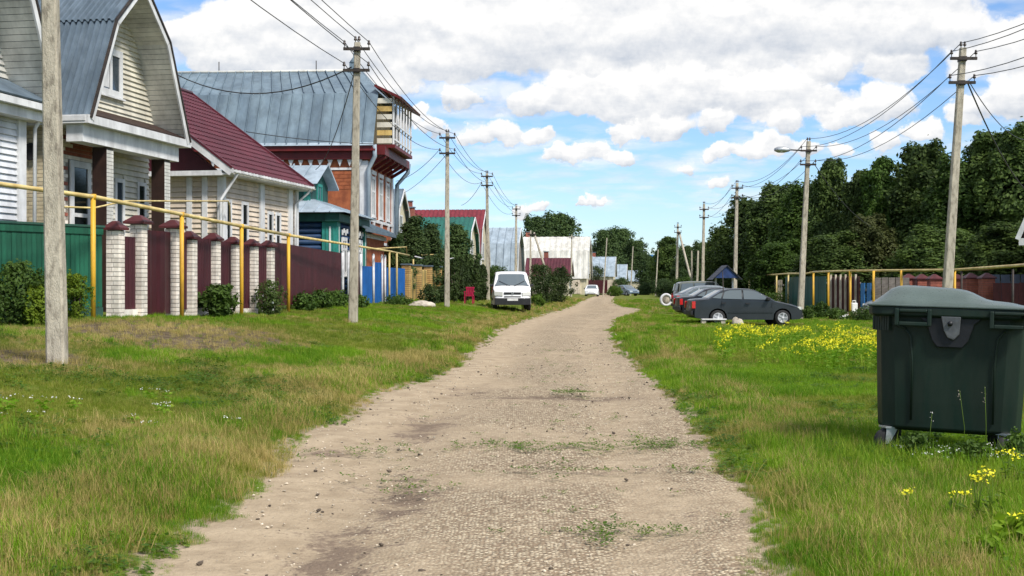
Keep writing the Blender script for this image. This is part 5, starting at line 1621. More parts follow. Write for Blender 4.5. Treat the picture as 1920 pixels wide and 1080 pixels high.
for px, s in ((775, 36.4), (802, 34), (826, 32.5), (860, 30.2)):
    p = PT(px, 486, s); g0 = gz(p.x, p.y); MB().tube([(p.x, p.y, g0 - 0.2), (p.x, p.y, p.z)], 0.04, 8).build('support_post', MATS['teal_wood' if px == 802 else 'yellow_faded'], gp2)

gp3 = thing('gas_pipe', 'pale yellow gas pipe on yellow posts along the right hand fences', 'pipe', (0, 0, 0))
path = [(1975, 494, 62), (1920, 497, 57), (1790, 506, 46), (1594, 508, 42), (1553, 509, 38), (1525, 510, 35.5)]
MB().tube([PT(*q_) for q_ in path], 0.05, 8).build('pipe', MATS['yellow_faded'], gp3)
MB().tube([PT(1525, 510, 35.5), PT(1512, 513, 33.5), PT(1478, 513, 31), PT(1452, 515, 28), PT(1402, 516, 24)], 0.05, 8).build('pipe', MATS['yellow_faded'], gp3)
for px, s in ((1790, 46), (1690, 44), (1638, 43), (1594, 42), (1553, 38), (1525, 35.5), (1478, 31), (1456, 28.5), (1440, 27), (1423, 25.5), (1405, 24.2)):
    yy = np.interp(px, [1402, 1452, 1512, 1525, 1594, 1790], [516, 515, 513, 510, 508, 506])
    p = PT(px, yy, s); g0 = gz(p.x, p.y)
    MB().tube([(p.x, p.y, g0 - 0.2), (p.x, p.y, p.z)], 0.055 if px > 1500 else 0.05, 8).build('support_post', MATS['yellow_pipe' if px > 1500 else 'yellow_faded'], gp3)
gp4 = thing('gas_pipe', 'rusty brown pipe crossing above the brick piers beside the leaning pole', 'pipe', (0, 0, 0))
MB().tube([PT(1790, 507, 43), PT(1850, 505, 47), PT(1900, 498, 52), PT(1990, 488, 60)], 0.045, 8).build('pipe', MATS['brown_wood'], gp4)
for px, s in ((1803, 44), (1899, 52)):
    p = PT(px, 505, s); MB().tube([(p.x, p.y, gz(p.x, p.y) - 0.2), (p.x, p.y, p.z)], 0.045, 8).build('support_post', MATS['iron_dark'], gp4)


# ------------------------------------------------------------------ fences on the left
def lerp2(a, b_, t): return (a[0] + (b_[0] - a[0]) * t, a[1] + (b_[1] - a[1]) * t)


ga, gb = (-11.75, 23.4), (-8.92, 27.85)
ang = math.atan2(gb[1] - ga[1], gb[0] - ga[0]); Lg = math.dist(ga, gb)
gf = thing('board_fence', 'green vertical board fence with capping rail in front of the white house', 'fence', (ga[0], ga[1], 0.62), ang)
nb = 44
bw = Lg / nb
mb0 = []
for k in range(4):
    m = MB(); m.box(0, bw - 0.006, -0.012 - 0.004 * (k % 2), 0.012, 0, 1.66 + 0.01 * k); mb0.append(m.mesh('fence_board', MATS['green_board']))
for k in range(nb):
    o = obj('fence_board', mb0[(k * 7) % 4], gf); o.location = (k * bw, random.uniform(-0.004, 0.004), 0.36)
m = MB(); m.box(-0.05, Lg + 0.03, -0.07, 0.06, 2.085, 2.13); m.build('capping', MATS['green_dark'], gf)
m = MB(); m.box(-0.02, Lg, -0.045, -0.02, 1.93, 2.083); m.build('top_rail', MATS['green_board'], gf)
m = MB(); m.box(-0.02, Lg, -0.035, 0.03, -0.35, 0.355); m.build('plinth_board', MATS['green_dark'], gf)
m = MB(); m.box(-0.02, Lg, 0.013, 0.06, 0.6, 0.7); m.box(-0.02, Lg, 0.013, 0.06, 1.6, 1.7); m.build('rail', MATS['green_board'], gf)

PA, PB_ = (-8.73, 28.0), (-7.1, 37.3)
pang = math.atan2(PB_[1] - PA[1], PB_[0] - PA[0]); LP = math.dist(PA, PB_)
PIERS = [0.12, 1.22, 3.05, 3.98, 5.46, 6.79, 8.15, 9.44]
pw = 0.29
mL = MB(); mL.box(0, pw - 0.118 - 0.012, 0, 0.118, 0, 0.088); brick_me = mL.mesh('brick', MATS['brick_cream'])
mC = MB(); mC.box(-pw / 2 + 0.014, pw / 2 - 0.014, -pw / 2 + 0.014, pw / 2 - 0.014, -0.3, 1.98); core_me = mC.mesh('core', MATS['mortar'])


def cap_mesh(w, h, mat, over=0.07):
    a = w / 2 + over; t_ = 0.05
    mb = MB()
    mb.add([(-a, -a, 0), (a, -a, 0), (a, a, 0), (-a, a, 0), (-a, -a, 0.05), (a, -a, 0.05), (a, a, 0.05), (-a, a, 0.05), (-t_, -t_, h), (t_, -t_, h), (t_, t_, h), (-t_, t_, h)],
           [(0, 3, 2, 1), (0, 1, 5, 4), (1, 2, 6, 5), (2, 3, 7, 6), (3, 0, 4, 7), (4, 5, 9, 8), (5, 6, 10, 9), (6, 7, 11, 10), (7, 4, 8, 11), (8, 9, 10, 11)])
    return mb.mesh('cap', mat)


cap_me = cap_mesh(pw, 0.20, MATS['maroon_cap'])
pier_lab = ['pale brick pier with maroon cap at the end of the green board fence', 'taller pale brick gate pier between the wicket and the maroon gate',
            'pale brick gate pier just past the maroon gate, behind the second yellow post', 'pale brick pier paired closely with the gate pier',
            'pale brick pier above the clump of green leaves, second of the four narrow bays', 'pale brick pier behind the third yellow post',
            'pale brick pier just left of the rose bush', 'last pale brick pier, where the maroon sheet fence begins']
for k, u in enumerate(PIERS):
    p = lerp2(PA, PB_, u / LP)
    zb = gz(*p) + 0.02
    pr_ = thing('brick_pier', pier_lab[k], 'pier', (p[0], p[1], zb), pang, 'pale brick piers of the maroon fence')
    tall = 1.12 if k in (1, 2) else 1.0
    c_ = obj('core', core_me, pr_); c_.scale = (1, 1, tall)
    n = int(1.96 * tall / 0.1)
    for j in range(n):
        for q_ in range(4):
            o = obj('brick', brick_me, pr_)
            a = q_ * math.pi / 2
            if j % 2: loc = Vector((-pw / 2, -pw / 2, 0)); 
            else: loc = Vector((-pw / 2 + 0.13, -pw / 2, 0))
            o.location = Matrix.Rotation(a, 3, 'Z') @ loc + Vector((0, 0, j * 0.1 + 0.004))
            o.rotation_euler = (0, 0, a)
    c_ = obj('cap', cap_me, pr_); c_.location = (0, 0, n * 0.1 + 0.015)
    if k in (1, 2): c_.scale = (1.2, 1.2, 1.0)


def sheet_fence(name, label, a, b_, h, mat, zb=None, cat='fence', group=None, pitch=0.20, posts=0, post_mat='white_post', gap=0.06, panel_w=1.15):
    L = math.dist(a, b_); an = math.atan2(b_[1] - a[1], b_[0] - a[0])
    z = gz((a[0] + b_[0]) / 2, (a[1] + b_[1]) / 2) if zb is None else zb
    t = thing(name, label, cat, (a[0], a[1], z), an, group)
    n = max(1, round(L / panel_w))
    for k in range(n):
        u0, u1 = L * k / n, L * (k + 1) / n - 0.003
        corr_sheet((u0, 0, gap), (u1, 0, gap), (u1, 0.0, h), (u0, 0.0, h), pitch, 0.03 * (1 if True else 0)).build('sheet', mat, t)
    m = MB(); m.box(0.0, L, 0.035, 0.075, 0.4, 0.46); m.build('rail', MATS['iron_dark'], t)
    m = MB(); m.box(0.0, L, 0.035, 0.075, h - 0.4, h - 0.34); m.build('rail', MATS['iron_dark'], t)
    for k in range(posts):
        u = L * (k + 0.5) / posts
        m = MB(); m.box(u - 0.04, u + 0.04, -0.10, -0.02, -0.2, h + 0.12); m.build('post', MATS[post_mat], t)
    return t


segs = [(0, 1, 'maroon wicket panel between the end pier and the tall gate pier', 1.72), (1, 2, 'wide plain maroon metal gate between two tall brick piers', 2.02),
        (3, 4, 'maroon sheet panel above the clump of green leaves', 1.86), (4, 5, 'maroon sheet panel in the middle of the narrow bays', 1.86),
        (5, 6, 'maroon sheet panel between the third yellow post and the rose bush', 1.86), (6, 7, 'maroon sheet panel behind the rose bush', 1.86)]
for i0, i1, lab, hh in segs:
    a = lerp2(PA, PB_, (PIERS[i0] + pw / 2) / LP); b_ = lerp2(PA, PB_, (PIERS[i1] - pw / 2) / LP)
    z = gz((a[0] + b_[0]) / 2, (a[1] + b_[1]) / 2)
    if i0 == 1:
        t = sheet_fence('metal_gate', lab, a, b_, hh, MATS['maroon_sheet'], z, 'gate', pitch=0.6, panel_w=0.9)
    else:
        t = sheet_fence('sheet_fence', lab, a, b_, hh, MATS['maroon_sheet'], z + 0.10, 'fence', 'maroon panels between the brick piers', pitch=0.14)
        n = max(1, int(math.dist(a, b_) / 0.26))
        for k in range(n):
            u = math.dist(a, b_) * k / n
            m = MB(); m.box(u, u + math.dist(a, b_) / n - 0.012, -0.06, 0.10, -0.3, 0.09); m.build('plinth_brick', MATS['brick_cream'], t)
# brick fillers between the paired gate piers
a = lerp2(PA, PB_, (PIERS[2] + pw / 2) / LP); b_ = lerp2(PA, PB_, (PIERS[3] - pw / 2) / LP)
sheet_fence('sheet_fence', 'narrow maroon strip between the two paired brick piers', a, b_, 1.86, MATS['maroon_sheet'], gz(*a) + 0.1, 'fence', 'maroon panels between the brick piers', pitch=0.14)

sheet_fence('sheet_fence', 'long maroon profiled sheet fence left of the tall pole', (-7.05, 37.7), (-6.78, 50.6), 1.95, MATS['maroon_sheet'], 0.78, pitch=0.16, panel_w=1.1)
LN0, LN1 = (-6.74, 51.0), (-5.12, 63.6)


def on_line(px):
    k = (px - 960) / F
    tt = (LN0[0] - k * LN0[1]) / (k * (LN1[1] - LN0[1]) - (LN1[0] - LN0[0]))
    return lerp2(LN0, LN1, tt)


def zy(p, ypix): return EYE + (535 - ypix) * p[1] / F


sheet_fence('sheet_fence', 'narrow maroon sheet panel right behind the tall pole', on_line(664), on_line(674), 1.85, MATS['maroon_sheet'], 0.62, 'fence')
sheet_fence('sheet_fence', 'blue profiled sheet fence section nearest the tall pole', on_line(679), on_line(698), 1.75, MATS['blue_sheet'], 0.52, pitch=0.16)
sheet_fence('metal_gate', 'taller blue sheet metal gate between white posts', on_line(703), on_line(719), 2.05, MATS['blue_sheet'], 0.42, 'gate', pitch=0.3)
sheet_fence('sheet_fence', 'blue sheet fence section between the gate and the yellow brick fence', on_line(724), on_line(759), 1.75, MATS['blue_sheet'], 0.52, pitch=0.16)
plabs = {643: 'white post at the right end of the maroon sheet fence', 654: 'white post just left of the tall concrete pole', 677: 'white post between the maroon panel and the blue fence',
         700.5: 'white post left of the blue gate', 716.5: 'white post right of the blue gate', 722: 'second white post right of the blue gate'}
for px, lab in plabs.items():
    p = on_line(px)
    t = thing('fence_post', lab, 'post', (p[0], p[1] - 0.06, gz(*p)), 0, 'white fence posts')
    MB().tube([(0, 0, -0.3), (0, 0, 2.1)], 0.055, 8).build('shaft', MATS['white_post'], t)
    MB().lathe([(0.06, 2.1), (0.065, 2.13), (0.0, 2.17)], 8).build('cap', MATS['galvanised'], t)

# yellow brick and picket fence
ya, yb = on_line(761), (-3.75, 73.5)
L = math.dist(ya, yb); an = math.atan2(yb[1] - ya[1], yb[0] - ya[0])
yf = thing('brick_fence', 'yellow brick fence with yellow and green pickets behind the boulder', 'fence', (ya[0], ya[1], 0.45), an)
for u in (0.0, 2.6, 5.3, 8.0):
    m = MB(); m.box(u, u + 0.5, -0.14, 0.2, -0.2, 2.0); pp = m.build('pier', MATS['mortar'], yf)
    for j in range(20):
        m = MB(); m.box(u - 0.01, u + 0.51, -0.155, 0.21, -0.1 + j * 0.105, -0.012 + j * 0.105); m.build('brick_course', MATS['yellow_brick'], pp)
    m = MB(); m.box(u - 0.06, u + 0.56, -0.2, 0.26, 2.0, 2.07); m.build('cap', MATS['slate_roof'], pp)
pk = MB(); pk.prism([(0, 0.1), (0.10, 0.1), (0.10, 1.75), (0.05, 1.82), (0, 1.75)], 0, 0.025, 'y'); pkm = pk.mesh('picket', MATS['yellow_wood'])
pk = MB(); pk.prism([(0, 0.1), (0.10, 0.1), (0.10, 1.75), (0.05, 1.82), (0, 1.75)], 0, 0.025, 'y'); pkg = pk.mesh('picket', MATS['green_dark'])
k = 0
u = 0.55
while u < 8.0:
    if all(not (q_ - 0.12 < u < q_ + 0.52) for q_ in (2.6, 5.3)):
        o = obj('picket', pkg if k % 5 == 2 else pkm, yf); o.location = (u, 0, 0)
    u += 0.15; k += 1
m = MB(); m.box(0.5, 8.0, 0.03, 0.07, 0.4, 0.48); m.box(0.5, 8.0, 0.03, 0.07, 1.4, 1.48); m.build('rail', MATS['yellow_wood'], yf)

# far fence beyond the white car: pale boards and a maroon gate
fa, fb = W(1068, 13.4), W(1156, 12.4)
L = math.dist(fa, fb); an = math.atan2(fb[1] - fa[1], fb[0] - fa[0])
ff = thing('board_fence', 'far fence of pale boards behind the white car', 'fence', (fa[0], fa[1], gz(*fa)), an)
n = int(L / 0.42)
m = MB(); m.box(0, 0.33, 0, 0.03, 0.05, 2.0); bme = m.mesh('fence_board', MATS['pale_wood']); m = MB(); m.box(0, 0.40, 0, 0.03, 0.05, 2.0); bme2 = m.mesh('fence_board', MATS['maroon_sheet'])
for k in range(n):
    o = obj('fence_board', bme2 if 0.36 < k / n < 0.78 else bme, ff); o.location = (k * 0.42, 0, random.uniform(-0.05, 0.05))
m = MB(); m.box(0, L, 0.032, 0.09, 0.4, 0.5); m.box(0, L, 0.032, 0.09, 1.5, 1.6); m.build('rail', MATS['grey_wood'], ff)


# ------------------------------------------------------------------ fences on the right
def rfence(name, label, pa, pb, h, board_w, gapw, mat, n_posts=0, mat2=None, every=0, cat='fence', zoff=0.0, post_mat='white_post'):
    a, b_ = W(*pa), W(*pb)
    L = math.dist(a, b_); an = math.atan2(b_[1] - a[1], b_[0] - a[0])
    t = thing(name, label, cat, (a[0], a[1], gz(*a) + zoff), an)
    n = max(1, int(L / (board_w + gapw)))
    m = MB(); m.box(0, board_w, -0.014, 0.014, 0.08, h); me1 = m.mesh('fence_board', MATS[mat]); me2 = None
    if mat2: m = MB(); m.box(0, board_w, -0.014, 0.014, 0.08, h); me2 = m.mesh('fence_board', MATS[mat2])
    for k in range(n):
        o = obj('fence_board', me2 if mat2 and every and k % every == 0 else me1, t); o.location = (k * L / n, random.uniform(-0.01, 0.01), random.uniform(-0.02, 0.02))
    m = MB(); m.box(0, L, 0.016, 0.07, 0.35, 0.45); m.box(0, L, 0.016, 0.07, h - 0.4, h - 0.3); m.build('rail', MATS['grey_wood'], t)
    for k in range(n_posts):
        u = L * (k + 0.5) / n_posts
        m = MB(); m.box(u - 0.035, u + 0.035, -0.12, -0.03, -0.2, h + 0.1); m.build('post', MATS[post_mat], t)
    return t


rfence('board_fence', 'weathered pale slat fence right of the blue well', (1404, 23.8), (1468, 28.5), 1.9, 0.28, 0.42, 'pale_wood')
rfence('sheet_fence', 'dark green board fence behind the lamp pole', (1473, 30.5), (1549, 34.2), 2.0, 0.35, 0.004, 'teal_dark')
rfence('board_fence', 'maroon fence with pale posts behind the yellow pipe posts', (1556, 35.5), (1612, 37.5), 2.0, 0.30, 0.01, 'maroon_sheet', 6, post_mat='pale_wood')
rfence('sheet_fence', 'bright blue sheet panel beside the maroon fence', (1614, 37.6), (1637, 38.2), 1.55, 0.35, 0.003, 'blue_bright', zoff=0.1)
rfence('board_fence', 'dull grey board fence behind the waste bin', (1640, 38.4), (1706, 38.6), 1.9, 0.30, 0.01, 'grey_wood')
pcol = cap_mesh(0.55, 0.26, MATS['maroon_cap'], 0.06)
pl_ = {1703: 'red brick pier left of the leaning pole, first of three', 1728: 'red brick pier left of the leaning pole, middle of three', 1752: 'red brick pier left of the leaning pole, last of three',
       1793: 'red brick pier right of the leaning pole, first of three', 1820: 'red brick pier right of the leaning pole, middle of three', 1850: 'red brick pier right of the leaning pole, last of three'}
for px, lab in pl_.items():
    s = 38 + (px - 1703) * 0.03
    x, y = W(px, s)
    t = thing('brick_pier', lab, 'pier', (x, y, gz(x, y)), 0, 'red brick piers behind the waste bin')
    m = MB(); m.box(-0.26, 0.26, -0.26, 0.26, -0.2, 1.80); m.build('core', MATS['mortar'], t)
    for j in range(19):
        m = MB(); m.box(-0.275, 0.275, -0.275, 0.275, -0.1 + j * 0.1, -0.012 + j * 0.1); m.build('brick_course', MATS['brick_red'], t)
    c_ = obj('cap', pcol, t); c_.location = (0, 0, 1.80)
for pa, pb, lab in ((1711, 1720, 'maroon panel between the first red brick piers'), (1736, 1744, 'maroon panel before the leaning pole'), (1762, 1784, 'maroon panel behind the leaning pole'), (1802, 1811, 'maroon panel right of the leaning pole'), (1829, 1841, 'maroon panel between the last red brick piers')):
    rfence('sheet_fence', lab, (pa, 38.3), (pb, 39), 1.75, 0.25, 0.003, 'maroon_sheet', cat='fence')
rfence('sheet_fence', 'low maroon sheet fence right of the red brick piers', (1862, 43), (1960, 44), 1.62, 0.35, 0.003, 'maroon_cap')
rfence('sheet_fence', 'grey-blue sheet fence behind the low maroon one', (1858, 39.5), (1990, 40), 2.05, 0.4, 0.003, 'slate_roof')

# ------------------------------------------------------------------ wheeled waste container
def waste_bin():
    x, y = (1778 - 960) / 212.0, F / 212.0
    t = thing('waste_bin', 'large dark green wheeled waste container standing in the grass', 'waste bin', (x, y, gz(x, y) + 0.0), R(-20.5))
    t.rotation_euler[1] = R(1.6)
    # body: rings of a rounded, chamfered rectangle growing towards the rim; local y: back, -y: front
    def ring(hw, hd, ch, z, dx=0.0):
        pts = [(-hw + ch, -hd), (-hw * 0.33, -hd - 0.012), (hw * 0.33, -hd - 0.012), (hw - ch, -hd), (hw - ch * 0.3, -hd + ch * 0.3), (hw, -hd + ch), (hw, hd - ch), (hw - ch, hd), (-hw + ch, hd), (-hw, hd - ch), (-hw, -hd + ch), (-hw + ch * 0.3, -hd + ch * 0.3)]
        return [(p[0] + dx, p[1], z) for p in pts]
    rs = [ring(0.55, 0.38, 0.16, 0.20), ring(0.585, 0.43, 0.16, 0.23), ring(0.595, 0.445, 0.16, 0.45), ring(0.612, 0.47, 0.16, 0.95), ring(0.62, 0.48, 0.155, 1.14), ring(0.622, 0.485, 0.15, 1.20)]
    n = 12
    m = MB()
    vs = [p for r_ in rs for p in r_]
    fs = [(k * n + j, k * n + (j + 1) % n, (k + 1) * n + (j + 1) % n, (k + 1) * n + j) for k in range(len(rs) - 1) for j in range(n)]
    fs += [tuple(range(n))[::-1], tuple((len(rs) - 1) * n + j for j in range(n))]
    m.add(vs, fs); m.build('body', MATS['bin_green'], t, 0.012)
    # rim with grips
    m = MB()
    ro = ring(0.675, 0.545, 0.12, 1.20); ri = ring(0.675, 0.545, 0.12, 1.27); rb = ring(0.655, 0.525, 0.12, 1.185)
    m.add([*rb, *ro, *ri], [(j, (j + 1) % n, n + (j + 1) % n, n + j) for j in range(n)] + [(n + j, n + (j + 1) % n, 2 * n + (j + 1) % n, 2 * n + j) for j in range(n)] + [tuple(range(n))[::-1], tuple(2 * n + j for j in range(n))])
    m.build('rim', MATS['bin_green'], t, 0.010)
    for gx in (-0.30, 0.46):
        m = MB(); m.box(gx - 0.15, gx - 0.115, -0.60, -0.545, 1.11, 1.255); m.box(gx + 0.115, gx + 0.15, -0.60, -0.545, 1.11, 1.255); m.box(gx - 0.115, gx + 0.115, -0.60, -0.55, 1.11, 1.145)
        m.box(gx - 0.115, gx + 0.115, -0.598, -0.55, 1.225, 1.253)
        m.build('handle', MATS['bin_green'], t, 0.008)
    # ribs under the rim at the chamfered corners
    for k in range(7):
        f = k / 6.0
        bx_, by_ = -0.615 + 0.13 * f, -0.335 - 0.13 * f
        m = MB(); m.box(-0.012, 0.012, -0.035, 0.02, 1.06, 1.185, Matrix.Translation((bx_, by_, 0)) @ Matrix.Rotation(R(-45), 4, 'Z')); m.build('rib', MATS['bin_green'], t)
    # raised outline of the front panel
    for gx in (-0.30, 0.36):
        sg = -1 if gx < 0 else 1
        pts = [(gx - sg * 0.0, -0.452, 0.30), (gx, -0.487, 0.80), (gx + sg * 0.02, -0.50, 1.02), (gx + sg * 0.07, -0.505, 1.09), (gx + sg * 0.16, -0.505, 1.12)]
        MB().tube(pts, 0.009, 6).build('panel_bead', MATS['bin_green'], t)
    # lock bracket
    m = MB(); m.prism([(-0.26, 1.19), (0.26, 1.19), (0.19, 1.13), (0.145, 0.99), (0.10, 0.935), (-0.10, 0.935), (-0.145, 0.99), (-0.19, 1.13)], -0.525, -0.47, 'y'); m.build('bracket', MATS['bin_black'], t, 0.008)
    m = MB(); m.prism([(-0.075, 1.20), (0.085, 1.20), (0.075, 1.05), (0.03, 1.0), (-0.02, 1.02), (-0.05, 1.08)], -0.555, -0.527, 'y'); m.build('lock', MATS['lock_steel'], t, 0.006)
    m = MB(); m.lathe([(0.022, -0.02), (0.022, 0.008), (0.0, 0.008)], 10, (0.0, -0.555, 1.14), 'y'); m.build('keyhole', MATS['bin_black'], t)
    # lid: low dome, higher at the back and towards the hinge side
    nx, ny = 25, 15
    V = []
    for j in range(ny):
        for i_ in range(nx):
            u, v = -1 + 2 * i_ / (nx - 1), -1 + 2 * j / (ny - 1)
            xx, yy = u * 0.672, v * 0.545
            e = max(0.0, 1 - abs(u) ** 5) ** 0.5 * max(0.0, 1 - abs(v) ** 5) ** 0.5
            dome = (0.045 - 0.018 * u) * e
            step = 0.085 * math.exp(-((u + 0.26) / 0.60) ** 6) * (1 / (1 + math.exp(-16 * (0.66 - abs(v)))))
            step += 0.045 * (1 / (1 + math.exp(-24 * (0.80 - abs(u))))) * (1 / (1 + math.exp(-24 * (0.80 - abs(v))))) * (1 - 0.35 * (u + 1))
            V.append((xx, yy, 1.278 + dome + step))
    Fc = [(j * nx + i_, j * nx + i_ + 1, (j + 1) * nx + i_ + 1, (j + 1) * nx + i_) for j in range(ny - 1) for i_ in range(nx - 1)]
    m = MB(); m.add(V, Fc, True)
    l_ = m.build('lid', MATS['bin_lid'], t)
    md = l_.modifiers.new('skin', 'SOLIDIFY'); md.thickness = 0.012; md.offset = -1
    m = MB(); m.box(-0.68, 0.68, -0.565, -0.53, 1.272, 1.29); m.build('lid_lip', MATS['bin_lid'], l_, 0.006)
    m = MB(); m.tube([(-0.55, 0.56, 1.29), (0.55, 0.56, 1.29)], 0.022, 8); m.build('hinge', MATS['bin_black'], l_)
    # castors
    for cx, cy, rr in ((-0.48, -0.36, 35), (0.46, -0.36, 70), (-0.48, 0.36, -30), (0.46, 0.36, 10)):
        M = Matrix.Translation((cx, cy, 0)) @ Matrix.Rotation(R(rr), 4, 'Z')
        m = MB(); m.box(-0.07, 0.07, -0.055, 0.055, 0.212, 0.228, M); c_ = m.build('castor', MATS['galvanised'], t)
        for sy in (-0.04, 0.034):
            m = MB(); m.prism([(-0.05, 0.21), (0.06, 0.21), (-0.02, 0.075), (-0.06, 0.075)], sy, sy + 0.006, 'y', M); m.build('fork', MATS['galvanised'], c_)
        m = MB(); m.lathe([(0.03, -0.028), (0.09, -0.028), (0.1, -0.018), (0.1, 0.018), (0.09, 0.028), (0.03, 0.028)], 20, (-0.04, 0, 0.1), 'y')
        m.v = [tuple(M @ Vector(p)) for p in m.v]
        m.build('wheel', MATS['rubber'], c_)
    return t


waste_bin()


# ------------------------------------------------------------------ vehicles
def arch(cx, cz, r, a0, a1, n=9):
    return [(cx + r * math.cos(a), cz + r * math.sin(a)) for a in np.linspace(a0, a1, n)]


def car(name, label, loc, rz, P, paint_mat, cat='car', front=None):
    t = thing(name, label, cat, loc, rz)
    Wd, belt, tum = P['W'] / 2, P['belt'], P.get('tumble', 0.36)
    wr, ar = P['wr'], P['wr'] + 0.065
    xf, xr_ = P['xf'], P['xr']
    low = [(P['rear'][0], P['rear'][1])]
    low += [(xr_ - ar, P['sill'])] + arch(xr_, wr, ar, math.pi, 0)[1:-1] + [(xr_ + ar, P['sill'])]
    low += [(xf - ar, P['sill'])] + arch(xf, wr, ar, math.pi, 0)[1:-1] + [(xf + ar, P['sill'])]
    low += [(P['nose'][0], P['nose'][1])]
    fr = P['front']          # chain up the front to the cowl
    roof = P['roof']         # cowl .. roof .. rear deck start (upper chain)
    back = P['back']         # rear deck and tail, going down
    prof = low + fr + roof + back
    nlow = len(low) + len(fr)
    n = len(prof)
    fjs = [1, 0.975, 0.9, 0.6, 0.0, -0.6, -0.9, -0.975, -1]
    half = max(abs(p[0]) for p in prof)
    V = []
    for f in fjs:
        a = abs(f)
        for k, (px_, pz_) in enumerate(prof):
            xx, zz_ = px_, pz_
            ex = abs(px_) / half
            if ex > 0.72: xx = px_ * (1 - 0.055 * a ** 5 * ((ex - 0.72) / 0.28))
            if k >= len(low): zz_ = pz_ - (0.05 * a ** 10 + 0.012 * a ** 2)
            if k < len(low): zz_ = pz_
            yy = f * (Wd - tum * max(0.0, pz_ - belt))
            if ex > 0.85: yy *= 1 - 0.10 * (ex - 0.85) / 0.15
            V.append((xx, yy, zz_))
    Fc, sm_ = [], []
    for j in range(len(fjs) - 1):
        for k in range(n):
            k2 = (k + 1) % n
            Fc.append((j * n + k, j * n + k2, (j + 1) * n + k2, (j + 1) * n + k))
    m = MB(); m.add(V, Fc, True)
    lo_idx = list(range(0, nlow)) + list(range(nlow + len(roof) - 1, n))
    # the cowl is the first roof point; the belt line joins it to the last roof point
    lo_idx = list(range(0, nlow + 1)) + list(range(nlow + len(roof) - 1, n))
    up_idx = list(range(nlow, nlow + len(roof)))
    for base in (0, (len(fjs) - 1) * n):
        m.f += [tuple(base + k for k in lo_idx), tuple(base + k for k in up_idx)]; m.sm += [False, False]
    body = m.build('body', MATS[paint_mat], t)
    body.data.set_sharp_from_angle(angle=R(38))

    def side_y(z): return Wd - tum * max(0.0, z - belt)

    def side_panel(poly, nm, mat, off=0.004, thick=0.006, parent=t, sides=(1, -1)):
        for sg in sides:
            mb = MB()
            k = len(poly)
            vs = [(p[0], sg * (side_y(p[1]) + off), p[1]) for p in poly] + [(p[0], sg * (side_y(p[1]) + off - thick), p[1]) for p in poly]
            mb.add(vs, [tuple(range(k)), tuple(range(k, 2 * k))] + [(i_, (i_ + 1) % k, k + (i_ + 1) % k, k + i_) for i_ in range(k)])
            mb.build(nm, MATS[mat], parent)

    for poly in P['side_windows']:
        side_panel(poly, 'side_window', 'car_glass')
    for a, b_, nm in P['screens']:                      # windscreen and rear window from profile points
        A, B = Vector((a[0], 0, a[1])), Vector((b_[0], 0, b_[1]))
        d = B - A; nn = Vector((-d.z, 0, d.x)).normalized()
        if nn.z < 0: nn = -nn
        ya_, yb_ = side_y(a[1]) * 0.945, side_y(b_[1]) * 0.925
        mb = MB(); N = 8
        vs = []
        for q_ in range(N + 1):
            f = -1 + 2 * q_ / N
            vs += [A + Vector((0, f * ya_, -0.012 * f * f - 0.05 * abs(f) ** 10)) + nn * 0.010, B + Vector((0, f * yb_, -0.012 * f * f - 0.05 * abs(f) ** 10)) + nn * 0.010]
        mb.add(vs, [(2 * q_, 2 * q_ + 2, 2 * q_ + 3, 2 * q_ + 1) for q_ in range(N)], True)
        mb.build(nm, MATS['car_glass'], t)
    # wheels
    for xx in (xf, xr_):
        for sg in (1, -1):
            yo = sg * (Wd - 0.10)
            w = thing('wheel', '', '', (xx, yo, wr)); w.parent = t
            for k_ in ('label', 'category'):
                if k_ in w: del w[k_]
            m = MB(); m.lathe([(wr * 0.60, -0.095), (wr * 0.93, -0.095), (wr, -0.07), (wr, 0.07), (wr * 0.93, 0.095), (wr * 0.60, 0.095)], 26, ax='y'); m.build('tyre', MATS['rubber'], w)
            m = MB(); m.lathe([(0.05, 0.06 * sg), (wr * 0.60, 0.05 * sg), (wr * 0.66, 0.098 * sg), (wr * 0.66, 0.112 * sg), (wr * 0.56, 0.110 * sg), (wr * 0.55, 0.097 * sg)], 22, ax='y'); m.build('rim', MATS['plastic_black' if P.get('steel') else 'alloy'], w)
            m = MB()
            for q_ in range(5):
                a = q_ * 2 * math.pi / 5 + 0.3
                M = Matrix.Rotation(a, 4, 'Y')
                m.box(-0.032, 0.032, sg * 0.104 - 0.010, sg * 0.104 + 0.010, 0.0, wr * 0.60, M)
            m.lathe([(wr * 0.2, 0.09 * sg), (wr * 0.2, 0.118 * sg), (0.0, 0.122 * sg)], 10, ax='y')
            m.build('spokes', MATS['alloy'], w)
            m = MB(); m.lathe([(ar * 0.98, 0.0), (ar * 0.98, -0.02 * sg), (0.02, -0.02 * sg)], 22, (xx, sg * (Wd - 0.25), wr), 'y'); m.build('wheel_well', MATS['plastic_black'], t)
    # small parts
    for (x0, z0) in P.get('handles', ()):
        side_panel([(x0, z0), (x0 + 0.16, z0), (x0 + 0.16, z0 + 0.045), (x0, z0 + 0.045)], 'door_handle', 'plastic_black', 0.022, 0.026)
    for x0, za, zb_ in P.get('seams', ()):
        side_panel([(x0, za), (x0 + 0.012, za), (x0 + 0.012, zb_), (x0, zb_)], 'door_seam', 'plastic_black', 0.0025, 0.006)
    if P.get('trim'):
        z0, z1, x0, x1 = P['trim']
        side_panel([(x0, z0), (x1, z0), (x1, z1), (x0, z1)], 'side_trim', P.get('trim_mat', paint_mat), 0.018, 0.02)
    mx, mz = P['mirror']
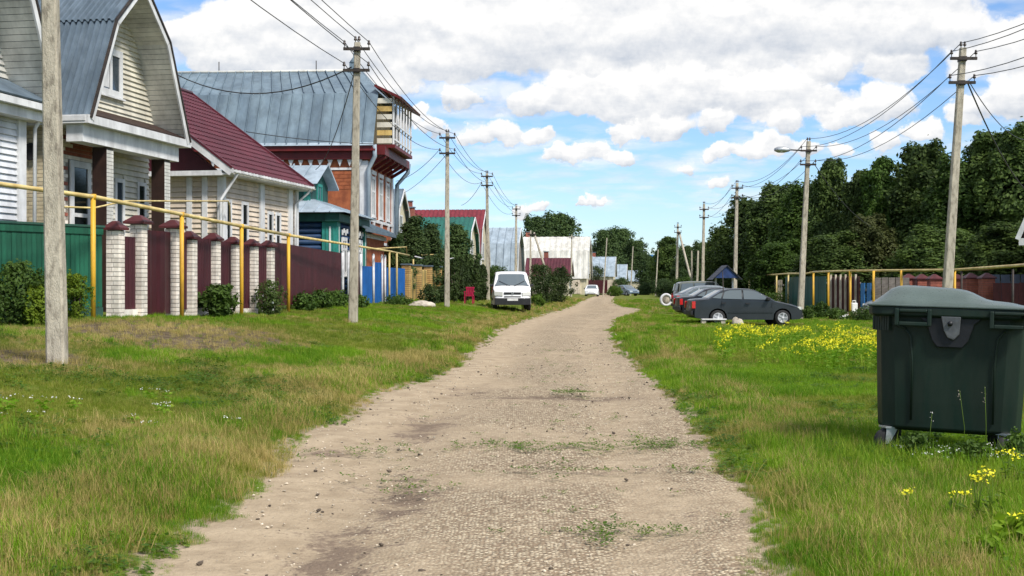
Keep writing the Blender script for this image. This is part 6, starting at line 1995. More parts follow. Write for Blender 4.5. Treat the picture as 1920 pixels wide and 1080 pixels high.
    for sg in (1, -1):
        m = MB(); m.box(mx - 0.07, mx + 0.07, 0, 0.17, mz, mz + 0.13); o = m.build('mirror', MATS[P.get('mirror_mat', 'plastic_black')], t, 0.03)
        o.location = (0, sg * (side_y(mz) + (0.0 if sg > 0 else 0.0)) - (0.17 if sg < 0 else 0), 0)
    hx, hz0, hz1, hy0, hy1, hxs = P['headlight']
    for sg in (1, -1):
        m = MB(); m.prism([(sg * hy0 * Wd, hz0), (sg * hy1 * Wd, hz0 + 0.02), (sg * hy1 * Wd, hz1), (sg * hy0 * Wd, hz1 - 0.01)], hx - 0.12, hx, 'x')
        m.v = [(p[0] - hxs * max(0, abs(p[1]) / Wd - 0.55), p[1], p[2]) for p in m.v]
        m.build('headlight', MATS['lamp_glass'], t, 0.01)
        tx, tz0, tz1, ty0, ty1 = P['taillight']
        m = MB(); m.prism([(sg * ty0 * Wd, tz0), (sg * ty1 * Wd, tz0), (sg * ty1 * Wd, tz1), (sg * ty0 * Wd, tz1)], tx, tx + 0.13, 'x'); m.build('taillight', MATS['tail_red'], t, 0.01)
    for (x0, x1, z0, z1, wy, mt, nm) in P.get('bars', ()):
        m = MB(); m.box(x0, x1, -wy * Wd, wy * Wd, z0, z1); m.build(nm, MATS[mt], t, 0.012)
    return t


def plate(parent, x, z, text, yaw):
    p = MB().box(-0.006, 0.006, -0.26, 0.26, -0.056, 0.056).build('number_plate', MATS['white_plastic'], parent)
    p.location = (x, 0, z)


SEDAN = dict(W=1.68, belt=0.94, wr=0.29, xf=1.28, xr=-1.16, sill=0.22, rear=(-2.04, 0.29), nose=(2.02, 0.24),
             front=[(2.13, 0.36), (2.14, 0.52), (2.10, 0.62), (1.97, 0.71), (1.70, 0.79), (1.30, 0.88)],
             roof=[(1.02, 0.94), (0.70, 1.13), (0.32, 1.325), (0.10, 1.375), (-0.30, 1.395), (-0.72, 1.375), (-0.98, 1.315), (-1.25, 1.16), (-1.50, 1.02)],
             back=[(-1.75, 1.005), (-2.00, 0.985), (-2.08, 0.94), (-2.11, 0.72), (-2.13, 0.52), (-2.12, 0.38)],
             side_windows=[[(0.82, 0.965), (-0.18, 0.985), (-0.18, 1.325), (0.12, 1.315), (0.36, 1.245)], [(-0.25, 0.985), (-0.98, 1.005), (-0.88, 1.26), (-0.70, 1.315), (-0.25, 1.325)], [(-1.04, 1.01), (-1.36, 1.03), (-1.10, 1.19), (-0.96, 1.23)]],
             screens=[((1.00, 0.955), (0.33, 1.32), 'windscreen'), ((-1.48, 1.03), (-1.00, 1.305), 'rear_window')],
             handles=[(-0.12, 0.80), (-1.02, 0.82)], seams=[(0.88, 0.30, 0.92), (-0.215, 0.30, 1.33), (-1.0, 0.62, 1.0)], trim=(0.46, 0.52, -0.78, 0.90),
             mirror=(0.72, 0.93), headlight=(2.14, 0.57, 0.70, 0.50, 0.93, 0.42), taillight=(-2.112, 0.64, 0.90, 0.76, 0.915),
             bars=[(2.10, 2.145, 0.55, 0.62, 0.4, 'plastic_black', 'grille'), (-2.15, -2.08, 0.40, 0.55, 0.90, 'plastic_black', 'rear_bumper_strip'), (2.08, 2.16, 0.30, 0.40, 0.6, 'plastic_black', 'air_intake')])


def place_car(px, py_ground, s, **kw):
    x, y = W(px, s); return (x, y, gz(x, y) + 0.0)


c1 = car('car', 'graphite grey sedan parked side-on, nearest of the row', place_car(1394, 610, 49.5), R(3), SEDAN, 'paint_graphite')
x, y = W(1268, 42)
c2 = car('car', 'black sedan parked directly behind the graphite sedan', (x + 2.1, y, gz(x + 2.1, y)), R(4), SEDAN, 'paint_black')
HATCH = dict(SEDAN)
HATCH.update(W=1.74, belt=0.98, front=[(2.13, 0.36), (2.14, 0.56), (2.08, 0.68), (1.93, 0.78), (1.60, 0.88), (1.25, 0.96)],
             roof=[(1.05, 1.00), (0.70, 1.22), (0.32, 1.43), (0.10, 1.485), (-0.35, 1.50), (-0.85, 1.47), (-1.15, 1.40), (-1.50, 1.25), (-1.85, 1.08)],
             back=[(-1.98, 1.05), (-2.08, 0.98), (-2.13, 0.75), (-2.14, 0.52), (-2.12, 0.38)],
             side_windows=[[(0.85, 1.02), (-0.18, 1.04), (-0.18, 1.42), (0.12, 1.41), (0.36, 1.33)], [(-0.25, 1.04), (-0.98, 1.06), (-0.92, 1.38), (-0.70, 1.41), (-0.25, 1.42)], [(-1.04, 1.07), (-1.55, 1.12), (-1.25, 1.30), (-1.0, 1.36)]],
             screens=[((1.03, 1.02), (0.34, 1.42), 'windscreen'), ((-1.83, 1.10), (-1.20, 1.385), 'rear_window')], seams=[(0.9, 0.30, 0.96), (-0.215, 0.30, 1.42), (-1.0, 0.62, 1.05)],
             taillight=(-2.13, 0.76, 0.96, 0.74, 0.915), mirror=(0.72, 0.98))
x, y = W(1264, 36)
car('car', 'silver liftback parked behind the black sedan', (x + 2.1, y, gz(x + 2.1, y)), R(4), HATCH, 'paint_silver')
SUV = dict(SEDAN)
SUV.update(W=1.80, belt=1.10, wr=0.36, sill=0.36, tumble=0.22, rear=(-2.06, 0.42), nose=(2.02, 0.40),
           front=[(2.12, 0.50), (2.14, 0.72), (2.10, 0.92), (1.90, 1.0), (1.50, 1.05), (1.15, 1.09)],
           roof=[(0.98, 1.12), (0.70, 1.38), (0.42, 1.66), (0.20, 1.74), (-0.40, 1.76), (-1.20, 1.75), (-1.75, 1.71), (-1.95, 1.62), (-2.04, 1.14)],
           back=[(-2.08, 1.05), (-2.12, 0.8), (-2.12, 0.5)],
           side_windows=[[(0.80, 1.14), (-0.12, 1.14), (-0.12, 1.64), (0.30, 1.62), (0.50, 1.52)], [(-0.20, 1.14), (-1.0, 1.14), (-1.0, 1.64), (-0.20, 1.64)], [(-1.08, 1.14), (-1.85, 1.16), (-1.78, 1.60), (-1.08, 1.64)]],
           screens=[((0.96, 1.15), (0.44, 1.65), 'windscreen'), ((-2.05, 1.18), (-1.97, 1.60), 'rear_window')], handles=[(-0.05, 0.98), (-0.95, 0.98)], seams=[(0.86, 0.45, 1.1), (-0.16, 0.45, 1.66), (-1.04, 0.45, 1.66)],
           trim=(0.62, 0.72, -0.7, 0.85), trim_mat='plastic_black', mirror=(0.72, 1.12), headlight=(2.10, 0.80, 0.95, 0.5, 0.93, 0.4), taillight=(-2.125, 0.75, 1.0, 0.80, 0.93),
           bars=[(2.08, 2.18, 0.48, 0.66, 0.95, 'plastic_black', 'front_bumper'), (-2.18, -2.08, 0.48, 0.66, 0.95, 'plastic_black', 'rear_bumper'), (2.11, 2.15, 0.78, 0.95, 0.45, 'plastic_black', 'grille')])
x, y = W(1262, 30.5)
car('car', 'tall olive grey off-roader, farthest of the parked row', (x + 2.15, y, gz(x + 2.15, y)), R(3), SUV, 'paint_olive')
x, y = W(1110, 14.4)
car('car', 'small white car facing the camera far down the track', (x, y, gz(x, y)), R(-96), HATCH, 'paint_white')
x, y = W(1174, 13.4)
car('car', 'far blue-grey car half hidden by the grass right of the white one', (x, y, gz(x, y)), R(-60), HATCH, 'paint_bluegrey')
x, y = W(1668, 40)
car('car', 'silver car hidden behind the waste bin, only its windscreen side showing', (x + 1.0, y, gz(x, y) - 0.05), R(178), HATCH, 'paint_silver')

VAN = dict(W=1.84, belt=1.12, wr=0.33, xf=1.55, xr=-1.37, sill=0.30, tumble=0.20, rear=(-2.36, 0.40), nose=(2.32, 0.30),
           front=[(2.40, 0.42), (2.42, 0.62), (2.38, 0.66), (2.36, 0.80), (2.30, 0.98), (1.85, 1.13)],
           roof=[(1.62, 1.20), (1.25, 1.58), (1.02, 1.80), (0.78, 1.90), (0.2, 1.94), (-1.0, 1.94), (-2.0, 1.92), (-2.25, 1.86), (-2.34, 1.22)],
           back=[(-2.38, 1.05), (-2.40, 0.7), (-2.40, 0.5)],
           side_windows=[[(1.42, 1.24), (0.55, 1.24), (0.55, 1.74), (0.92, 1.74), (1.10, 1.60)], [(0.45, 1.24), (-0.75, 1.24), (-0.75, 1.76), (0.45, 1.76)], [(-0.85, 1.24), (-2.05, 1.24), (-2.0, 1.76), (-0.85, 1.76)]],
           screens=[((1.60, 1.235), (1.03, 1.795), 'windscreen'), ((-2.345, 1.28), (-2.27, 1.78), 'rear_window')], handles=[(0.62, 1.0)], seams=[(1.5, 0.4, 1.18), (0.5, 0.4, 1.76), (-0.8, 0.4, 1.78)],
           trim=(0.50, 0.62, -1.0, 1.18), trim_mat='plastic_black', mirror=(1.28, 1.17), headlight=(2.405, 0.72, 0.93, 0.52, 0.965, 0.28), taillight=(-2.41, 0.75, 1.2, 0.8, 0.96), steel=True,
           bars=[(2.30, 2.47, 0.29, 0.62, 0.955, 'plastic_black', 'front_bumper'), (-2.48, -2.34, 0.34, 0.60, 0.95, 'plastic_black', 'rear_bumper'),
                 (2.32, 2.388, 0.80, 0.90, 0.45, 'plastic_black', 'grille'), (2.32, 2.405, 0.655, 0.71, 0.44, 'plastic_black', 'lower_grille')])
x, y = W(957, 38.6)
v = car('van', 'white van with black bumper parked on the grass facing the camera', (x, y + 2.3, gz(x, y + 1)), R(-90 + 2.5), VAN, 'paint_white', 'van')
plate(v, 2.475, 0.545, '', 0)
m = MB(); m.lathe([(0.065, -0.006), (0.065, 0.006), (0.05, 0.008), (0.05, -0.006)], 18, (2.395, 0, 0.85), 'x'); m.build('emblem', MATS['galvanised'], v)
m = MB(); m.prism([(-0.045, 0.885), (-0.030, 0.885), (0.0, 0.81), (0.030, 0.885), (0.045, 0.885), (0.006, 0.80), (-0.006, 0.80)], 2.392, 2.402, 'x'); m.build('emblem', MATS['galvanised'], v)
for sg in (-1, 1):
    m = MB(); beam(m, (1.70, sg * 0.1, 1.205), (1.42, sg * 0.62, 1.45), 0.02, 0.02); m.build('wiper', MATS['plastic_black'], v)
plate(c1, 2.155, 0.46, '', 0)

# ------------------------------------------------------------------ small things
# grey boulder on the verge
def boulder(name, label, px, s, sx, sy, sz, seed, mat='stone_pale', cat='boulder'):
    x, y = W(px, s)
    bm = bmesh.new(); bmesh.ops.create_icosphere(bm, subdivisions=3, radius=1.0)
    g = random.Random(seed); offs = [(g.uniform(-9, 9), g.uniform(-9, 9)) for _ in range(3)]
    for v_ in bm.verts:
        n_ = float(fbm(v_.co.x * 1.4 + offs[0][0], v_.co.y * 1.4 + v_.co.z * 1.1 + offs[0][1], seed)) - 0.5
        v_.co *= 1 + 0.7 * n_
        v_.co.x *= sx; v_.co.y *= sy; v_.co.z = max(v_.co.z, -0.35) * sz
    me = bpy.data.meshes.new(name); bm.to_mesh(me); bm.free()
    me.materials.append(MATS[mat])
    o = obj(name, me); o.location = (x, y, gz(x, y) + sz * 0.12)
    return tag(o, label, cat)


boulder('boulder', 'flat pale boulder lying on the grass before the yellow brick fence', 793, 43.5, 0.58, 0.4, 0.22, 4)
boulder('boulder', 'rounded tan stone beside the white board in front of the sedan', 1382, 50.5, 0.22, 0.18, 0.26, 9)
x, y = W(1338, 50.6)
t = thing('board', 'pale flat board propped low on blocks in front of the sedan rear wheel', 'board', (x, y, gz(x, y)), R(3))
m = MB(); m.box(-0.46, 0.46, -0.14, 0.14, 0.16, 0.21); m.build('plank', MATS['white_plastic'], t, 0.01)
for k in (-0.38, 0.34):
    m = MB(); m.box(k - 0.08, k + 0.08, -0.1, 0.1, -0.05, 0.158); m.build('block', MATS['stone_pale'], t)
x, y = W(1356, 50.2)
t = thing('stake', 'thin upright stake in front of the graphite sedan', 'stake', (x, y, gz(x, y)))
MB().tube([(0, 0, -0.1), (0.01, 0, 0.9), (-0.02, 0, 2.0)], [0.028, 0.022, 0.016], 6).build('shaft', MATS['iron_dark'], t)
MB().tube([(0.008, 0, 0.5), (0.01, 0, 0.9)], 0.03, 6).build('sleeve', MATS['pale_wood'], t)

# crimson garden chair by the hedge
x, y = W(880, 36.5)
t = thing('garden_chair', 'crimson plastic garden chair in front of the thuja hedge', 'chair', (x, y, gz(x, y)), R(-8))
m = MB(); m.box(-0.22, 0.22, -0.22, 0.22, 0.40, 0.435); m.build('seat', MATS['plastic_crimson'], t, 0.01)
m = MB()
for k in range(5):
    m2 = MB(); m2.box(-0.20 + k * 0.085, -0.14 + k * 0.085, 0.20, 0.225, 0.43, 0.84); m2.build('back_slat', MATS['plastic_crimson'], t)
m = MB(); m.box(-0.23, 0.23, 0.195, 0.23, 0.80, 0.88); m.build('back_rail', MATS['plastic_crimson'], t, 0.01)
for sx in (-1, 1):
    m = MB(); m.box(sx * 0.235 - 0.025, sx * 0.235 + 0.025, -0.22, 0.21, 0.62, 0.655); m.build('armrest', MATS['plastic_crimson'], t, 0.008)
    for sy in (-0.20, 0.20):
        m = MB(); m.box(sx * 0.205 - 0.025, sx * 0.205 + 0.025, sy - 0.02, sy + 0.02, -0.02, 0.62 if sy < 0 else 0.42); m.build('leg', MATS['plastic_crimson'], t)

# wellhead under a little blue gabled roof
x, y = W(1358, 31.0)
t = thing('well_house', 'village well under a small dark blue gabled roof behind the cars', 'well', (x, y, gz(x, y)), R(4))
m = MB(); m.box(-0.5, 0.5, -0.5, 0.5, -0.1, 0.85); m.build('well_box', MATS['well_blue'], t)
for sx in (-0.52, 0.52):
    m = MB(); m.box(sx - 0.05, sx + 0.05, -0.05, 0.05, 0.0, 2.0); m.build('post', MATS['white_post'], t)
m = MB(); m.prism([(-0.75, 1.95), (0.75, 1.95), (0, 2.65)], -0.62, -0.56, 'y'); m.build('gable', MATS['well_blue'], t)
for sx in (-1, 1):
    for k in range(6):
        a0, a1 = k / 6, (k + 1) / 6 - 0.01
        q0 = (sx * 0.92 * (1 - a0), 1.85 + 0.86 * a0); q1 = (sx * 0.92 * (1 - a1), 1.85 + 0.86 * a1)
        m = MB(); m.slab([(q0[0], -0.72, q0[1]), (q0[0], 0.72, q0[1]), (q1[0], 0.72, q1[1]), (q1[0], -0.72, q1[1])], 0.03); m.build('roof_board', MATS['well_roof'], t)
MB().tube([(-0.5, 0, 1.2), (0.5, 0, 1.2)], 0.09, 10).build('windlass', MATS['grey_wood'], t)

# pale tyre ring set upright in the grass
x, y = W(1249, 26.5)
t = thing('tyre_planter', 'whitewashed tyre ring standing upright left of the parked cars', 'tyre', (x, y, gz(x, y) + 0.45), R(10))
M_ = []
for k in range(28):
    a = 2 * math.pi * k / 28; M_.append((0.38 * math.cos(a), 0, 0.38 * math.sin(a)))
m = MB(); m.tube(M_ + [M_[0]], 0.095, 8, cap=False); m.build('ring', MATS['white_post'], t)
MB().lathe([(0.0, -0.02), (0.30, -0.02), (0.30, 0.02), (0.0, 0.02)], 18, ax='y').build('web', MATS['concrete_dark'], t)

# junk by the yellow posts: a white canister, a white bowl and a heap of branches
x, y = W(1601, 41)
t = thing('canister', 'white plastic canister among junk by the yellow posts', 'canister', (x, y, gz(x, y) + 0.25), R(20))
m = MB(); m.box(-0.16, 0.16, -0.1, 0.1, 0.0, 0.45); m.build('body', MATS['white_plastic'], t, 0.05)
m = MB(); m.tube([(-0.08, 0, 0.45), (-0.06, 0, 0.54), (0.08, 0, 0.54), (0.1, 0, 0.45)], 0.025, 6); m.build('handle', MATS['white_plastic'], t)
MB().lathe([(0.04, 0.44), (0.04, 0.5), (0, 0.5)], 8, (0.12, 0.03, 0)).build('cap', MATS['plastic_black'], t)
x, y = W(1582, 41.5)
t = thing('bowl', 'upturned white bowl in the weeds left of the canister', 'bowl', (x, y, gz(x, y)), 0)
MB().lathe([(0.26, 0.02), (0.25, 0.06), (0.18, 0.18), (0.10, 0.22), (0.0, 0.22)], 16).build('shell', MATS['white_plastic'], t)
MB().lathe([(0.27, 0.0), (0.285, 0.02), (0.26, 0.035)], 16).build('rim', MATS['galvanised'], t)
x, y = W(1612, 40)
t = thing('branch_pile', 'heap of cut pale branches beside the white canister', 'branches', (x, y, gz(x, y)), 0)
gj = random.Random(5)
for k in range(18):
    a = gj.uniform(-0.5, 0.5); px_, py_ = gj.uniform(-0.4, 0.4), gj.uniform(-0.3, 0.3); L = gj.uniform(0.5, 0.9); z = gj.uniform(0.05, 0.4)
    MB().tube([(px_ - math.cos(a) * L / 2, py_ - math.sin(a) * L / 2, z), (px_, py_, z + 0.03), (px_ + math.cos(a) * L / 2, py_ + math.sin(a) * L / 2, z + gj.uniform(-0.03, 0.15))], [0.03, 0.025, 0.012], 5).build('branch', MATS['pale_wood' if k % 3 else 'brown_wood'], t)

# ------------------------------------------------------------------ trees
K1 = make_tree_kind(10.0, 2.5, 1, 34000, 0.25, MATS['leaf_dark'], 0.05, 0.25, 90)
K2 = make_tree_kind(10.0, 2.2, 2, 32000, 0.25, MATS['leaf_dark'], 0.05, 0.32, 84)
K3 = make_tree_kind(10.0, 2.8, 3, 36000, 0.25, MATS['leaf_dark'], 0.05, 0.18, 96)
K4 = make_tree_kind(10.0, 3.4, 4, 22000, 0.32, MATS['leaf_far'], 0.03, 0.2, 70)
KC = make_tree_kind(10.0, 2.4, 5, 20000, 0.26, MATS['leaf_conifer'], 0.03, 0.65, 90, 0.22)


def tree_at(px, ytop, s, hw_px, kind, label, group, mat=None, rz=None, name='tree', rw=2.5):
    x, y = W(px, s)
    H = ZZ(ytop, s) - gz(x, y)
    put_tree(name, kind, x, y, 1.55 * hw_px / s / rw, H / 10.0 / 0.98, random.uniform(0, 6.28) if rz is None else rz, label, group, mat)


GT = 'trees behind the right hand fences'
rt = [(1356, 432, 21, 26, K1, 'low dark tree at the left end of the right hand tree row', None),
      (1402, 378, 22, 42, K3, 'broad dark tree behind the pole past the well', None),
      (1456, 348, 23, 48, K1, 'dark tree left of the street lamp pole', None),
      (1512, 352, 24.5, 44, K3, 'dark tree right behind the street lamp pole', 'leaf_mid'),
      (1558, 298, 26, 40, K2, 'tall pointed dark tree just right of the lamp pole', None),
      (1612, 320, 27, 34, K2, 'slim dark tree between the two tall pointed ones', None),
      (1652, 296, 27.5, 38, K2, 'tall pointed tree above the brownish crown', 'leaf_mid'),
      (1632, 405, 30, 40, K1, 'lower olive brown tree in front of the pointed ones', 'leaf_olive'),
      (1700, 330, 27, 42, K3, 'dark tree filling in left of the leaning pole', None),
      (1738, 272, 28, 58, K1, 'tall broad dark tree behind the leaning pole', None),
      (1800, 305, 30, 50, K3, 'dense dark tree right of the leaning pole', 'leaf_mid'),
      (1852, 248, 30, 58, K2, 'very tall tree right of the leaning pole, second from the picture edge', None),
      (1918, 240, 31, 62, K1, 'very tall dark tree at the right picture edge', None),
      (1985, 262, 31, 62, K3, 'dark tree mostly beyond the right picture edge', None),
      (1470, 455, 27, 40, K3, 'low bushy tree over the dark green fence', 'leaf_mid'),
      (1760, 430, 33, 60, K3, 'lower dark tree above the red brick piers', None),
      (1880, 420, 36, 60, K1, 'lower dark tree above the grey-blue sheet fence', None),
      (1570, 440, 30, 50, K3, 'lower dark tree above the maroon fence', None)]
for px, yt, s, hw, k, lab, mt in rt:
    tree_at(px, yt, s, hw, k, lab, GT, mt)
GF = 'far trees over the roofs'
ft = [(1010, 408, 10.4, 30, K4, 'round green tree behind the whitish long roof, left one'), (1052, 402, 10.2, 36, K4, 'round green tree behind the whitish long roof, right one'),
      (1132, 432, 9.4, 26, K4, 'far green tree left above the bluish far roofs'), (1168, 430, 9.0, 28, K4, 'tallest far green tree above the bluish far roofs'), (1195, 452, 9.2, 24, K4, 'far green tree sloping down to the gap'),
      (1292, 462, 14, 22, K4, 'far light green tree behind the braced pole'), (1322, 455, 15.5, 24, K4, 'far light green tree behind the twin pole'), (1215, 478, 10, 16, K4, 'small far tree left of the blue roof gap'),
      (1345, 440, 17, 24, K4, 'far tree joining the right hand row')]
for px, yt, s, hw, k, lab in ft:
    tree_at(px, yt, s, hw, k, lab, GF, rw=3.4)
tree_at(1252, 444, 12.2, 27, K2, 'dark pointed conifer-like tree in the gap left of the braced pole', GF)
GC = 'conifers behind the yellow fence'
for px, yt, s, hw, lab in [(775, 405, 34.5, 36, 'feathery conifer left of the slim pole beside the brick house'), (808, 418, 33.5, 32, 'feathery conifer left of the slim pole in front of the green roof'), (858, 420, 31, 34, 'feathery conifer right of the slim pole in front of the green roof'),
                           (742, 440, 37, 28, 'low dark conifer under the brick lean-to eave')]:
    tree_at(px, yt, s, hw, KC, lab, GC, name='conifer', rw=2.4)

# ------------------------------------------------------------------ hedges, bushes and beds
def B(name, label, px, s, w, h, n, leaf, mat, seed, **kw):
    x, y = W(px, s); return bush(name, label, x, y, w, h, n, leaf, mat, seed, **kw)


B('bush', 'dense dark green bush at the left edge before the green fence', 30, 103, 1.25, 1.12, 7000, 0.075, 'leaf_mid', 21)
B('bush', 'lower leafy bush between the left edge bush and the nearest pole', 76, 104, 0.6, 0.75, 2400, 0.07, 'leaf_lime', 22)
B('bush', 'bright yellow-green feathery shrub right of the nearest pole', 145, 97, 0.62, 0.95, 3200, 0.06, 'leaf_lime', 23)
B('leafy_clump', 'clump of long green leaves at the foot of the narrow maroon bays', 410, 74.5, 0.95, 0.80, 2600, 0.14, 'leaf_mid', 24, cat='plant')
B('rose_bush', 'dark rose bush with pale blooms before the maroon sheet fence', 505, 67.5, 0.95, 1.02, 3400, 0.07, 'leaf_dark', 25, flowers=('flower_white', 26, 0.06))
for i_, (px, s, w, h, lab) in enumerate([(570, 59, 0.9, 0.55, 'low leafy weeds at the foot of the maroon fence, left clump'), (602, 55, 1.0, 0.60, 'low leafy weeds at the foot of the maroon fence, middle clump'), (634, 51.5, 0.9, 0.62, 'low leafy weeds just left of the tall pole'),
                                         (676, 50, 0.6, 0.5, 'low leafy weeds just right of the tall pole'), (745, 43, 1.2, 0.4, 'low weeds in front of the blue fence'), (806, 40, 1.1, 0.95, 'dark leafy clump behind the flat boulder'), (828, 38.5, 0.9, 0.85, 'dark leafy clump left of the slim pole')]):
    B('weed_clump', lab, px, s, w, h, 1500, 0.11, 'leaf_mid' if i_ < 5 else 'leaf_thuja', 30 + i_, cat='weeds', group='weeds along the fences')
for i_, (px, s, w, h, lab) in enumerate([(850, 36.2, 0.85, 2.35, 'narrow thuja right of the slim pole, nearest of the hedge'), (866, 35, 0.8, 2.5, 'narrow thuja left of the crimson chair'), (876, 33.0, 0.8, 2.7, 'tall narrow thuja behind the crimson chair'), (894, 33, 0.8, 2.4, 'narrow thuja right of the crimson chair'), (905, 31.5, 0.8, 2.2, 'last narrow thuja before the van')]):
    B('thuja', lab, px, s, w, h, 6000, 0.11, 'leaf_thuja', 50 + i_, group='thuja hedge', tall=0.35)
for i_, (px, s, w, h, mt, lab) in enumerate([(930, 29, 2.2, 2.2, 'leaf_mid', 'green bush behind the left half of the van'), (1014, 27, 2.6, 2.6, 'leaf_thuja', 'dark bush right behind the van'), (1048, 24.5, 2.4, 2.7, 'leaf_thuja', 'dark bush behind the leaning brace'),
                                             (1008, 31, 0.8, 0.7, 'leaf_light', 'low bright bush beside the van\'s right wheel'), (1085, 12.9, 4.2, 4.4, 'leaf_thuja', 'dark round bush above the far pale fence, left one'), (1117, 12.2, 4.2, 4.4, 'leaf_thuja', 'dark round bush above the far pale fence, right one'),
                                             (1152, 14, 2.0, 1.3, 'leaf_light', 'low bush between the white car and the far blue-grey car'), (1166, 12.5, 3.2, 2.6, 'leaf_far', 'bush behind the far blue-grey car'),
                                             (1245, 15, 3.2, 2.2, 'leaf_far', 'bush at the end of the track under the dark conifer'), (1285, 19, 2.4, 2.4, 'leaf_mid', 'bush behind the off-roader'), (1210, 12, 3.2, 1.8, 'leaf_far', 'hedge bush closing the far end of the track')]):
    B('bush', lab, px, s, w, h, 7500, 0.05 * (30 / s) ** 0.7 + 0.06, mt, 70 + i_)
for i_, (px, s, w, h, lab) in enumerate([(1420, 27.5, 1.8, 1.3, 'leafy clump at the foot of the slat fence'), (1452, 31, 2.0, 1.1, 'green clump above the sedan bonnet'), (1538, 40, 0.9, 0.75, 'round green clump between the yellow posts'), (1566, 43, 1.0, 0.5, 'low weeds at the second yellow post'),
                                         (1620, 44, 1.6, 0.5, 'low weeds before the branch heap'), (1515, 42, 0.7, 0.6, 'low weeds at the lamp pole foot')]):
    B('weed_clump', lab, px, s, w, h, 1500, 0.10, 'leaf_mid', 90 + i_, cat='weeds', group='weeds along the right hand fences')


for i_, (x, y, w, h, n, lf, mt, lab) in enumerate([(2.78, 7.05, 0.34, 0.20, 260, 0.075, 'leaf_bright', 'broad-leaved bright green weed in the bottom right corner'), (2.52, 6.75, 0.26, 0.15, 200, 0.07, 'leaf_bright', 'smaller broad-leaved weed left of the corner one'),
                                                   (3.35, 10.62, 0.34, 0.26, 420, 0.05, 'leaf_mid', 'dark leafy weed under the left front castor of the bin'), (3.75, 10.5, 0.40, 0.24, 460, 0.05, 'leaf_mid', 'dark leafy weed in front of the middle of the bin'),
                                                   (4.12, 10.42, 0.36, 0.30, 420, 0.05, 'leaf_mid', 'dark leafy weed under the right front castor of the bin'), (3.95, 9.5, 0.45, 0.20, 420, 0.05, 'leaf_lime', 'low leafy weed between the yellow flowers')]):
    bush('leafy_weed', lab, x, y, w, h, n, lf, mt, 140 + i_, cat='weed', group='leafy weeds in the near grass')
for i_, (x, y, h, lab) in enumerate([(3.72, 10.55, 0.62, 'tall thin grass stalk in front of the bin, left one'), (3.88, 10.5, 0.66, 'tall thin grass stalk in front of the bin, right one'), (3.45, 10.6, 0.42, 'thin stalk with a white bloom by the bin')]):
    t = thing('grass_stalk', lab, 'stalk', (x, y, gz(x, y)), 0, 'tall stalks before the bin')
    MB().tube([(0, 0, -0.02), (0.01, 0, h * 0.5), (0.03 * (i_ - 1), 0, h)], [0.004, 0.003, 0.002], 5).build('stem', MATS['leaf_light'], t)
    C = np.array([[0.03 * (i_ - 1) + random.gauss(0, 0.01), random.gauss(0, 0.01), h * (0.92 + random.uniform(-0.12, 0.08))] for _ in range(10)])
    obj('seed_head', leaf_mesh('seed_head', C, C * 0 + np.array([0, -1.0, 0.4]), 0.009, MATS['flower_white' if i_ == 2 else 'pale_wood'], 200 + i_, 0.6), t)

# ------------------------------------------------------------------ flowers
def flower_proto(seed, h, mat, n_heads, hs):
    g = np.random.default_rng(seed); V = []; Fc = []; mi = []
    for k in range(6):
        a = g.uniform(0, 6.28); r = g.uniform(0, 0.06); hh = h * g.uniform(0.75, 1.1); lx, ly = g.normal(0, 0.06), g.normal(0, 0.06)
        i0 = len(V); V += [(r * math.cos(a) - 0.003, r * math.sin(a), -0.02), (r * math.cos(a) + 0.003, r * math.sin(a), -0.02), (r * math.cos(a) + lx, r * math.sin(a) + ly, hh)]
        Fc.append((i0, i0 + 1, i0 + 2)); mi.append(0)
        for q_ in range(4):
            f = g.uniform(0.15, 0.75); c = np.array([r * math.cos(a) + lx * f, r * math.sin(a) + ly * f, hh * f]); d = g.uniform(0, 6.28); L = 0.06
            i0 = len(V); V += [tuple(c), tuple(c + [L * 0.5 * math.cos(d + 0.4), L * 0.5 * math.sin(d + 0.4), 0.02]), tuple(c + [L * math.cos(d), L * math.sin(d), 0.0])]
            Fc.append((i0, i0 + 1, i0 + 2)); mi.append(0)
        for q_ in range(n_heads):
            c = np.array([r * math.cos(a) + lx, r * math.sin(a) + ly, hh]) + g.normal(0, hs * 1.3, 3) * [1, 1, 0.6]
            d = g.normal(0, 1, 3); e = g.normal(0, 1, 3)
            d /= np.linalg.norm(d); e /= np.linalg.norm(e)
            i0 = len(V); V += [tuple(c + d * hs), tuple(c + e * hs), tuple(c - d * hs), tuple(c - e * hs)]
            Fc += [(i0, i0 + 1, i0 + 2), (i0, i0 + 2, i0 + 3)]; mi += [1, 1]
    me = mesh_np('flower', np.array(V), np.array(Fc), ML)
    me.materials.append(mat); me.polygons.foreach_set('material_index', np.array(mi, np.int32))
    return me


g = np.random.default_rng(900)
n = 470
px = g.uniform(1345, 1680, n); yy = 21 + 13 * g.uniform(0, 1, n)
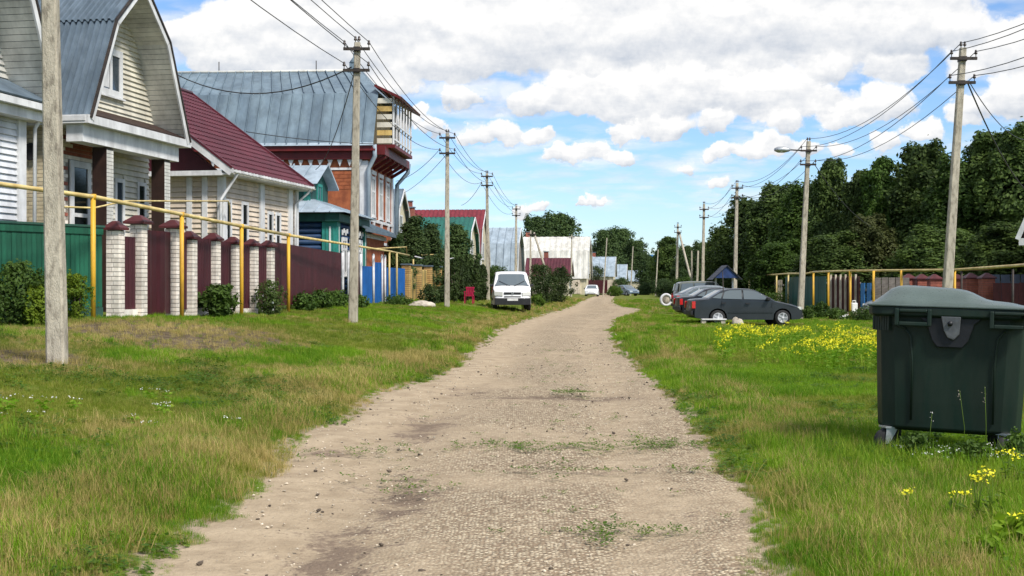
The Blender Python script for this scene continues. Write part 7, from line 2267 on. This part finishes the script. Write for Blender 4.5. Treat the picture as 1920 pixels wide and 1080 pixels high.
# the drift runs obliquely: nearer towards the bin, farther to the left
x = (px - 960) / F * yy
keep = (fbm(x * 0.9, yy * 0.35, 19) > 0.42) & (np.abs(yy - (27.5 - (px - 1500) * 0.008)) < 6)
x, yy = x[keep], yy[keep]
pts = np.stack([x, yy, ground_z(x, yy)], 1); m_ = len(pts)
s = g.uniform(0.7, 1.25, m_)
scatter('yellow_flowers', flower_proto(3, 0.42, MATS['flower_yellow'], 5, 0.0125), pts, np.stack([0 * s, 0 * s, g.uniform(0, 6.28, m_)], 1), np.stack([s, s, s], 1), 'drift of yellow flowering weeds between the sedan and the waste bin')
x = g.uniform(2.6, 7.2, 340); yy = g.uniform(22, 38, 340)
pts = np.stack([x, yy, ground_z(x, yy)], 1); s = g.uniform(0.8, 1.3, 340)
scatter('tall_grass', blades(16, 0.14, 0.15, 0.36, 0.009, 0.6, 64, ML), pts + np.array([2.0, 0, 0]), np.stack([0 * s, 0 * s, g.uniform(0, 6.28, 340)], 1), np.stack([s, s, s], 1), 'lush grass among the yellow flowers')
# single yellow-flowered weeds in the foreground
fl = [(1833, 985, 884, 'yellow flowered weed in the lower right, the fullest head'), (1860, 985, 872, 'thin yellow flowered weed beside the fullest one'), (1888, 905, 838, 'yellow flowered weed by the bin\'s right castor'), (1912, 915, 846, 'yellow flowered weed at the right edge by the bin'),
      (1906, 1010, 955, 'yellow flowered weed low at the right edge'), (1800, 975, 915, 'short yellow flowered weed left of the fullest one'), (1702, 960, 915, 'single low yellow flower left of the castors')]
for i_, (px, yb, yt, lab) in enumerate(fl):
    y = EYE * F / (yb - 535); x = (px - 960) / F * y
    h = (yb - yt) * y / F
    t = thing('yellow_flower', lab, 'flower', (x, y, gz(x, y)), 0, 'yellow flowered weeds in the foreground')
    gj = random.Random(i_)
    mb = MB(); tips = []
    for k in range(3 if i_ else 5):
        lx, ly = gj.uniform(-0.05, 0.05), gj.uniform(-0.04, 0.04)
        mb.tube([(0, 0, -0.03), (lx * 0.3, ly * 0.3, h * 0.5), (lx, ly, h * gj.uniform(0.85, 1.0))], [0.004, 0.003, 0.002], 5); tips.append((lx, ly, h))
    mb.build('stem', MATS['leaf_light'], t)
    C = np.array([[p[0] + gj.gauss(0, 0.015), p[1] + gj.gauss(0, 0.015), h * 0.95 + gj.gauss(0, 0.012)] for p in tips for _ in range(9)])
    obj('blossoms', leaf_mesh('blossoms', C, C * 0 + np.array([0, -0.3, 1.0]), 0.019, MATS['flower_yellow'], i_, 0.9), t)
    C = np.array([[gj.gauss(0, 0.04), gj.gauss(0, 0.04), h * gj.uniform(0.05, 0.6)] for _ in range(26)])
    obj('leaves', leaf_mesh('leaves', C, C * 0 + np.array([0, 0, 1.0]), 0.06, MATS['leaf_light'], i_ + 40, 0.35), t)
# tiny white blossoms: clover on the left, yarrow at the bin
x = np.concatenate([g.normal(-4.1, 0.9, 14), g.normal(3.7, 0.45, 26), g.normal(-4.6, 1.0, 6)]); yy = np.concatenate([g.normal(12.6, 0.9, 14), g.normal(10.6, 0.22, 26), g.normal(10.5, 0.8, 6)])
pts = np.stack([x, yy, ground_z(x, yy)], 1); s = g.uniform(0.6, 1.1, len(x))
scatter('white_flowers', flower_proto(8, 0.16, MATS['flower_white'], 2, 0.008), pts, np.stack([0 * s, 0 * s, g.uniform(0, 6.28, len(x))], 1), np.stack([s, s, s], 1), 'tiny white blossoms scattered in the grass')
